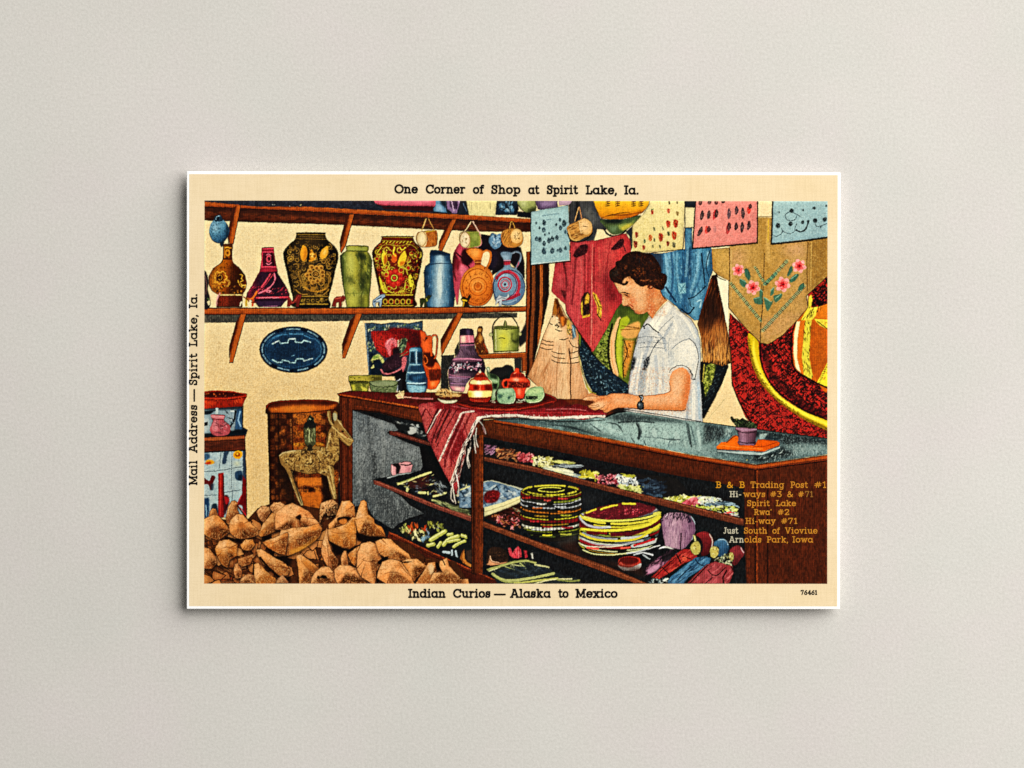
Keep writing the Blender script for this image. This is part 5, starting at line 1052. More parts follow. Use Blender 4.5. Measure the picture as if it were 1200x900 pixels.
def stack(name, lab, layers, outline, sd):
    BEG(name, lab, '1a1712', outline, s=0)
    for y, cx, rx, ry, c, w, a0, a1 in layers:
        rs = np.random.RandomState(sd*100+int(y)); a = a0+rs.rand()*14
        RINGW = ARC('14120e', cx, y+w*.5, rx, ry, a0, a1, w*.9, 0, .8)
        while a < a1:
            b_ = min(a+22+rs.rand()*55, a1); cc = c if rs.rand() > .2 else ls_alt[rs.randint(len(ls_alt))]
            ARC(cc, cx+rs.randn()*2, y+rs.randn()*2.5, rx*(1+rs.randn()*.006), ry, a, b_, w*(.65+.5*rs.rand()), 0, .95); a = b_+3+rs.rand()*13
    END()
ls = []
for y, c, w in ((800, '3a1410', 24), (822, '6a1418', 26), (848, 'b0a83a', 8), (862, '5a1418', 18), (885, '2c2c20', 14), (900, 'b8bcc0', 10), (918, '23262a', 16), (932, 'b4b8bc', 9), (950, '2a2018', 14), (962, 'c87828', 12), (985, '24241e', 16), (1010, 'd8cc3c', 9), (1030, '6a141c', 20), (1050, '2a2018', 12), (1072, 'd8d8c8', 16), (1096, '8a9430', 10), (1110, '20241a', 14), (1128, '505a28', 9)):
    ls.append((y-38, 815, 212, 42, c, w, 5, 175))
stack('basket', 'stack of striped woven plates on the middle shelf', ls, '600,810 650,780 760,765 900,765 1010,785 1035,830 1030,960 1015,1100 960,1150 820,1170 680,1130 610,1060 600,960', 1)
O(510, 440)
st['clip'] = None
BEGIN_ = len(PARTS)-1
def more(): st['clip'] = (OWN == BEGIN_).astype(np.float32)
more()
F('1c1a10', ell(815, 808, 200, 36), 0, .3)
for a0, a1, c in ((185, 225, 'c0b840'), (235, 300, 'd4cc48'), (310, 345, 'b8b03a')): ARC(c, 815, 808, 195, 36, a0, a1, 13)
for a0, a1, c in ((20, 50, 'd0c848'), (60, 100, 'd8cc3c'), (110, 150, 'b0a838')): ARC(c, 815, 800, 185, 40, a0, a1, 12)
ARC('e0d858', 815, 803, 90, 16, 0, 320, 7)
for x, y, w, c in ((790, 880, 40, 'e05a50'), (900, 868, 60, 'd84a40'), (640, 862, 50, 'a82c24'), (720, 935, 60, 'c86a28'), (905, 960, 80, 'd07a2c'), (880, 925, 70, 'c8ccd0'), (750, 905, 60, 'dcdcd0'), (700, 1028, 50, 'c0303a'), (790, 1066, 60, '9c2028'), (920, 985, 70, 'b8b43c'), (790, 1125, 60, 'e0d440'), (920, 1118, 70, 'b0b048'), (660, 1072, 60, 'e4e0b0'), (760, 1085, 160, 'd8dcd8'), (930, 1070, 70, '9a2030')): S(c, [(x-w/2, y-3), (x, y), (x+w/2, y-3)], 11, 1, .95)
for i in range(16):
    x = 630+i*25; S('0f0d0a', [(x, 820+abs(i-8)*-1), (x+2, 1120-abs(i-8)*6)], 9 if i % 3 else 16, 0, .35)
END()
O(660, 570)
ls = [(150, 400, 285, 75, '2c1e18', 20, 0, 180)]
for y, c, w in ((185, 'c0c4c4', 20), (205, '6a7074', 14), (222, '2a2a22', 16), (245, 'e0d44c', 24), (270, 'd0c43c', 16), (288, '5a141c', 26), (316, 'd8cc44', 22), (336, '8a9440', 10), (352, '9aa0a4', 18), (375, '50565a', 16), (395, 'd8d8a0', 10), (412, '8c2028', 22), (436, 'c8cc9c', 12), (455, '6a6a58', 8)):
    ls.append((y-62, 395, 288, 78, c, w, 2, 178))
stack('basket', 'wide stack of red and yellow woven plates', ls, '108,205 140,180 260,140 420,110 520,112 640,140 688,180 690,260 670,330 650,400 560,460 400,500 280,500 150,480 105,400 115,300', 2)
BEGIN_ = len(PARTS)-1; more()
F('5c1a26', ell(400, 175, 255, 58, -6), 0, .4); DAB(['8a2438', '3a0f18', 'a83a4c', '6a1c2c'], ell(400, 175, 245, 52, -6, 24), 160, 22, 7, 0, 60, .8); DAB(['e06a78', 'd04a58'], '430,160 560,150 560,190 430,200', 26, 14, 9, 0, 180, .9)
S('e0d040', '165,185 230,160', 12); S('e8d444', '265,160 330,140 380,130', 13); S('e0d444', '420,120 505,122', 14); S('d8d060', '640,190 688,180', 14)
S('d8d464', '150,215 280,240 450,238 600,215 688,180', 15); S('c8ccd0', '115,215 160,265 240,288 330,285', 15, 1, .9); S('e0d448', '130,300 300,310 460,300 600,270 680,215', 18); F('5a141c', '160,312 250,318 255,342 170,335', 0, .3); F('5a1820', '330,325 490,318 600,290 600,305 490,345 335,352', 0, .4)
S('d8c840', '120,330 220,370 400,382 540,360 660,280', 15); S('b8bcc0', '120,360 240,405 400,410 560,380', 14, 1, .8); S('e05a4c', '170,430 245,438', 15); S('e46050', '410,435 470,428', 13); S('b82c30', '500,415 640,372', 15); S('d8dca0', '140,445 220,475 380,478 600,435', 9); S('e0e0c0', '110,395 170,420 300,425 420,415', 7)
END()
S('c8ccd0', '450,470 520,460 600,435', 10); S('d0d0cc', '600,440 640,425 680,415', 8)
BEG('basket', 'round mauve basket on the middle shelf', 'a07c94', '690,235 710,200 740,185 830,185 900,205 928,250 930,310 910,370 860,430 830,445 760,430 720,420 700,330', s=0)
ALL(LG([(0, '8a6880'), (.3, 'bd98ac'), (.6, 'a07890'), (1, '6a4a66')], (690, 300), (930, 320))); DAB(['5a3c58', 'd0b0c0', '7c5a78', 'b890a8'], '695,200 925,210 860,430 720,420', 130, 60, 6, 92, 14, .6); DAB(['1c141c', '2c2030'], '700,185 920,195 925,240 705,225', 40, 40, 9, 100, 25, .9); S('e0c8d4', '735,190 720,215', 6); S('1c141c', '830,330 825,440', 9); S('2c1c34', '880,220 890,240 885,250', 14); S('b8d0d8', '900,210 928,260 930,320 905,375', 6); S('1a121a', '700,240 690,260 712,400', 5); END()
# dolls on the shelf
DAB(['3a2430', '7a4a68', 'a8708c', '1a1018'], '560,590 640,520 780,440 800,480 720,560 600,620', 110, 46, 12, -40, 25, .9); F('c08aa8', '580,590 640,550 690,550 660,590 610,615', 0, .8); S('e8e8e0', '670,440 715,425 780,440', 14, 1, 1, 1); S('c8ccd0', '500,480 560,465 630,482', 11); S('a8b0b4', '560,480 610,510', 8); F('1a1418', '690,480 780,440 800,500 700,530', 0, .6, .8)
BEG('doll', 'doll in a red suit lying on the shelf', 'a02c2a', '620,640 700,560 790,480 840,440 900,440 945,490 900,520 850,540 760,600 680,650', s=0)
DAB(['c8463c', '5a1414', 'd86050', '7a1c1c'], '620,640 790,480 900,440 940,490 760,600 680,650', 90, 50, 9, -38, 14, .8); S('1a0a0a', '800,480 830,540', 9); S('1a0a0a', '700,570 740,610', 6); S('1a0a0a', '640,640 790,500', 6, 1, .8); S('1a0a0a', '840,490 900,510', 6); EL('d85a44', 855, 510, 18, 15); END()
def head(lab, hood, face, c1, c2):
    BEG('doll', lab, c1, hood, s=1); F(c2, hood, 1, 3, .4); ALL(LG([(0, c1), (1, c2)], pts_(hood).min(0), pts_(hood).max(0)))
    ADD('d8d07c', face, s=1); F('b8a04a', face, 1, 1.2, .5); DAB(['6a4a20', 'f0ecb0'], face, 14, 16, 6, 60, 60, .8); END()
head('doll head in a wine red hood', '930,340 980,318 1030,330 1055,380 1050,440 1010,480 970,480 985,420 960,360', '895,420 920,390 950,385 965,420 960,465 930,480 900,455', '9c2c34', '3a1014')
O(660, 570); S('f0e8d8', '1030,335 1050,380 1045,430', 7, 1, .8); S('d8d490', '920,345 930,380', 12)
BEG('doll', 'doll in a blue suit lying on the shelf', '3f6f96', '735,675 760,630 850,560 930,500 1000,490 1040,505 1030,540 960,590 880,640 850,683 740,683', s=0)
DAB(['2a5478', '6a9cc0', '18324c', '5486ac'], '735,675 850,560 1000,490 1035,520 880,640 850,683', 90, 60, 10, -38, 12, .8); S('10202e', '930,510 950,540 990,560', 7); S('10202e', '800,660 900,560', 6); S('10202e', '850,680 960,590', 6); END()
head('doll head in a blue hood', '1060,400 1090,370 1130,365 1160,400 1165,440 1140,480 1090,490 1095,430 1070,420', '1035,440 1060,420 1090,430 1092,470 1070,500 1040,490', '4a7ca0', '1c3a58')
O(660, 570); S('a8c8d8', '1090,375 1140,375 1160,410', 6); S('e8ecd8', '710,660 735,650', 14); DAB(['8aa0a8', 'd8e0d8', '2c3a40'], '600,650 740,640 740,680 600,680', 22, 24, 9, 40, 60, .9)
DAB(['e8e4c0', 'b8b47c', '2a2418', 'a8b48c'], '1060,510 1150,470 1195,510 1180,560 1090,530', 60, 22, 10, 30, 80, .95)
BEG('doll', 'doll in a dusty red suit at the end of the shelf', '9a3a40', '870,683 940,610 1010,550 1070,528 1140,545 1190,560 1200,600 1170,683', s=0)
ALL(LG([(0, '7a2a30'), (.5, 'a84a50'), (1, '7c2a30')], (870, 620), (1200, 620))); DAB(['b85a5c', '6a2028', 'c87070'], '870,683 1010,550 1140,545 1200,600 1170,683', 70, 40, 10, -50, 30, .6); S('1a0a0c', '890,683 1000,570 1020,555', 7); S('1a0a0c', '1020,590 1050,620 1090,620 1140,570', 7); S('1a0a0c', '1130,683 1125,640 1150,590', 10); S('1a0a0c', '1000,683 1050,640', 6); S('2a1012', '1185,570 1200,610 1170,680', 8); END()
head('doll head in a brownish red hood', '1170,450 1195,425 1230,415 1265,440 1272,480 1240,520 1220,550 1190,545 1205,490 1180,470', '1168,470 1190,465 1200,500 1185,520 1170,505', '9a3a44', '4a161c')
O(660, 570); S('e0c0c0', '1250,430 1268,465', 6)
BEG('tin', 'small round red and white tin', 'b02c24', '383,540 400,505 460,490 530,500 548,530 548,565 510,590 430,590 390,565', s=1)
F('e0e4e4', '383,545 400,560 470,570 548,540 550,570 500,592 430,590 390,570', 1, .3); F('5a1210', ell(465, 520, 68, 24), 0, .5); RING('d84a38', 465, 523, 76, 34, 10); S('e8685a', '405,535 430,555 500,555', 7); S('8a9498', '400,575 460,590 530,580', 6); S('1a1210', '385,550 400,520', 5); END()
# ---- lower shelf edge
O(510, 570)
BEG('showcase_shelf', 'middle shelf edge across the front of the case', '7a4026', '340,244 500,305 800,415 1200,555 1500,682 1410,682 1200,606 800,462 500,345 340,286', s=0)
S('9c5a3a', '340,255 500,316 800,428 1200,572 1470,682', 9, 0); S('1a0b08', '340,288 500,348 800,465 1200,608 1400,684', 6, 0); S('2a120c', '340,243 500,303 800,413 1200,553 1500,682', 5, 0); GRAIN('340,240 1510,240 1510,690 340,690', '40190e', .62, .5, 1.2, 1.1, seed=73); END()
F('3a1c14', '860,400 1000,380 1020,470 1190,520 1450,560 1480,640 1200,550 900,450', 0, 3, .7); F('5a5a50', '830,400 960,350 1010,330 1000,370 900,400', 0, 3, .6)
# ---- case floor, front
BEG('bowl', 'dark brown bowl on the case floor', '2c1d16', '360,530 365,470 390,430 440,425 490,445 515,490 510,530 470,545 400,555 365,550', s=1)
DAB(['4a3020', '1a100c', '3a2618'], '370,440 510,450 500,540 370,545', 70, 22, 9, 40, 90, .8); F('d89a70', '390,480 385,510 400,530 440,540 510,530 480,548 400,555 362,552 375,535', 1, .4); S('e8b490', '388,490 400,525 450,535', 7); END()
BEG('candles', 'pink candles standing on the case floor', 'd84a5c', '512,432 530,430 545,470 560,440 585,420 605,440 610,495 590,505 550,505 525,485', s=0); ADD('c83a4c', '620,445 645,450 652,495 635,505', s=0); ADD('d8d8cc', '672,468 688,468 692,510 680,510', s=0); DAB(['f08a90', '7a1c28'], '512,430 650,440 650,505 530,500', 30, 30, 8, 80, 20, .8); END()
BEG('corn_plaits', 'bunch of pale green husk plaits on the case floor', '23292a', '360,580 420,560 560,520 640,515 720,530 800,560 830,600 1020,650 1020,683 440,683 400,630', s=0)
for p, c, w in (('360,590 440,565 540,535 640,522 705,535', 'b4b870', 17), ('705,550 760,560 800,568', 'c8c890', 12), ('405,615 470,655 560,660 700,640 835,612', 'b8bc78', 18), ('430,640 500,672 600,672', 'a0a660', 10), ('560,683 700,665 860,645', 'c0c068', 13), ('700,683 820,655 960,650', 'd8d4a0', 9), ('860,655 940,665 1020,660', '8a9050', 12), ('600,540 640,575', 'a8b070', 9), ('480,560 560,585', '98a060', 6), ('540,550 610,560', 'c8cc90', 6), ('370,600 440,575', 'd8d8a0', 7)): S(c, p, w, 1, .95)
DAB(['2c3840', '1a2228', '3c4a54'], '440,590 700,550 820,600 600,640', 60, 40, 14, 5, 40, .7); DAB(['6a7440', 'd8dcA8'.lower()], '370,590 640,520 700,540 400,600', 30, 22, 4, 60, 30, .7); END()
O(510, 440)
BEG('counter_front', 'brown front rail and corner post of the counter', '4e1e10', '335,320 420,308 1200,440 1800,560 2255,625 2775,555 2775,1470 2190,1470 2178,1200 2172,790 1965,748 1800,722 1200,605 700,500 340,432 335,1390 258,1390 255,1100 250,540 320,400', s=0)
ALL(LG([(0, '602c13'), (.5, '52220f'), (1, '522210')], (600, 340), (2700, 900)))
F('381409', '340,400 700,470 1200,575 1800,690 1965,720 1965,750 1800,722 1200,607 700,502 340,434', 0, 1.5, .7)
for x, c, w in ((270, '2c0f08', 14), (295, '6a2c14', 20), (318, '8a3c18', 10), (332, 'b8581f', 5)): S(c, [(x, 420), (x+3, 1390)], w, 1, .75)
S('120806', '255,540 257,1390', 7); S('a84c1c', '2265,668 2265,1470', 7, 0, .9); S('1a0a07', '2250,670 2250,1470', 10, 0, .8); S('1c0a07', '2337,760 2337,1470', 9, 0, .9); S('6a2c16', '2200,1010 2205,1470', 20, 1, .5)
DAB(['6a2a14', '2e0f08', '5e2613'], '2280,680 2770,610 2770,1470 2280,1470', 200, 90, 7, 90, 3, .45); DAB(['6a2a14', '3a140a'], '360,340 1200,480 2200,680 2200,760 1200,590 360,420', 160, 90, 6, 9, 4, .45)
GRAIN('250,300 2775,300 2775,1470 250,1470', '240d07', .60, .55, 1.0, 2.8, seed=69); S('140807', '2770,600 2770,1470', 6, 0)
S('ac501e', '420,316 800,378 1200,452 1500,508 1800,570 2255,642 2500,606 2775,570', 19, 0); S('e08a3c', '420,310 1200,444 1800,560', 5, 0, .7); S('1c0a07', '420,334 800,396 1200,474 1800,592 2252,664 2775,596', 8, 0); S('7a3216', '420,326 1200,464 1800,582 2252,656 2775,588', 7, 0, .8)
END()
# glass top
BEG('glass_top', 'blue green glass counter top with soft reflections', '86a09e', '420,305 560,298 700,304 1100,300 1210,285 1290,262 1340,245 1800,305 1870,325 2100,355 2270,378 2775,440 2775,550 2260,622 2250,622 1800,555 1200,437 800,368 420,314', s=0)
O(660, 440)
ALL(LG([(0, '4e6062'), (.2, '8aa5a2'), (.5, 'a3beb8'), (.75, '8ba6a2'), (1, '5a6c6e')], (-300, 320), (1300, 480)))
F('2f3a3d', '-320,306 -200,312 200,300 200,350 -100,350', 0, 2, .7); F('a8c2bd', '120,320 250,315 280,400 180,380', 0, 3, .6); F('20282b', '300,300 400,255 560,280 850,318 850,335 560,320 400,340 320,330', 0, 2, .85); F('27302f', '0,350 160,360 240,400 420,440 480,455 200,420 0,385', 0, 2, .7); F('a9c4be', '560,340 850,335 860,420 600,430', 0, 2.5, .7); F('9dbab5', '200,340 330,300 420,330 500,420 420,430 300,380', 0, 2.5, .7)
for p, c, w in (('390,330 520,322 640,330', '1f2729', 12), ('520,340 545,380 530,440', '2b3436', 22), ('545,430 700,440 820,450', '55686a', 8), ('870,335 880,420 900,500', '2f3a3c', 12), ('900,360 930,480', '5a6e70', 14), ('940,340 960,460 960,520', 'a9c2be', 22), ('660,450 760,470', 'b0c8c2', 16), ('750,460 740,500', '60757a', 8), ('250,340 340,380 400,400', 'b4ccc6', 12), ('190,340 260,390', '3a484a', 9), ('620,400 630,480', 'a4bdb8', 14), ('480,440 500,470', '2f3a3c', 10), ('570,460 580,490', '3a4648', 8)): S(c, p, w, 1, .75)
F('23292b', '990,340 1140,365 1130,420 1100,450 1010,460 980,490 1000,420', 0, 2, .9); F('b4cac4', '1145,370 1185,378 1170,430 1140,420', 0, 1, .9); DAB(['14191b', '6f8486', '3c4749'], '985,345 1200,380 1200,420 1060,480 1000,480', 60, 34, 9, 100, 30, .7)
DAB(['a9c2bd', '6b8082', '8fa9a6'], '200,320 860,330 1050,520 900,520 480,450', 140, 30, 6, 85, 20, .35)
O(800, 440)
F('1a2023', '360,380 620,400 1018,445 1018,500 860,470 700,470 560,440', 0, 1.5, .9); F('1a2022', '200,540 380,560 500,600 560,610 780,560 700,500 680,520 560,560', 0, 1.5, .95); DAB(['0c0f10', '8a9c9c', '4c5a5c', 'c0d0cc'], '520,560 760,490 800,560 560,612', 70, 20, 7, 130, 40, .9); DAB(['0c0f10', '5c6a6c', '2c3436'], '600,400 1018,445 1018,470 700,480', 110, 22, 8, 20, 70, .9); F('8ba3a1', '780,490 1018,490 1018,545 800,560', 0, 3, .8); DAB(['b4c8c4', '3c4a4c'], '780,480 1018,485 1018,550 760,570', 50, 34, 6, 85, 25, .6); F('a8bab4', '540,410 600,405 570,445 540,460', 0, .6)
F('6f8788', '250,540 500,570 500,590 300,560', 0, 1.5, .8); EL('c8c070', 452, 592, 6)
O(660, 440)
GRAIN('-330,240 2000,240 2000,640 -330,640', '2f3c3e', .68, .45, 1.0, 1.3, seed=70); GRAIN('-330,240 2000,240 2000,640 -330,640', 'c2d6d0', .74, .4, 1.0, 1.3, seed=71)
for x, y, l, w, c in ((230, 330, 60, 26, 'b9d0ca'), (330, 370, 70, 30, 'b4ccc6'), (560, 360, 60, 40, 'b2cac4'), (640, 400, 60, 34, 'bdd2cc'), (720, 420, 60, 40, 'b0c8c2'), (800, 430, 70, 36, 'bad0ca'), (860, 480, 60, 22, 'a8c0ba'), (955, 430, 90, 22, 'b8cec8')): S(c, [(x-8, y-l*.5), (x, y), (x+10, y+l*.6)], w, 1, .55, 1)
for p, w in (('880,335 890,420 905,510', 13), ('990,350 985,480', 22), ('1060,360 1040,440', 26), ('520,335 535,400 530,455', 16), ('300,330 380,345 420,400', 12), ('690,440 760,452 830,450', 8), ('-100,345 60,365 200,410', 14)): S('1c2426', p, w, 1, .6, 1)
S('0e0d0d', '430,245 700,285 980,325 1200,356 1860,440', 9, 0); END()
O(660, 440)
S('0c0b0b', '300,290 370,262 440,250', 14, 1, .9)

# ================================================================ on the counter: rug, tray, pots, plant; and the shopkeeper
O(510, 440)
BEG('rug', 'striped red woven rug with white fringe draped over the counter', 'a2363a', '-120,215 -100,195 -20,190 60,178 170,205 280,235 600,240 850,225 1000,200 1190,240 1210,262 1190,300 1130,290 1050,312 950,300 850,310 700,305 560,290 440,300 400,290 330,300 290,345 270,410 215,500 215,560 190,640 165,760 150,840 110,770 20,600 -60,430', s=0)
F('b84a48', '-120,215 0,190 300,250 300,300 210,470 105,760 20,600', 0, 1)
F('7a1820', '-20,190 170,200 600,245 1000,205 1190,240 1200,265 900,280 300,270 0,235', 0, 1.2); F('5c1016', '850,190 1190,190 1200,240 1100,255 900,235', 0, 2, .8); S('c23a3e', '300,262 600,262 900,262 1180,268', 9, 1, .7); S('d87a78', '780,240 950,235 1060,245', 6, 1, .8); S('c86a68', '120,215 230,235', 8, 1, .6); S('a02c30', '700,280 1180,280', 10)
# the hanging fold: stripes
for p, c in (('-115,220 -60,215 -20,330 -55,410', 'bf5450'), ('0,245 40,240 0,420 -40,470', '9c3434'), ('70,260 130,250 60,420 0,520 -20,490', 'b2443f'), ('150,290 230,480 120,600 80,560', '74161c'), ('190,270 300,262 260,380 225,440', 'c05c55'), ('80,580 150,650 105,740 30,600', 'c25850')): F(c, p, 0, .8, .9)
for p, c, w in (('60,240 0,330 -60,410', '3a0c12', 10), ('110,250 60,330 0,440', '4a1016', 12), ('150,245 60,400 10,500', '3a0c12', 9), ('-60,240 -20,300', '5c141a', 8), ('200,330 240,470', '5a1218', 8), ('90,540 150,640', '5a1218', 8), ('170,300 120,420', 'c05a60', 8)): S(c, p, w, 1, .7)
for x, c, w in ((-70, '4a0e14', 12), (20, '2c080c', 14), (48, 'c4605e', 9), (76, '4a0e14', 13), (104, '2c080c', 11), (128, 'b8504e', 10)):
    S(c, [(x, 238), (x-30, 300), (x-70, 390), (x-100, 470)], w, 1, .8)
for x, c, w in ((178, '5a1016', 16), (196, 'c86a66', 10), (222, '6a141a', 14)):
    S(c, [(x+30, 262), (x-10, 350), (x-55, 450), (x-100, 560), (x-110, 640)], w, 1, .75)
S('f0e0d0', '40,240 5,290 -20,345 -55,405', 9, 1, .95); S('1c0c0e', '10,300 -50,405', 4)
S('ecdccc', '270,252 190,265 165,310 110,420 65,520 30,600', 13, 1, .95); DAB(['4a1a1c', '1c0c0e'], '165,310 110,420 30,610 50,600 120,440 175,330', 16, 26, 5, 118, 15, .9)
GRAIN('-120,180 1200,180 1200,840 -120,840', '4a0c12', .64, .45, 1.0, 1.4, seed=81); GRAIN('-120,180 1200,180 1200,840 -120,840', 'd8848a', .76, .35, 1.0, 1.2, seed=82)
# fringe
S('efe6d6', '300,300 400,288 560,282 700,298 850,300 1000,292 1190,288', 20, 1, .95); DAB(['f4ecdc', 'd8c8b8', '5a3a34', 'f8f4ea'], '330,280 560,270 850,285 1200,275 1195,310 1050,312 850,315 560,300 400,305', 90, 22, 6, 70, 50, .9)
S('f0e6d8', '310,298 275,350 240,430 205,490', 22, 1, .95); S('e8dccb', '215,480 175,580 150,660 115,760', 26, 1, .9)
DAB(['f6eee0', '2a1418', 'e0c8bc', '8a6a60', '15090c'], '300,300 250,420 215,500 215,560 160,760 110,760 150,640 205,470', 150, 40, 6, 112, 22, .9)
END()
BEGIN_ = len(PARTS)-1
st['id'] = BEGIN_; st['clip'] = (OWN == BEGIN_).astype(np.float32)
for p in ('290,370 285,440 300,500', '250,450 245,520 230,570 245,640', '235,520 225,600 238,650', '270,420 280,500 285,545', '150,700 165,780 160,850', '120,760 130,830 145,900', '115,790 112,860 130,890', '310,320 340,360 355,410'):
    ADDS('eadccc', p, 9); S('f8f0e4', p, 4)
for p in ('240,500 250,460 262,440', '180,600 170,680', '195,560 150,690', '260,460 250,500'): S('14090b', p, 8, 1, .9)
END()
S('14100e', '330,318 560,306 850,322 1050,322 1195,312', 6, 1, .8)
F('d8a4a8', '340,350 356,410 350,415 330,360') ; END()
# tidbits left on the counter
O(510, 440)
F('d8b070', '0,130 30,100 80,95 120,120 180,130 170,150 100,150 40,150', 1, .4); DAB(['e8c890', '5a3414', 'c08a4a', '2c160a'], '0,120 40,95 120,115 185,130 120,155 40,155', 40, 26, 9, 20, 50, .9)
BEG('dish', 'small white crescent dish on the rug', 'eadcb4', '18,160 50,170 100,175 150,170 148,185 110,197 60,195 30,180', s=1); S('fbf4dc', '40,180 100,188 140,180', 7); S('8a6a44', '20,160 60,172 150,170', 5); END()
O(360, 440); F('e4c890', '620,140 650,120 680,105 685,130 670,160 640,165'); S('dba08a', '640,150 730,155', 8); S('d07a7a', '740,160 880,165', 12, 1, .8); S('efe0b0', '650,110 675,160', 7)

# ---- tray with pots
O(510, 440)
BEG('tray', 'round dark red wooden tray holding the pots', '55130f', '145,190 200,165 300,140 600,130 760,125 830,145 855,165 850,190 760,220 620,245 480,250 320,240 200,222 150,205', s=1)
F('3a0c0a', '180,185 320,150 600,140 780,140 820,165 700,195 480,208 300,205', 1, 1.5); S('a83020', '150,195 240,222 400,238 560,236 720,212 850,175', 8, 1, .9); S('1c0807', '180,190 300,215 480,222 660,205 790,170', 6); S('8a2418', '780,130 845,160 830,190', 10); S('c84a34', '300,232 480,244 600,238', 4); DAB(['8a2a1c', '2c0a08'], '150,190 850,170 700,230 300,235', 60, 50, 6, -3, 10, .6); END()
O(510, 370, 8.18)
F('15120f', '560,620 700,560 720,800 560,810', 0, .6, .8)
BEG('pitcher', 'small green pitcher standing behind the striped pot', '7c9868', '490,510 510,490 525,510 520,550 580,565 610,600 612,660 600,700 575,740 580,800 540,800 545,640 510,600', s=1)
F('22301f', '520,560 590,560 600,620 540,620', 0, .8); F('b0cc9c', '530,600 605,615 600,640 540,635', 0, 1); EL('e0e4c0', 505, 520, 15, 18); F('1c2418', '550,650 600,650 590,720 555,700', 0, .6); F('c8dcb0', '555,715 590,705 580,790 550,790', 0, 1); S('141a12', '490,500 515,560', 6); END()
BEG('pot', 'squat red yellow and white striped pot with a lid', 'b8341c', '415,540 430,515 445,540 470,550 490,580 510,605 535,640 548,690 545,750 525,790 510,825 420,832 345,820 325,790 308,740 325,680 320,640 345,610 370,600 385,570', s=1)
F('6a1c12', '380,575 430,555 490,575 500,605 370,605', 0, .8); F('c03a20', '360,590 500,590 505,612 350,612', 0, .6); S('f0b090', '400,562 420,556', 6); EL('f2e2c0', 430, 532, 16, 19)
F('f0e09a', '325,630 360,615 430,625 500,615 540,640 530,660 430,665 340,655', 0, .4); F('fbf2d0', '400,625 440,625 440,662 400,660', 0, .8); F('cf3a1c', '325,660 540,660 548,715 318,715', 0, .4); F('5c160f', '370,665 410,662 415,712 370,712', 0, 1); F('6a1a12', '470,660 540,665 545,715 480,718', 0, 1); S('f0704a', '430,665 430,715', 14)
F('f0e088', '312,715 370,722 440,720 545,718 545,765 500,785 400,790 325,780', 0, .4); F('fbf6dc', '370,722 450,722 450,788 380,786', 0, 1.2); F('d8b83a', '312,730 345,735 345,780 325,775', 0, 1); F('a02818', '330,785 525,785 510,822 430,832 350,820', 0, .5); S('3a0e0a', '330,788 430,796 525,786', 6); S('d8563a', '380,815 460,822', 7)
S('160b08', '500,590 540,640 552,700 545,760 520,820', 9); S('160b08', '345,610 318,660 305,740 330,800', 5); END()
BEG('teapot', 'round red pot with a loop handle and lid', 'd5371c', '760,530 770,505 800,505 812,540 850,560 865,590 895,610 910,640 905,680 870,700 855,760 845,790 800,795 770,780 745,700 700,695 660,700 638,665 640,630 670,605 710,600 730,560', s=1)
F('7a1a10', '735,550 850,555 860,590 720,595', 0, .8); S('f09070', '755,555 775,545', 8); F('e84a28', '765,505 805,505 810,540 760,540', 0, .6); F('e85c3a', '710,595 890,600 890,625 710,625', 0, 1); F('f8b898', '750,600 800,600 800,632 755,630', 0, 1)
F('5c1610', '700,630 905,640 900,690 705,690', 0, .6); DAB(['c8482a', '2a0a08', 'e86a48'], '700,632 905,640 900,690 705,690', 50, 20, 6, 60, 60, .9); F('e8482a', '750,700 870,695 850,785 780,785', 0, .8); F('ff9a78', '790,700 815,700 815,760 795,760', 0, 1)
F('2a100c', '660,640 690,625 690,670 670,680', 1, .3); S('e85a38', '690,610 655,625 645,660 665,690 695,690', 10); S('1c0a08', '640,630 635,665 660,702', 5); S('1c0a08', '870,700 852,785', 7); END()
BEG('cup', 'pale green cup at the front of the tray', '93b48c', '595,715 620,700 700,695 750,700 770,750 765,810 740,840 660,842 610,830 590,790', s=1)
F('b8d4aa', '600,712 700,700 755,705 720,735 620,735', 0, 1); DAB(['c8e0b8', '4a6a58', '7aa08a', '2c4438'], '600,730 765,730 750,835 610,825', 50, 26, 9, 30, 60, .6); F('2c4a44', '600,750 640,760 640,790 610,790', 0, .6, .8); F('2f4a44', '700,775 720,780 715,800 695,800', 0, .4); S('e8ecc8', '765,750 762,810 735,838 660,842', 7); S('16201a', '595,715 585,790 610,832', 6); END()
BEG('cup', 'pale green cup at the right of the tray', '9cbc84', '870,740 900,700 960,680 1020,680 1040,710 1045,770 1010,820 940,835 880,830 860,790', s=1)
F('c0d898', '880,715 1000,690 1035,710 1000,735 900,745', 0, 1); F('1c261c', '870,770 980,770 985,795 940,805 870,800', 0, .4); DAB(['d0e4b0', '5a7a58', 'e4e8b8'], '870,740 1040,700 1035,790 900,825', 40, 26, 8, 20, 50, .6); S('e8eec0', '1042,740 1030,790 980,822 900,832', 7); S('141a12', '870,740 858,790 880,830', 6); END()
DAB(['e8e8d0', 'b8c8a8', '2a2a20'], '780,800 870,800 850,840 780,840', 26, 22, 9, 30, 60, .9); DAB(['e8e4c8', 'a8b090'], '525,810 580,815 570,835 530,830', 12, 20, 8, 10, 40, .9)

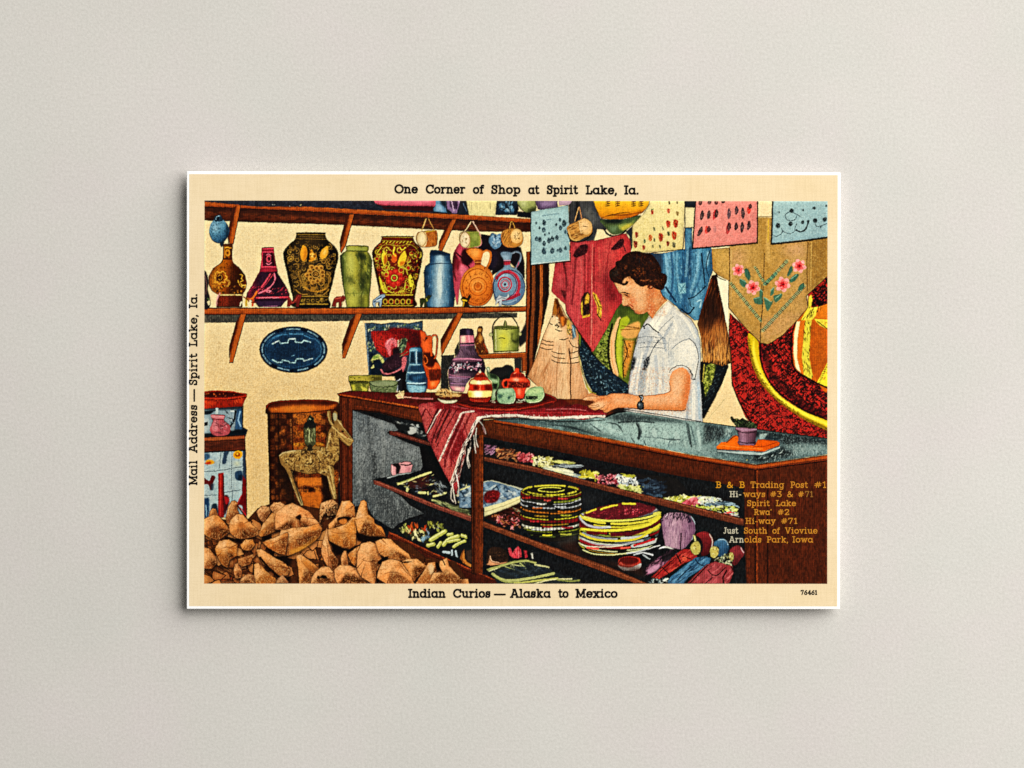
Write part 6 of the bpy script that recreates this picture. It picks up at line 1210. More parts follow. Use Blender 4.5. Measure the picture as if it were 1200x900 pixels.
# ---- potted plant on an orange book
O(800, 440)
BEG('book', 'orange book lying on the glass counter', 'f06a12', '235,500 270,470 310,465 340,435 370,418 390,425 392,470 520,470 530,450 560,448 660,458 682,470 680,490 600,520 580,535 400,525 240,520', s=0)
ALL(LG([(0, 'f4761a'), (.6, 'ee6610'), (1, 'd85a10')], (235, 460), (680, 500))); S('7a2a08', '310,470 345,440 370,425', 6); S('8a300a', '500,500 580,495 660,470', 6); F('c84c0a', '520,470 660,470 600,505 530,500', 0, 2, .6); S('fb9a4a', '260,490 400,505 560,515', 5, 1, .7)
ADD('c8d6d0', '238,522 400,532 560,540 600,522 685,495 685,512 600,545 555,560 400,552 240,535', s=0); S('6a8084', '240,536 400,552 555,560 685,512', 5, 0); S('2a1a10', '236,518 400,528 578,536 682,490', 4, 0); END()
BEG('potted_plant', 'dark green plant in a mauve clay pot', '6f4a5c', '372,365 385,358 520,368 522,385 510,460 515,480 500,490 400,488 385,470 395,450 385,390 372,380', s=0)
ALL(LG([(0, '5a3a4a'), (.25, '9c7488'), (.6, '7c566a'), (1, '3c2430')], (380, 420), (520, 425))); S('a88098', '378,372 440,382 518,378', 10); S('20121a', '385,392 450,402 515,395', 6); S('2a161e', '395,465 450,475 510,468', 6); S('9c7488', '400,480 500,484', 6)
ADD('20261a', '335,295 345,285 360,305 380,300 400,310 420,295 440,310 470,320 500,330 520,350 522,365 470,372 380,362 360,335 345,320', s=0); DAB(['0e120c', '4a5a34', '2c3a24', '78845a', '14100e'], '340,295 500,330 520,365 380,362', 70, 26, 8, 40, 90, .9); S('8a8a4a', '372,288 378,310', 8); S('20261a', '335,290 350,330 370,350', 8); END()

# ---- the shopkeeper
O(720, 345, 5.807)
BEG('person', 'person with short dark curly hair in a white shirt looking down at the counter', 'dcd8cc', '205,190 235,150 260,165 300,110 365,42 430,100 520,165 565,240 582,310 588,420 578,540 592,700 600,866 490,858 300,825 60,790 92,680 96,600 112,500 132,400 165,265', s=0)
ALL(LG([(0, 'b9bfc4'), (.25, 'd4d2cb'), (.5, 'dedad0'), (.75, 'd3d2cc'), (1, 'b9c0c4')], (90, 500), (600, 480)))
# shirt shading
for p, c, w in (('250,300 220,380 190,480 165,650', 'a3abb4', 22), ('300,270 330,300 350,380', '9aa4ae', 14), ('390,200 340,290 350,330', 'a9b0b6', 18), ('280,420 290,560 285,670', 'b4bac0', 22), ('330,430 330,640', 'c0c2c2', 16), ('230,480 225,660', 'f2ebda', 16), ('155,440 130,560 110,660', 'f4eee0', 22), ('190,400 160,560 150,670', 'f6f0e2', 14), ('480,610 500,760 490,850', 'a0aab2', 18), ('540,620 540,850', 'ece6d8', 22), ('510,600 520,740', 'b4bcc0', 12), ('570,600 580,840', 'a8c0d0', 16), ('420,110 500,190 550,290', 'f2ecdc', 24), ('380,150 420,220 400,290', 'eae4d6', 20), ('250,600 255,660', 'eee8d8', 12), ('310,560 310,660', 'eee8da', 14)): S(c, p, w, 1, .75)
F('a8b0b8', '205,195 250,210 240,330 170,330 180,250', 0, 2.5, .6); F('8f989f', '178,520 215,440 225,470 215,560 200,670 170,670', 0, 1.2, .8)
# sleeve
F('e2ded2', '390,370 440,320 510,300 550,340 572,410 575,470 555,570 535,580 520,525 485,490 430,485 385,520 372,470', 0, .6); F('f6f0e2', '440,330 510,310 545,380 540,460 490,470 450,420', 1, 3, .8); F('b0b6ba', '372,400 400,370 400,480 380,510', 0, 2, .7); S('2a2e34', '510,300 550,340 570,410 572,440', 5); S('7a828a', '390,370 430,335 470,312 510,302', 5); S('1c2026', '375,530 385,510 430,484 485,488 520,525 530,575', 5); S('14181c', '525,575 545,580 550,560 572,450', 5); S('1c2026', '515,525 530,545 540,575', 7); EL('c8ccc8', 535, 560, 7, 12)
S('9aa2a8', '372,300 365,360 370,430', 4); DAB(['7a828a'], '360,310 375,310 372,430 362,430', 10, 6, 3, 90, 20, .9)
# placket, pocket lines, stripes
for y in (288, 325, 358): S('5c646c', [(160, y+6), (240, y-2), (345, y+10)], 3.5, 1, .85)
DAB(['3a4048'], '165,285 330,285 340,368 170,362', 40, 9, 4, 8, 30, .9)
S('4a525a', '300,310 262,370 235,430', 5); S('2c3238', '330,290 270,350', 4); F('22262c', '212,430 240,420 236,470 215,515 192,515 205,470', 0, .5); DAB(['14171a', '5c646c'], '195,425 242,425 215,515 190,510', 16, 16, 8, 60, 40, .9); F('1c1f24', '125,425 150,430 130,510 105,520', 0, .8); DAB(['0e1013', '4a5058'], '110,430 150,430 130,515 100,515', 14, 18, 8, 70, 30, .9); S('3a4046', '100,600 92,680', 6)
S('5a626a', '345,250 375,220 400,180', 3, 1, .6); GRAIN('90,30 610,30 610,870 90,870', 'f8f4ea', .66, .5, 1, 1.2, seed=87); GRAIN('90,30 610,30 610,870 90,870', '9ca6b0', .70, .4, 1, 1.2, seed=88)
# collar
F('f3eddd', '232,205 300,110 362,45 400,75 350,140 300,220 300,258 270,235', 0, .4); F('d4d2ca', '205,195 232,150 262,165 235,200', 0, .4); S('14161a', '205,215 225,200 245,215 270,240 300,260', 7); S('5a626a', '300,250 345,200 400,150', 4, 1, .6); S('1c1f24', '195,215 205,230', 9); S('b8bab8', '265,220 330,120', 6, 1, .5); DAB(['a8acb0'], '250,200 350,70 390,90 300,230', 30, 8, 3, 130, 40, .7)
S('1c1416', '565,240 588,330 590,420', 5, 1, .6); S('d04a5c', '560,225 575,262', 4, 1, .7); S('6a3a40', '205,190 165,265 132,400 112,500 92,680', 3, 1, .7)
# neck and face
O(705, 285, 10)
ADD('de8f58', '140,460 165,465 300,380 560,470 690,545 712,610 765,668 690,740 640,810 595,885 555,845 530,800 500,822 430,832 392,815 380,790 350,770 330,745 318,738 270,737 243,722 238,700 242,660 235,600 218,588 205,578 175,520', s=0)
ALL_ = None
F('ebb684', '330,470 480,480 540,600 520,740 460,800 400,760 360,640 330,560', 1, 3.5, .9); F('f0bd8c', '140,465 240,480 330,500 320,570 230,575 190,550', 1, 2, .9); F('e8a874', '238,600 290,640 320,700 300,735 250,725 240,670', 1, 1, .9); F('f3c898', '244,640 262,690 252,716 240,700', 1, .8, .9)
F('d2603c', '330,640 390,660 400,700 370,720 330,690', 1, 2.5, .75); F('cf7042', '540,560 620,560 690,600 720,660 640,780 590,860 545,810 520,740', 1, 3, .65); F('c8683e', '560,720 620,740 600,850 550,810', 1, 2.5, .7); F('e8ac78', '620,620 690,650 650,740 610,700', 1, 2.5, .8); F('b85a34', '400,790 480,810 530,780 500,825 420,835', 1, 1.5, .7); F('c46a40', '560,480 640,540 600,600 540,560', 1, 2, .6)
GRAIN('150,400 770,400 770,860 150,860', 'f8d8ac', .68, .5, 1, 1, seed=83); GRAIN('150,400 770,400 770,860 150,860', 'b8603a', .70, .35, 1, 1, seed=84)
S('1c0e0a', '215,582 255,574 300,588 335,592', 13, 1, .95, 1); F('8a4428', '245,595 300,600 335,625 300,632', 1, 1, .6); S('150b0a', '258,596 282,606 305,622', 11, 1, 1, 1); S('2a1410', '285,605 312,628', 7); S('b86a44', '300,640 330,640', 5, 1, .6); S('8a4830', '318,700 305,722 290,735', 6, 1, .8); S('3a1a14', '270,735 300,732 320,722', 7, 1, .9); S('b4472e', '330,716 350,730 368,742', 10); S('8a2e22', '330,722 355,738 372,745', 6); S('a84c34', '352,768 372,758', 7); S('5a2a1c', '205,580 222,592 236,602', 5, 1, .8); S('7a3a24', '242,720 268,738 318,740 350,772 382,792 392,816 432,833', 4, 1, .8)
S('cf7c50', '395,700 410,740 390,770', 7, 1, .5); S('120b0a', '532,808 560,850 596,884', 10, 1, .9, 1); S('1c0f0c', '690,560 720,620 765,668', 12)
# ear
F('c4683a', '540,490 590,490 612,520 590,540 555,535', 1, .5); S('2a120c', '548,498 560,525 590,532', 8); S('f0b888', '575,505 600,520', 8); S('5a2414', '565,500 595,505', 5)
# hair
ADD('26120d', '92,330 120,300 158,278 162,225 185,208 220,195 250,150 285,125 340,100 400,90 455,98 510,122 580,128 630,175 672,245 695,310 702,345 740,358 768,395 762,445 740,500 722,535 690,548 640,535 615,522 590,500 560,488 520,495 480,510 440,498 400,470 372,430 345,410 325,385 300,395 288,430 310,455 300,480 265,495 225,480 170,466 135,452 95,400', s=1)
DAB(['120807', '3c1a10', '52260f', '1c0d0a', '0c0606'], '100,330 160,230 280,130 400,95 580,130 680,260 760,400 700,540 500,500 370,420 300,390 280,480 130,440', 420, 46, 12, 40, 80, .75, 1)
DAB(['7a3814', '8c4a20', '5c2a12', 'a05a2a'], '360,300 490,280 520,340 450,395 390,370 370,345', 40, 30, 8, 20, 60, .7); DAB(['8a4a26', '5c2c14'], '255,240 310,270 290,310 260,290', 10, 30, 8, 45, 30, .9); DAB(['7a4020', 'a8643a'], '450,430 560,420 580,445 470,450', 16, 34, 7, -5, 20, .9); DAB(['7a4020', '5a2c14'], '600,430 720,380 740,450 650,510', 26, 26, 8, 40, 80, .8); DAB(['2a2420', '3a302a'], '110,330 200,300 190,400 120,400', 22, 36, 9, 30, 60, .8)
DAB(['6a3418', '1a3040'], '290,160 480,110 620,220 600,300', 40, 40, 7, 60, 60, .5)
S('0d0706', '225,470 255,488 292,478 306,450', 12); F('e0a470', '250,440 275,405 300,400 290,440 270,465 245,460', 1, .5); S('c08050', '320,390 350,420 365,460', 9, 1, .7)
# arm and hand
O(660, 430, 7.0588)
ADD('e6905a', '878,130 885,70 905,35 950,8 985,2 1025,25 1050,70 1052,130 1045,200 1025,290 1010,345 990,358 900,362 800,356 700,350 600,345 540,336 450,338 410,352 375,372 350,380 330,372 325,355 300,348 262,358 235,348 210,335 205,322 225,308 252,296 240,282 165,276 160,264 185,245 205,225 240,213 265,222 290,240 330,238 365,232 410,218 470,215 540,222 600,238 700,236 800,225 860,212 885,195', s=0)
F('eab080', '900,60 960,20 1010,60 1000,180 960,280 900,290 890,180', 1, 3, .85); F('f2c498', '915,80 950,60 960,160 930,240 905,200', 1, 2.5, .8); F('c8683a', '1020,40 1052,90 1045,200 1020,310 990,350 1000,200', 1, 2, .75); F('ecb284', '420,240 560,250 760,260 900,240 940,290 780,310 560,300 420,300', 1, 3, .8); F('c4703e', '420,330 560,325 760,335 1000,335 990,360 700,352 540,338', 1, 1.5, .75); F('f0c094', '640,245 800,245 880,230 880,260 760,275 640,270', 1, 2, .7); F('d98850', '600,240 640,240 640,340 600,340', 0, 3, .5)
S('3a1a10', '878,130 885,195 860,212 800,225 700,236 600,238', 4, 1, .75); S('2a120c', '540,338 700,352 850,358 990,360 1012,345', 6, 1, .9)
# fingers
F('eebb8c', '165,268 205,240 260,236 285,250 240,270', 1, 1, .8); F('f2c79a', '250,300 310,280 360,300 320,340 260,340 220,325', 1, 2, .8); S('5a2414', '165,278 240,280 262,292', 5); S('8a4426', '190,246 240,240 285,246', 4, 1, .8); S('8a4426', '215,312 260,318 290,310', 5, 1, .8); S('7a3a20', '228,335 262,332 300,322', 5, 1, .8); S('7a3a20', '300,348 325,335 345,318', 5, 1, .8); S('8a4426', '330,370 355,350 375,330', 4, 1, .8); F('a8502c', '255,290 300,262 340,250 330,270 290,285', 1, .8, .6); F('f6d2a8', '165,268 190,258 195,270', 0, .4); S('c07044', '370,240 400,270 380,310', 9, 1, .45); S('3a1810', '205,325 240,350 262,360 300,350 330,375 352,382 410,354 450,340', 4, 1, .8); S('3a1810', '160,264 185,245 205,225 240,213 265,222 290,240', 4, 1, .8); S('6a2c18', '410,218 540,222 600,236', 4, 1, .7)
GRAIN('160,0 1060,0 1060,400 160,400', 'f8d8ac', .70, .4, 1, 1, seed=85); GRAIN('160,0 1060,0 1060,400 160,400', 'c06a3c', .70, .35, 1, 1, seed=86)
# bracelet
F('16181c', '622,232 660,228 665,262 655,285 668,300 668,345 640,356 612,345 606,315 618,290 632,280 640,258 626,250', 0, .2); S('b8c0c8', '640,240 655,250 648,275', 6); EL('4a5258', 638, 318, 20, 24); EL('8a949a', 632, 312, 8, 9); S('c8ccd0', '615,300 625,292', 5); RING('0e1012', 638, 318, 26, 32, 6)
END()
# shade on the glass under the arm
F('15191a', '380,375 450,342 560,345 520,358 440,372', 0, .8, .9); S('ded8cc', '520,360 600,372 760,395 880,410', 10, 1, .5)
S('0c0d0e', '520,352 700,378 900,410 1140,452', 6, 1, .9)

# ---- blue platter on the wall
O(210, 320)
BEG('platter', 'oval navy platter with pale zigzag lines on the wall', '152a42', ell(803, 540, 239, 163), s=0)
EL('0d1a2b', 803, 540, 225, 150); EL('1d4468', 803, 540, 208, 133, 0, 3); EL('12304f', 803, 545, 180, 108, 0, 4); EL('0f2740', 803, 545, 150, 85, 0, 5)
for a, b in ((-158, -128), (-102, -78), (-64, -38), (-20, 10), (18, 48), (62, 82), (98, 122), (134, 165), (172, 196)): ARC('8fb6c4', 803, 540, 219, 145, a, b, 9, 0, .9)
for a in (-115, -70, -30, 55, 90, 128): ARC('0a1420', 803, 540, 222, 148, a-4, a+4, 22)
RING('2f6488', 803, 540, 200, 124, 5, 0, .6); ARC('4d86a4', 803, 540, 196, 118, -40, 40, 7, 0, .6); ARC('3f7698', 803, 540, 190, 112, 190, 300, 5, 0, .7)
S('3f7fae', '655,460 700,440 760,432', 8); S('4d8ab4', '770,430 870,430', 8); S('3f7fae', '880,442 940,465', 7)
S('a9cfd2', '655,500 700,478 712,497 765,490 768,466 816,463 818,486 865,490 876,474 922,488', 9, 0); S('cfe4dc', '660,496 700,478', 7); S('cfe4dc', '772,464 812,464', 8)
S('9fc8cc', '655,610 690,630 722,628 726,614 768,620 776,632 815,632 824,606 868,604 878,618 936,602', 9, 0); S('c9dfd8', '880,618 936,602', 7)
S('6f9fb4', '790,585 808,580', 5)
GRAIN('560,370 1050,370 1050,710 560,710', '0b1624', .64, .5, 1.1, 1.1, seed=31); GRAIN('560,370 1050,370 1050,710 560,710', '2c5e86', .76, .4, 1.3, 1.3, seed=32)
RING('081019', 803, 540, 237, 161, 6); END()

# ---- bin and crockery stand at the left edge
O(236, 450, 5.625)
BEG('basket', 'red woven basket on top of the crockery stand', '8c1f10', '15,52 80,43 200,48 300,66 298,90 278,130 276,150 200,155 15,165', s=0)
F('3a0e0a', '15,62 80,52 200,56 285,72 200,88 80,90 15,88', 0, .5); S('c23a1c', '15,56 80,46 200,51 296,68', 6); S('b8341a', '15,95 80,98 200,95 295,80', 9); S('2a0907', '15,104 90,107 200,103 294,88', 5)
F('d0401c', '15,110 80,112 110,120 60,155 15,160', 0, 1.2, .8); DAB(['d8582c', '5a130b', 'a3260f'], '15,110 290,95 276,150 15,160', 40, 24, 8, 70, 30, .7); F('dd4a20', '245,105 275,100 270,130 250,130', 0, 1, .7); DOT(['e8702c'], '20,60 220,60 220,82 20,82', 10, 5, .7)
END()
BEG('crockery_stand', 'small stand with a brown shelf and a blue flowered cloth panel', '26303a', '15,165 276,148 275,285 305,305 298,330 290,350 292,440 296,560 303,830 300,880 150,880 15,890', s=0)
F('8fa2ac', '15,175 235,170 215,330 15,340', 0, 1); F('12161d', '15,180 100,172 60,200 15,205', 0, .5); F('c9d3d2', '95,160 112,160 110,200 92,200'); F('10151c', '15,330 285,300 300,310 285,335 15,350', 0, .6)
F('aeb9bb', '15,230 50,225 55,300 15,320', 0, .6); F('0f141b', '15,255 45,250 40,275 15,280'); S('dfe6e2', '195,180 225,185 220,215 200,235', 7); S('10151c', '225,180 215,240 180,300', 13); F('2c4f74', '235,170 268,160 272,300 222,300', 0, .5); S('86b0d0', '255,185 245,240 260,280', 10); S('0d1219', '270,150 275,300', 10); DAB(['10151c', '6c8496'], '120,190 215,180 205,320 180,320', 16, 30, 10, 60, 60, .8)
F('5a2716', '15,352 288,340 290,395 290,440 15,450'); F('a0522a', '15,356 286,344 286,360 15,378', 0, .5); S('1a0d0c', '15,352 288,338', 6); S('2a120c', '15,382 288,366', 5); GRAIN('15,375 290,365 290,440 15,450', '2c110b', .5, .6, 4, 1.2, seed=33); S('0f0a0a', '15,450 290,438', 8)
F('a9bcc0', '15,456 275,444 272,880 15,880'); GRAIN('15,456 275,444 272,880 15,880', '8ea5ae', .6, .6, 2, 2, seed=34); GRAIN('15,456 275,444 272,880 15,880', 'c3d0cc', .7, .6, 1.4, 1.4, seed=35)
F('2f3d4e', '275,445 292,440 302,830 290,870 280,830 268,690 275,600', 0, .3); F('6c1118', '272,600 298,640 303,830 296,870 268,800 235,800 255,760 270,720', 0, .4); S('c22a2c', '262,740 240,795 270,830 296,868', 6, 1); S('1a0a0c', '292,445 303,830', 6)
S('22303c', '15,578 90,575 160,566 270,545', 3.5, 0, .9); S('22303c', '130,455 118,560', 3, 0, .9); S('22303c', '203,452 200,580 200,690', 3.5, 0, .9); S('22303c', '15,735 100,732', 3.5, 0, .9); S('22303c', '150,718 260,698', 3.5, 0, .9); S('22303c', '205,700 203,780', 3, 0)
for y in range(460, 700, 14): S('a9bcc0', [(198, y), (206, y)], 4)
F('2c3f54', '150,450 180,448 170,480 165,520 140,530 138,500 145,480', 1, .4); F('33506b', '15,462 50,460 55,490 20,505', 1, .8); F('e0a31c', '212,455 240,440 270,450 268,480 245,495 215,485', 1); EL('b04a10', 240, 466, 17, 14); EL('e8c03a', 238, 462, 7)
F('d9a02a', '30,508 60,500 88,515 70,530 40,530', 1, .4); F('a83018', '25,520 60,512 60,528 30,530', 1, .5); F('d8d29a', '215,520 255,510 255,535 220,540', 0, 2, .7)
F('5c1518', '20,620 50,640 70,605 95,615 80,650 70,690 60,700 45,665 18,660', 1); F('2c3a4a', '60,660 85,655 80,700 60,705', 0, .6, .8); F('27425e', '225,580 265,572 272,600 268,635 235,635 222,610', 1, .4); F('0f2236', '245,600 270,600 268,640 240,635', 0, .6)
F('8a1a18', '112,590 148,585 150,880 110,880', 0, .3); S('c43a2e', '128,600 125,880', 8); S('3a0d10', '146,600 150,860', 8); F('401016', '152,740 180,745 182,790 155,860', 1, .5); F('a02024', '155,745 182,755 178,785 160,790', 1, .3)
F('14365a', '15,755 50,750 55,800 45,880 15,880', 0, .6); S('7fa6bd', '30,800 36,870', 8); F('1a2a38', '70,800 100,790 110,850 70,860', 1, .5)
END()
BEG('jug', 'pink jug on the crockery stand', 'b5525c', '62,205 110,202 155,208 150,240 185,270 192,300 175,335 100,345 62,320 58,290 75,245', s=1)
F('e08a90', '64,208 150,212 148,230 68,228', 0, .4); F('d97f86', '75,250 110,240 105,310 70,300', 1, 1); DAB(['5a3038', '7d3c46', 'e69aa0'], '90,240 175,250 180,320 90,330', 22, 34, 9, 20, 60, .8); S('e8a0a4', '66,212 150,216', 6); S('6a2830', '70,232 150,236', 5); END()

# ---- woven basket with the toy donkey in front
O(306, 460)
BEG('basket', 'tall woven wood basket behind the toy donkey', '3a160b', '33,95 60,72 130,58 300,50 460,52 540,68 550,90 545,800 520,830 60,790 55,500 48,300 45,155 30,145', s=0)
ALL(LG([(0, '2a0f08'), (.25, '3a160b'), (.5, '7a3612'), (.75, '6a2c0e'), (1, '35140a')], (40, 400), (545, 400)))
F('b85c1c', '50,110 130,84 300,78 460,74 540,84 500,118 330,140 170,142 70,140', 0, 1); F('4a1a0c', '60,84 130,66 300,58 460,60 535,76 480,92 300,88 150,100 60,110', 0, 1); F('d07a2c', '130,98 300,92 420,96 330,128 190,134', 0, 2.5, .8)
S('7a260e', '35,110 60,78 130,62 300,54 460,56 540,72', 12); S('1c0a06', '45,150 170,148 330,140 520,120', 7); S('d8813a', '100,116 110,122', 6)
rows = [(250, 145, 425, 218, 'b45f20'), (240, 232, 440, 268, '7c3210'), (225, 275, 300, 330, 'b86420'), (380, 285, 450, 330, 'a04e18'), (240, 310, 300, 352, '5c1f0c'), (380, 310, 450, 352, '6a1a10'), (225, 350, 440, 385, 'c98528'), (130, 262, 168, 302, 'b06428'), (95, 305, 122, 345, '9c5422'), (140, 358, 170, 392, '8a4418'), (255, 600, 425, 655, 'c8681c'), (280, 656, 340, 700, '421a0a'), (300, 660, 370, 698, '2e0f07'), (375, 650, 410, 700, 'd07a28'), (280, 700, 420, 770, 'b85c18'), (300, 770, 410, 830, 'c06a22'), (430, 590, 470, 640, '8a3a10'), (100, 610, 160, 650, '7a3c16'), (130, 700, 180, 750, '6a3212'), (520, 560, 545, 640, '9c4a1a')]
for x0, y0, x1, y1, c in rows:
    F(c, [(x0, y0), (x1, y0), (x1, y1), (x0, y1)], 0, .5); DAB([c, '5a240c', 'd8843a'], [(x0, y0), (x1, y0), (x1, y1), (x0, y1)], 12, 26, 5, 0, 12, .5)
rs = np.random.RandomState(4)
for j, y in enumerate(range(150, 800, 44)):
    for i, x in enumerate(range(62, 540, 40)):
        if (i+j) % 2 == 0 or rs.rand() > .72:
            c = ['a85a1e', '8a4416', 'c0702a', '6e3210', 'b4641f'][rs.randint(5)]
            F(c, [(x, y), (x+34, y+1), (x+34, y+34), (x+1, y+33)], 0, .5, .75 if x > 190 else .42)
        else: F('2a0e07', [(x, y), (x+36, y), (x+36, y+38), (x, y+38)], 0, .6, .55)
for x in (60, 122, 220): S('1d0a06', [(x, 150), (x+6, 790)], 13, 0, .7)

for x in (225, 300, 380): S('8a451a', [(x, 150), (x+2, 390)], 5, 0, .7)
F('c8742a', '225,150 425,146 440,215 235,220', 0, 1.5, .55); F('cf7628', '240,275 300,275 300,320 240,320', 0, .6, .6); F('d07c2c', '380,290 450,290 450,330 385,330', 0, .6, .5); S('c98a4a', '208,190 214,360', 6, 0, .6); S('120705', '30,180 38,240 28,290 50,350', 7); S('120705', '50,160 56,790', 6); GRAIN('50,145 545,145 545,800 60,800', '170805', .6, .6, 1.3, 1.3, seed=36)
F('140806', '420,570 500,570 500,790 440,790', 0, 1.5, .85); F('160a06', '110,430 200,420 240,560 215,700 280,800 190,800 120,560', 0, 3, .8); F('1a0c07', '440,200 540,150 560,330 470,400', 0, 3, .6); F('d8782a', '262,600 425,600 425,655 262,650', 0, .5, .8); F('cc6c22', '285,705 425,700 425,790 300,800', 0, .6, .8)
END()
BEG('toy_donkey', 'tan woven toy donkey with a small rider', '94703c', '125,445 150,422 210,408 290,402 320,380 390,380 455,385 462,320 470,275 495,240 480,215 465,160 470,130 485,130 500,215 515,225 505,160 515,130 535,140 538,190 545,195 565,200 570,235 648,330 652,345 625,378 600,370 545,320 552,400 545,480 510,510 520,640 535,745 505,755 485,690 465,590 400,565 330,575 270,560 215,545 235,620 265,700 300,790 290,805 265,770 200,600 175,545 140,500', s=0)
DAB(['3a2614', '241609', 'b8955a', '5a4022', 'c9a869'], '130,440 290,405 460,390 540,400 545,480 470,570 210,545', 330, 17, 6, 45, 90, .85)
DAB(['3a2614', 'c4a468', 'b08a50'], '465,330 530,250 640,340 620,370 545,320 545,400 480,400', 90, 20, 6, 50, 40, .8)
DAB(['2a1a0c', '3a2612', '5a4020', 'c9a25e', 'b08a4c', 'd8b878', 'a07c44'], '130,440 290,405 460,390 545,400 545,480 470,570 210,545', 280, 22, 8, 50, 90, .8, 0); DAB(['5a3c1c', 'c9a25e', 'b48e50'], '465,330 530,250 640,340 620,370 545,320 550,400 480,400', 60, 22, 8, 50, 50, .9, 0)
F('c9aa6c', '130,445 155,424 215,410 290,405 250,425 180,432', 0, 1, .8); S('d9c08a', '132,444 155,424 240,410', 8)
S('d9b978', '500,240 570,300 645,338', 10, 1, .8); S('caa86a', '468,140 478,190 500,225', 10); F('b8b08a', '508,150 530,150 532,195 512,195', 1, .3); S('2a1a0c', '495,230 470,290 468,380', 6, 1, .8); S('c49a5a', '545,300 615,370', 8); S('8c4a2a', '560,270 610,320', 7)
S('d6bd82', '220,560 250,650 290,790', 9); S('c9a869', '480,520 505,620 520,730', 12); DAB(['3a2614', 'c9a25c'], '470,560 520,560 530,740 495,740', 50, 14, 5, 80, 30, .8); S('1c1008', '210,548 240,640 285,780', 6, 1, .8); S('1a0e07', '545,480 520,510 528,640 538,740', 6, 1, .7)
S('1a0f08', '215,548 330,578 460,592', 8); S('e2c68c', '540,195 575,240 648,330', 8, 1, .8); S('e2c68c', '488,290 470,360 462,390', 8, 1, .7); S('dcbc80', '470,590 500,690 520,745', 9, 1, .8); S('dcbc80', '205,600 235,690 285,795', 9, 1, .8); EL('1a0e07', 575, 275, 8); END()
BEG('toy_rider', 'small carved rider on the toy donkey', '4a4a30', '330,180 340,160 350,160 375,185 372,200 388,225 384,250 384,360 362,385 362,410 320,410 330,385 305,355 300,250 302,225 322,205', s=0)
F('1c1a16', '300,235 322,200 370,200 388,235 380,250 305,250', 1, .4); DAB(['8c9468', '6a7048', '2a2818', 'b0b080'], '305,255 384,255 380,350 305,350', 60, 24, 7, 80, 25, .9); S('a5aa7c', '340,265 338,350', 9); F('17130d', '328,178 342,158 352,172 372,180 360,200 335,200'); S('9a9a78', '340,185 350,190', 8); S('1d130b', '345,385 340,560', 40, 0, .7)
END()

# ---- sea shells piled on the floor
def shell(o, p, base='cc7c38', ridge=None, lab=None, lo='7a3c14', hi='f2b880', s=0, sd=1):
    O(*o); q = pts_(p); q = q.mean(0)+(q-q.mean(0))*1.10; p = q
    base = tuple(np.clip(hexc(base)*np.array([1.13, 1.12, 1.2])+.01, 0, 1))
    F('140806', q+np.array([3, 20]), 0, 1.2, .75)
    BEG('seashell', lab, base, p, s=s); x0, y0 = q.min(0); x1, y1 = q.max(0)
    c0 = q.mean(0)+np.array([-.06*(x1-x0), -.10*(y1-y0)]); rs = np.random.RandomState(sd)
    B0, HI, LO = hexc(base), hexc(hi), hexc(lo)
    n = len(q); ar = np.sign(sum(q[i-1][0]*q[i][1]-q[i][0]*q[i-1][1] for i in range(n)))
    for i in range(n):
        u, v = q[i], q[(i+1) % n]; nx, ny = (v[1]-u[1])*ar, -(v[0]-u[0])*ar; L = math.hypot(nx, ny)+1e-6
        t = np.clip((nx/L)*-.45+(ny/L)*-.8+rs.randn()*.22, -1, 1)
        col = B0+(HI-B0)*max(t, 0)*1.25+(LO*.62-B0)*max(-t, 0)*1.15
        F(tuple(np.clip(col, 0, 1)), [c0, u, v], 0, 1.4, .95)
        if rs.rand() > .75: S('4a200c', [u, c0+(u-c0)*.2], 9, 0, .7, 2)
    F(HI, [c0+(p_-c0)*.35 for p_ in q], 0, 1.6, .45)
    F(tuple(LO*.7), [q[i] for i in range(n)]+[q[i]+(c0-q[i])*.13 for i in range(n-1, -1, -1)], 0, .8, .0)
    GRAIN([(x0, y0), (x1, y0), (x1, y1), (x0, y1)], '7a3e18', .70, .30, .9, .9, seed=sd+50); GRAIN([(x0, y0), (x1, y0), (x1, y1), (x0, y1)], 'f0bb80', .68, .6, 1, 1, seed=sd+150)
    DAB([lo, hi, '9c5420', 'd98c48'], p, int((x1-x0)*(y1-y0)/1500)+3, 34, 9, 10, 70, .35)
    if ridge:
        for r in ridge: S('5a2a12', r, 9, 1, .45, 1)
    S('241008', np.vstack([q, q[:1]]), 5, s, .5)
    END()
O(236, 580, 8.1818)
BEG('shell_heap', 'shaded broken pieces among the sea shells', '4a2612', '25,240 90,210 240,240 440,240 540,130 680,80 900,90 1130,130 1250,180 1290,240 1420,90 1480,200 1500,290 1560,90 1610,160 1640,330 1800,420 2000,470 2150,600 2440,640 2560,840 2560,870 25,870', s=0)
E_ = (236, 580, 8.1818)
DAB(['8a4a20', 'a86430', '4a2410', '7a4018', '1a0c07'], '30,400 500,400 560,850 30,850', 220, 50, 14, 30, 60, .8); DAB(['5a2c12', '8a4c22', '120806'], '560,250 2200,560 2200,850 560,850', 260, 44, 12, 30, 70, .7)
F('120806', '180,400 300,380 400,440 380,470 200,430', 0, 1, .8); F('120806', '560,380 700,400 840,560 900,580 840,700 860,840 820,840 780,790', 0, 1.5, .9); S('a04020', '30,800 150,810 290,800', 18, 1, .7); S('8a5a38', '30,830 300,838', 10, 1, .7)
DAB(['9c6a3c', '6a3c1c', '2a1208'], '30,680 290,690 290,800 30,790', 40, 90, 9, 25, 12, .8)
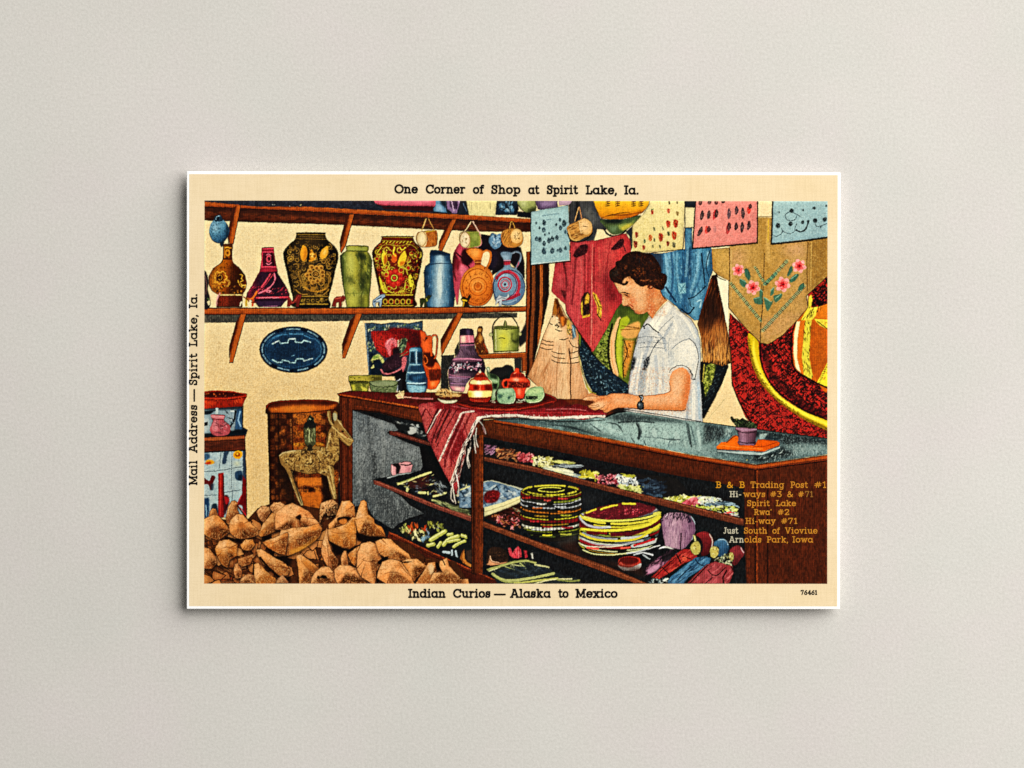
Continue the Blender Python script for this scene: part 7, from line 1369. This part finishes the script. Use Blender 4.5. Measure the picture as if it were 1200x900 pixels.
for i in range(90):
    x, y = 30+rng.rand()*2500, 260+rng.rand()*600
    if x > 1500 and y < 420+(x-1500)*.42: continue
    if x > 560 and 380 < y < 600 and x < 900 and i % 2: continue
    t = rng.rand()*360; r = 45+rng.rand()*60
    pp = [(x+r*k*math.cos(math.radians(t+a)), y+r*k*.8*math.sin(math.radians(t+a))) for a, k in ((0, 1.2), (60, .8), (130, .9), (190, .7), (250, 1.), (310, .6))]
    c = ['b87440', '9a5a2e', 'c88850', 'a86a38', '7a4420', 'c07c48'][rng.randint(6)]
    F(c, pp, 0); F('d9965a', np.array(pp)*.45+np.array([x-6, y-10])*.55, 1, 1, .5); S('1c0d07', np.vstack([pp, pp[:1]]), 8, 0, .85)
END()
A_, B_, C_ = (236, 580, 8.1818), (336, 580, 8.1818), (436, 580, 8.1818)
shell(A_, '75,205 85,160 110,135 135,140 155,185 160,220 100,260 60,240', '9a5426', None, None, sd=1)
shell(A_, '28,245 60,225 130,195 165,210 215,265 270,345 200,400 155,425 90,405 30,370', 'c47636', ['60,330 130,325 200,290', '110,260 125,320'], 'cone shaped shell leaning at the far left of the heap', sd=2)
F('5a2c12', '60,310 170,300 190,330 90,345', 0, 2.5, .7)
shell(A_, '240,220 262,120 290,70 318,62 345,85 345,150 370,200 330,240 270,280 250,260', '8f5428', ['290,90 270,160 300,230', '330,100 310,170', '260,190 340,180'], 'dark spiral shell tip standing up', sd=3)
O(*A_); S('d99a68', '300,75 318,90 330,80', 10); S('3a1a0c', '345,100 440,230 490,260', 12)
shell(A_, '275,290 300,240 350,190 400,200 450,260 530,330 535,375 480,400 380,415 330,400 285,360', 'cf8644', ['330,330 400,335 460,325', '350,270 400,270 420,310'], 'shell with a rounded ridge second from the left', sd=4)
F('a85a24', '345,270 400,265 440,310 400,325 355,320', 1, 1.6, .8)
shell(A_, '535,160 580,110 640,115 670,150 640,200 600,260 560,230', 'b98050', ['560,150 600,190 640,150'], sd=5)
shell(A_, '660,120 700,80 760,75 820,110 900,110 900,180 820,210 740,190 690,160', 'cf9058', ['690,140 720,95 780,110', '740,190 790,150 810,180'], sd=6)
shell(A_, '560,370 600,280 680,180 730,190 800,240 830,290 740,335 640,375 580,395', 'b8712f', ['640,290 700,270 760,270'], 'triangular shell in front of the basket', sd=7)
F('7a421a', '640,280 720,265 700,300 620,320', 1, 2.5, .7)
shell(B_, '0,110 60,90 140,130 200,160 260,230 320,290 230,310 150,320 60,325 0,330 -95,325 -90,180', 'd18448', ['100,240 130,190 140,220', '185,180 200,240 185,290', '200,190 230,180'], 'large spiral shell top in the middle of the heap', sd=8)
F('2a1008', '85,225 110,195 140,195 130,245 110,235', 1, .4); S('1a0a05', '160,315 195,300', 12)
shell(B_, '0,340 60,325 180,318 290,285 320,330 300,400 230,460 120,530 40,565 0,570 -100,575 -90,470 -40,345', 'd0803a', ['40,420 130,430 200,390', '-60,390 30,400'], 'broad shell with its base toward us', sd=9)
F('e0993f', '20,540 180,480 300,390 290,420 160,530 40,570', 0, 1.5, .8)
shell(A_, '595,455 720,405 820,365 825,400 800,565 740,555 650,505', 'cc7a36', ['650,470 720,450 780,420', '700,500 760,480'], sd=10)
shell(B_, '330,90 400,60 440,50 490,100 470,180 420,220 360,180 340,240 320,280 320,190', 'a87848', ['360,120 400,170 440,150', '350,200 380,150'], 'rough spiky shell under the donkey', lo='3a2210', sd=11)
O(*B_); DAB(['1c0e06', 'd9b080', '4a2c14'], '325,90 490,90 470,200 330,270', 50, 26, 9, 40, 90, .9); S('1a0a06', '380,180 400,210 470,200', 14)
shell(B_, '530,75 600,68 640,110 650,210 600,240 540,290 520,330 420,330 410,280 470,220', 'cf8442', ['500,250 540,215 600,220'], 'shell with a dark round opening', sd=12)
F('1c0d07', '485,240 510,215 580,208 610,220 590,270 550,295 510,280', 1, .3); F('c87838', '500,250 540,230 580,240 570,280 530,285', 1, .6)
shell(B_, '405,330 470,320 560,290 620,230 655,230 660,380 650,480 600,515 540,500 430,440 400,400', 'd58638', ['430,350 500,370 600,360', '560,310 600,330'], 'bright orange shell at the heap centre', sd=13)
F('b0652a', '410,340 500,330 560,370 470,380', 1, 2.5, .6)
shell(B_, '665,240 700,130 720,75 745,65 770,90 780,190 830,230 840,270 900,300 940,390 880,395 780,385 700,360 685,320', 'd8873a', ['720,300 780,290 830,270', '740,110 750,200'], 'upright pointed shell before the grey case panel', sd=14)
O(*B_); F('160a07', '660,370 700,365 780,390 950,400 960,440 820,450 740,460 680,440', 0, .8); F('140906', '420,450 540,505 600,520 650,490 720,480 640,530 560,560 480,580 440,540', 0, .8)
shell(B_, '390,330 400,450 430,540 490,620 480,700 440,730 400,690 360,620 340,560 345,480', 'c98048', ['395,450 400,560 440,680'], 'narrow upright shell', sd=15)
shell(B_, '100,595 140,580 200,620 300,700 290,780 250,840 130,845 120,720', 'cf8844', ['130,620 200,700 230,720', '190,715 215,725'], 'folded shell at the bottom edge', sd=16)
F('b86a2a', '150,620 210,650 280,710 190,700', 1, 1.5, .8)
shell(B_, '250,790 290,730 340,695 400,690 450,750 480,845 240,845', 'd08a50', None, 'shell with a ragged black hole', sd=17)
F('140906', '285,795 305,770 320,790 345,765 380,775 395,800 350,800 330,795 300,810', 0, .2)
shell(B_, '520,600 550,540 570,540 585,610 590,680 530,680', 'c47a40', ['555,560 560,660'], sd=18)
shell(B_, '470,720 520,680 600,680 680,710 720,770 800,845 500,845 470,790', 'd38c50', ['620,800 650,760 680,790', '520,760 600,740'], 'domed shell at the bottom edge', sd=19)
shell(B_, '590,570 680,500 760,475 700,560 660,680 620,640', 'c87832', ['640,590 690,540'], sd=20)
shell(B_, '690,560 720,480 800,460 850,480 890,540 900,640 860,730 840,845 720,770 680,700', 'd88f50', ['720,620 800,640 850,620', '740,540 820,560'], 'tall pale orange shell left of the case skirting', sd=21)
O(*B_); S('140a06', '870,735 875,830', 24, 0); 
shell(C_, '45,455 100,430 180,430 230,480 340,560 360,610 270,620 150,600 80,560', 'dc9450', ['165,510 200,490', '120,560 240,580'], 'pale wedge shaped shell below the case skirting', sd=22)
shell(C_, '290,640 350,620 430,620 520,690 450,760 400,820 340,740', 'd88c46', ['320,690 400,770'], 'small shell beside the skirting board', sd=23)
O(*C_); F('180b07', '60,640 110,600 160,595 110,650 70,670', 1, .3)
shell(C_, '75,720 110,650 180,620 270,640 310,700 360,770 390,845 150,845 60,790', 'd58c4c', ['110,760 200,740 300,760', '260,650 320,730 400,800'], 'large rounded shell at the bottom edge', sd=24)
O(*C_); S('180b07', '265,638 320,645 385,640', 16, 1, 1, 1)
shell(C_, '430,845 520,700 540,660 600,650 640,690 600,760 560,845', 'b06c34', ['470,800 540,740', '500,840 560,780'], sd=25)
shell(C_, '560,845 600,740 680,740 650,690 660,640 720,615 740,680 790,740 850,800 905,800 915,845', 'd89050', ['600,790 700,740', '700,650 690,620'], 'shell at the right end of the heap with spiky tips', sd=26)
O(*C_); F('1c0c06', '605,650 640,650 660,720 620,720', 0, .3); F('e0b888', '535,680 570,655 600,690 590,740 560,770', 0, .5); S('1c0c06', '680,625 700,670', 10); S('1c0c06', '845,800 870,800', 10)
shell(A_, '380,480 420,435 490,430 510,480 470,530 400,525', 'c97c34', ['440,450 480,470'], 'small round shell on the left of the heap', sd=27)
shell(A_, '140,520 180,450 260,440 340,480 330,580 270,620 250,690 200,660 160,590', 'b8702e', ['180,520 250,500 320,520'], 'large worn shell at the lower left', sd=28)
shell(A_, '25,510 80,520 130,590 150,650 100,700 25,700', 'b06a34', ['50,560 90,640'], sd=29)
shell(A_, '360,610 430,590 520,560 550,450 565,470 540,560 490,610 470,660 400,680 365,650', 'b8743c', ['420,610 480,590', '520,540 545,480'], sd=30)
shell(A_, '320,670 350,660 390,730 380,790 330,800 315,740', 'b5703c', ['345,690 350,770'], sd=31)
shell(A_, '510,670 560,660 620,730 700,790 740,845 520,845', 'c2762e', ['540,720 620,780'], sd=32)
shell(A_, '540,535 590,530 680,590 800,660 840,710 820,760 760,770 700,740 600,660 560,600', 'c98444', ['620,640 680,680 760,690'], 'long almond shaped shell lying on its side', sd=33)
shell(A_, '390,800 440,760 500,770 510,845 370,845', 'b87c4a', None, sd=34)
shell(A_, '730,810 780,770 830,830 830,845 720,845', 'a8744a', None, sd=35)
O(*A_); S('1a0c06', '565,600 640,690 740,780', 20, 1, .9); S('1a0c06', '505,640 500,760', 12); S('6a3a1c', '30,380 90,430 200,440', 9); S('c08a50', '35,375 90,420', 7)

# ---------------------------------------------------------------- press work: rough ink edges, black key line, linen weave
def finish():
    global CAN
    rr = np.random.RandomState(11)
    h, w = GH, GW
    # wobble of the ink edges
    def big(s): return noise2(h, w, s*SC, s*SC, rr)-.5
    dx = (big(1.1)*1.5+big(2.6)*.9)*SC*.40; dy = (big(1.1)*1.5+big(2.6)*.9)*SC*.40
    yy, xx = np.mgrid[0:h, 0:w].astype(np.float32)
    x = np.clip(xx+dx, 0, w-1.001); y = np.clip(yy+dy, 0, h-1.001)
    ix, iy = x.astype(int), y.astype(int); fx, fy = (x-ix)[..., None], (y-iy)[..., None]
    C = CAN
    C = (C[iy, ix]*(1-fx)+C[iy, ix+1]*fx)*(1-fy)+(C[iy+1, ix]*(1-fx)+C[iy+1, ix+1]*fx)*fy
    # key line along the outlines, broken like a worn plate
    e = np.zeros((h, w), np.float32)
    e[:, 1:] = np.maximum(e[:, 1:], OWN[:, 1:] != OWN[:, :-1]); e[1:] = np.maximum(e[1:], OWN[1:] != OWN[:-1])
    e = np.clip(gblur(e, .75)*1.35, 0, 1)*np.clip((noise2(h, w, 7*SC, 7*SC, rr)-.22)*2.2, 0, 1)
    C = C*(1-.50*e[..., None])+np.array([.07, .05, .05])*(.50*e[..., None])
    # retouched tone: soft dark modelling towards the outlines, mottled washes
    e3 = (OWN[:, 1:] != OWN[:, :-1]).astype(np.float32); e3 = np.pad(e3, ((0, 0), (1, 0)))
    e3[1:] = np.maximum(e3[1:], OWN[1:] != OWN[:-1])
    e3 = np.clip(gblur(e3, 2.6*SC)*3.2, 0, 1)*(OWN > 0)*(.45+.9*noise2(h, w, 4*SC, 4*SC, rr))
    C = C*(1-.22*np.clip(e3, 0, 1)[..., None])
    ws = (noise2(h, w, 2.2*SC, 5*SC, rr)-.5)*.22+(noise2(h, w, 3.2*SC, 2.4*SC, rr)-.5)*.20+(noise2(h, w, 9*SC, 9*SC, rr)-.5)*.12
    Ld = C@np.array([.3, .59, .11], np.float32); C = C*(1+ws*np.where(OWN > 0, 1, .10)*np.clip(1.15-1.35*Ld, .10, .9))[..., None]
    # inks: a little less pure than paint, deep key black
    Lm = (C@np.array([.3, .59, .11]))[..., None]
    C = Lm+(C-Lm)*1.04; C = C*np.array([1.0, .985, .935]); R_, G_, B_ = C[..., 0], C[..., 1], C[..., 2]; C = np.stack([R_, G_+.02*np.clip((R_-G_)*2, 0, 1)*np.clip(1-R_*1.6, 0, 1), B_-.5*np.maximum(B_-G_, 0)*np.clip((R_-B_)/(R_+.02)*1.4, 0, 1)], -1); Lb = (C@np.array([.3, .59, .11]))[..., None]; bl = np.clip((C[..., 2]-C[..., 0])*2.2, 0, 1)[..., None]; C = C*(1-.20*bl)+Lb*np.array([.97, 1.03, 1.0])*(.20*bl); C = np.where(C < .5, .5*(np.maximum(C, 0)/.5)**1.16, C)
    # crisp
    B = np.stack([gblur(C[..., i], 1.5*SC/1.7) for i in range(3)], -1)
    L = (C@np.array([.3, .59, .11]))[..., None]
    B4 = np.stack([gblur(C[..., i], 4.5*SC) for i in range(3)], -1)
    C = np.clip(C+.36*(C-B)+.16*(C-B4), 0, 1)
    # linen threads and press grain
    col = rr.randn(w); row = rr.randn(h)
    tx = np.sin(np.arange(w)/SC*2*np.pi/2.15+np.cumsum(rr.randn(w))*.05)
    ty = np.sin(np.arange(h)/SC*2*np.pi/2.15+np.cumsum(rr.randn(h))*.05)
    g1 = noise2(h, w, .8*SC, .8*SC, rr)-.5
    g2 = noise2(h, w, 1.3*SC, .9*SC, rr)-.5
    g3 = noise2(h, w, 30, 30, rr)-.5
    thread = (tx[None, :]*.6+ty[:, None]*.45+col[None, :]*.25+row[:, None]*.2)
    amp = (.30+.9*L[..., 0]*(1-L[..., 0])*2)
    dk = np.clip(1-np.abs(L[..., 0]-.22)*3.2, 0, 1)
    m = 1+(np.sign(tx)[None, :]*.10+thread*.05)*dk*(.5+noise2(h, w, 20, 20, rr))+(thread*.050+g1*.20+g2*.15)*amp+g3*.03
    C = C*m[..., None]
    # stipple of the black plate in the middle tones, and ink that fails to cover the thread tops
    k = np.clip((noise2(h, w, .75*SC, .75*SC, rr)-.70)*5, 0, 1)*np.clip(1.1-L[..., 0]*1.15, 0, 1)*np.clip(L[..., 0]*5, 0, 1)
    C = C*(1-.34*k[..., None])
    t = np.clip((noise2(h, w, .8*SC, .8*SC, rr)-.76)*5, 0, 1)*np.clip(.75-L[..., 0], 0, 1)
    C = C+(np.array([.55, .45, .33])-C)*(.20*t[..., None])
    CAN = np.clip(C, 0, 1).astype(np.float32)
finish()

# ================================================================ lay the ink down: one mesh for the picture, one for each printed motif
def build_picture():
    lc = (lin(CAN)/GAIN).astype(np.float32).reshape(-1, 3)
    yy, xx = np.mgrid[0:GH, 0:GW]
    X = PX0+(xx+.5)/SC; Y = PY0+(yy+.5)/SC
    u = (X-PX0)/(PX1-PX0); v = (Y-PY0)/(PY1-PY0)
    Y = Y+(u-.5)*(.9*(1-v)+.3*v); X = X+(v-.5)*-.4
    V = np.stack([(X-600)*MM, (450-Y)*MM, np.full_like(X, Z2)], -1).reshape(-1, 3)
    own = OWN[:-1, :-1]
    idx = np.arange(GW*GH).reshape(GH, GW)
    Q = np.stack([idx[1:, :-1], idx[1:, 1:], idx[:-1, 1:], idx[:-1, :-1]], -1)
    pic = None
    for i, (name, label) in enumerate(PARTS):
        q = Q[own == i]
        if len(q) < 12: continue
        used, inv = np.unique(q.ravel(), return_inverse=True)
        me = mesh_np(name, V[used], inv.reshape(-1, 4), lc[used])
        o = link(name, me, M_INK, card if i == 0 else pic)
        if i == 0: pic = o
        if label: o['label'] = label
    return pic
picture = build_picture()
picture['label'] = 'printed colour picture of a curio shop with a person behind the counter'

def lettering(name, words, parent, res=6, label=None):
    """raised ink lettering; words: (text, x0, x1, baseline, cap height, stroke, colour, turned)"""
    VV, QQ, CC, n0 = [], [], [], 0
    for wd_, a, b, base, cap, sw, col, turned in words:
        ss = word_strokes(wd_, 0, b-a, 0, cap, sw)
        P = [p for s in ss for p in s]
        x0 = min(p[0] for p in P)-sw; y0 = min(p[1] for p in P)-sw; x1 = max(p[0] for p in P)+sw; y1 = max(p[1] for p in P)+sw
        w, h = int((x1-x0)*res)+2, int((y1-y0)*res)+2
        d = np.full((h, w), 9.0)
        for s in ss:
            for (ax, ay), (bx, by) in zip(s[:-1], s[1:]):
                u0 = max(int((min(ax, bx)-sw-x0)*res), 0); u1 = min(int((max(ax, bx)+sw-x0)*res)+2, w)
                v0 = max(int((min(ay, by)-sw-y0)*res), 0); v1 = min(int((max(ay, by)+sw-y0)*res)+2, h)
                xs = x0+(np.arange(u0, u1)+.5)[None, :]/res; ys = y0+(np.arange(v0, v1)+.5)[:, None]/res
                ex, ey = bx-ax, by-ay; L2 = ex*ex+ey*ey+1e-9
                t = np.clip(((xs-ax)*ex+(ys-ay)*ey)/L2, 0, 1)
                d[v0:v1, u0:u1] = np.minimum(d[v0:v1, u0:u1], np.maximum(np.abs(xs-ax-t*ex), np.abs(ys-ay-t*ey))*.45+np.hypot(xs-ax-t*ex, ys-ay-t*ey)*.55)
        on = d < sw/2
        vi = np.arange((h+1)*(w+1)).reshape(h+1, w+1)
        q = np.stack([vi[1:, :-1], vi[1:, 1:], vi[:-1, 1:], vi[:-1, :-1]], -1)[on]
        used, inv = np.unique(q.ravel(), return_inverse=True)
        gx = x0+(used % (w+1))/res; gy = y0+(used//(w+1))/res
        if turned: px, py = base+gy, a-gx
        else: px, py = a+gx, base+gy
        VV.append(np.stack([(px-600)*MM, (450-py)*MM, np.full(len(used), Z3)], 1)); QQ.append(inv.reshape(-1, 4)+n0); n0 += len(used)
        CC.append(np.tile(lin(hexc(col))/GAIN, (len(used), 1)))
    o = link(name, mesh_np(name, np.vstack(VV), np.vstack(QQ), np.vstack(CC)), M_TEXT, parent)
    if label: o['label'] = label
    return o
K = '12100f'
top = [('One', 462.3, 490, 227.0), ('Corner', 499, 545.5, 227.2), ('of', 554.2, 567.6, 227.4), ('Shop', 575.7, 610, 227.6), ('at', 619, 632.4, 227.8), ('Spirit', 640.8, 677.7, 227.9), ('Lake,', 686.3, 723, 228.1), ('Ia.', 731.2, 748.4, 228.2)]
lettering('title_caption', [(t, a, b, y, 11.1, 2.1, K, 0) for t, a, b, y in top], card, 6, 'black slab serif caption along the top border')
bot = [('Indian', 478.2, 522.3), ('Curios', 531, 574.8), ('\u2014', 578.8, 592.8), ('Alaska', 597.6, 645.6), ('to', 654, 666.4), ('Mexico', 674.2, 723.8)]
lettering('bottom_caption', [(t, a, b, 700.7, 10.9, 2.1, K, 0) for t, a, b in bot], card, 6, 'black slab serif caption along the bottom border')
sid = [('Mail', 568.8, 539.6), ('Address', 531, 474.6), ('\u2014', 470.8, 455.8), ('Spirit', 451.4, 414), ('Lake,', 406.3, 369), ('Ia.', 361.4, 344.8)]
lettering('address_line', [(t, a, a+(a-b), 231.5, 10.1, 1.75, K, 1) for t, a, b in sid], card, 6, 'black lettering turned upright along the left border')
lettering('serial_number', [('76461', 938.3, 957.6, 697.2, 6.0, 1.15, K, 0)], card, 7, 'tiny black number in the lower right corner')
OR, WH, DM = 'cc8628', 'c4bca0', '9c6a2c'
shop = [('B', 838.8, 845, 571.8, 7.6, 'd8941e'), ('&', 852, 858.8, 571.8, 7.6, 'd8941e'), ('B', 866.3, 872.6, 571.8, 7.6, 'd8941e'), ('Trading', 879.5, 918.8, 571.8, 7.6, OR), ('Post', 926.2, 946.8, 571.8, 7.6, OR), ('#1', 954.2, 968.2, 571.8, 7.6, OR),
        ('Hi-', 854.8, 868.6, 582.6, 7.2, WH), ('ways', 870.8, 896.6, 582.6, 7.2, OR), ('#3', 902.6, 916, 582.6, 7.2, OR), ('&', 922.5, 929.2, 582.6, 7.2, OR), ('#', 935.4, 941.8, 582.6, 7.2, OR), ('71', 943.3, 952.6, 582.6, 7.2, DM),
        ('Spirit', 875.5, 902, 593.2, 7.2, OR), ('Lake', 909.2, 932.8, 593.2, 7.2, OR),
        ('Rwa\'', 883.4, 904, 603.6, 7.2, OR), ('#2', 911.3, 924.8, 603.6, 7.2, OR),
        ('Hi-way', 873.4, 909.2, 614.0, 7.2, OR), ('#71', 915.4, 934.2, 614.0, 7.2, OR),
        ('Just', 847.6, 865.2, 625.4, 7.4, WH), ('South', 871.8, 898.8, 625.4, 7.4, OR), ('of', 905, 914, 625.4, 7.4, OR), ('Vioviue', 919.6, 958, 625.4, 7.4, OR),
        ('Arn', 854.2, 871.5, 635.8, 7.4, WH), ('olds', 872.4, 892, 635.8, 7.4, OR), ('Park,', 898.4, 923.4, 635.8, 7.4, OR), ('Iowa', 928.4, 952.8, 635.8, 7.4, OR)]
lettering('shop_address', [(t, a, b, y, c, 1.05, k, 0) for t, a, b, y, c, k in shop], picture, 6, 'small orange and white address lines printed over the dark counter')
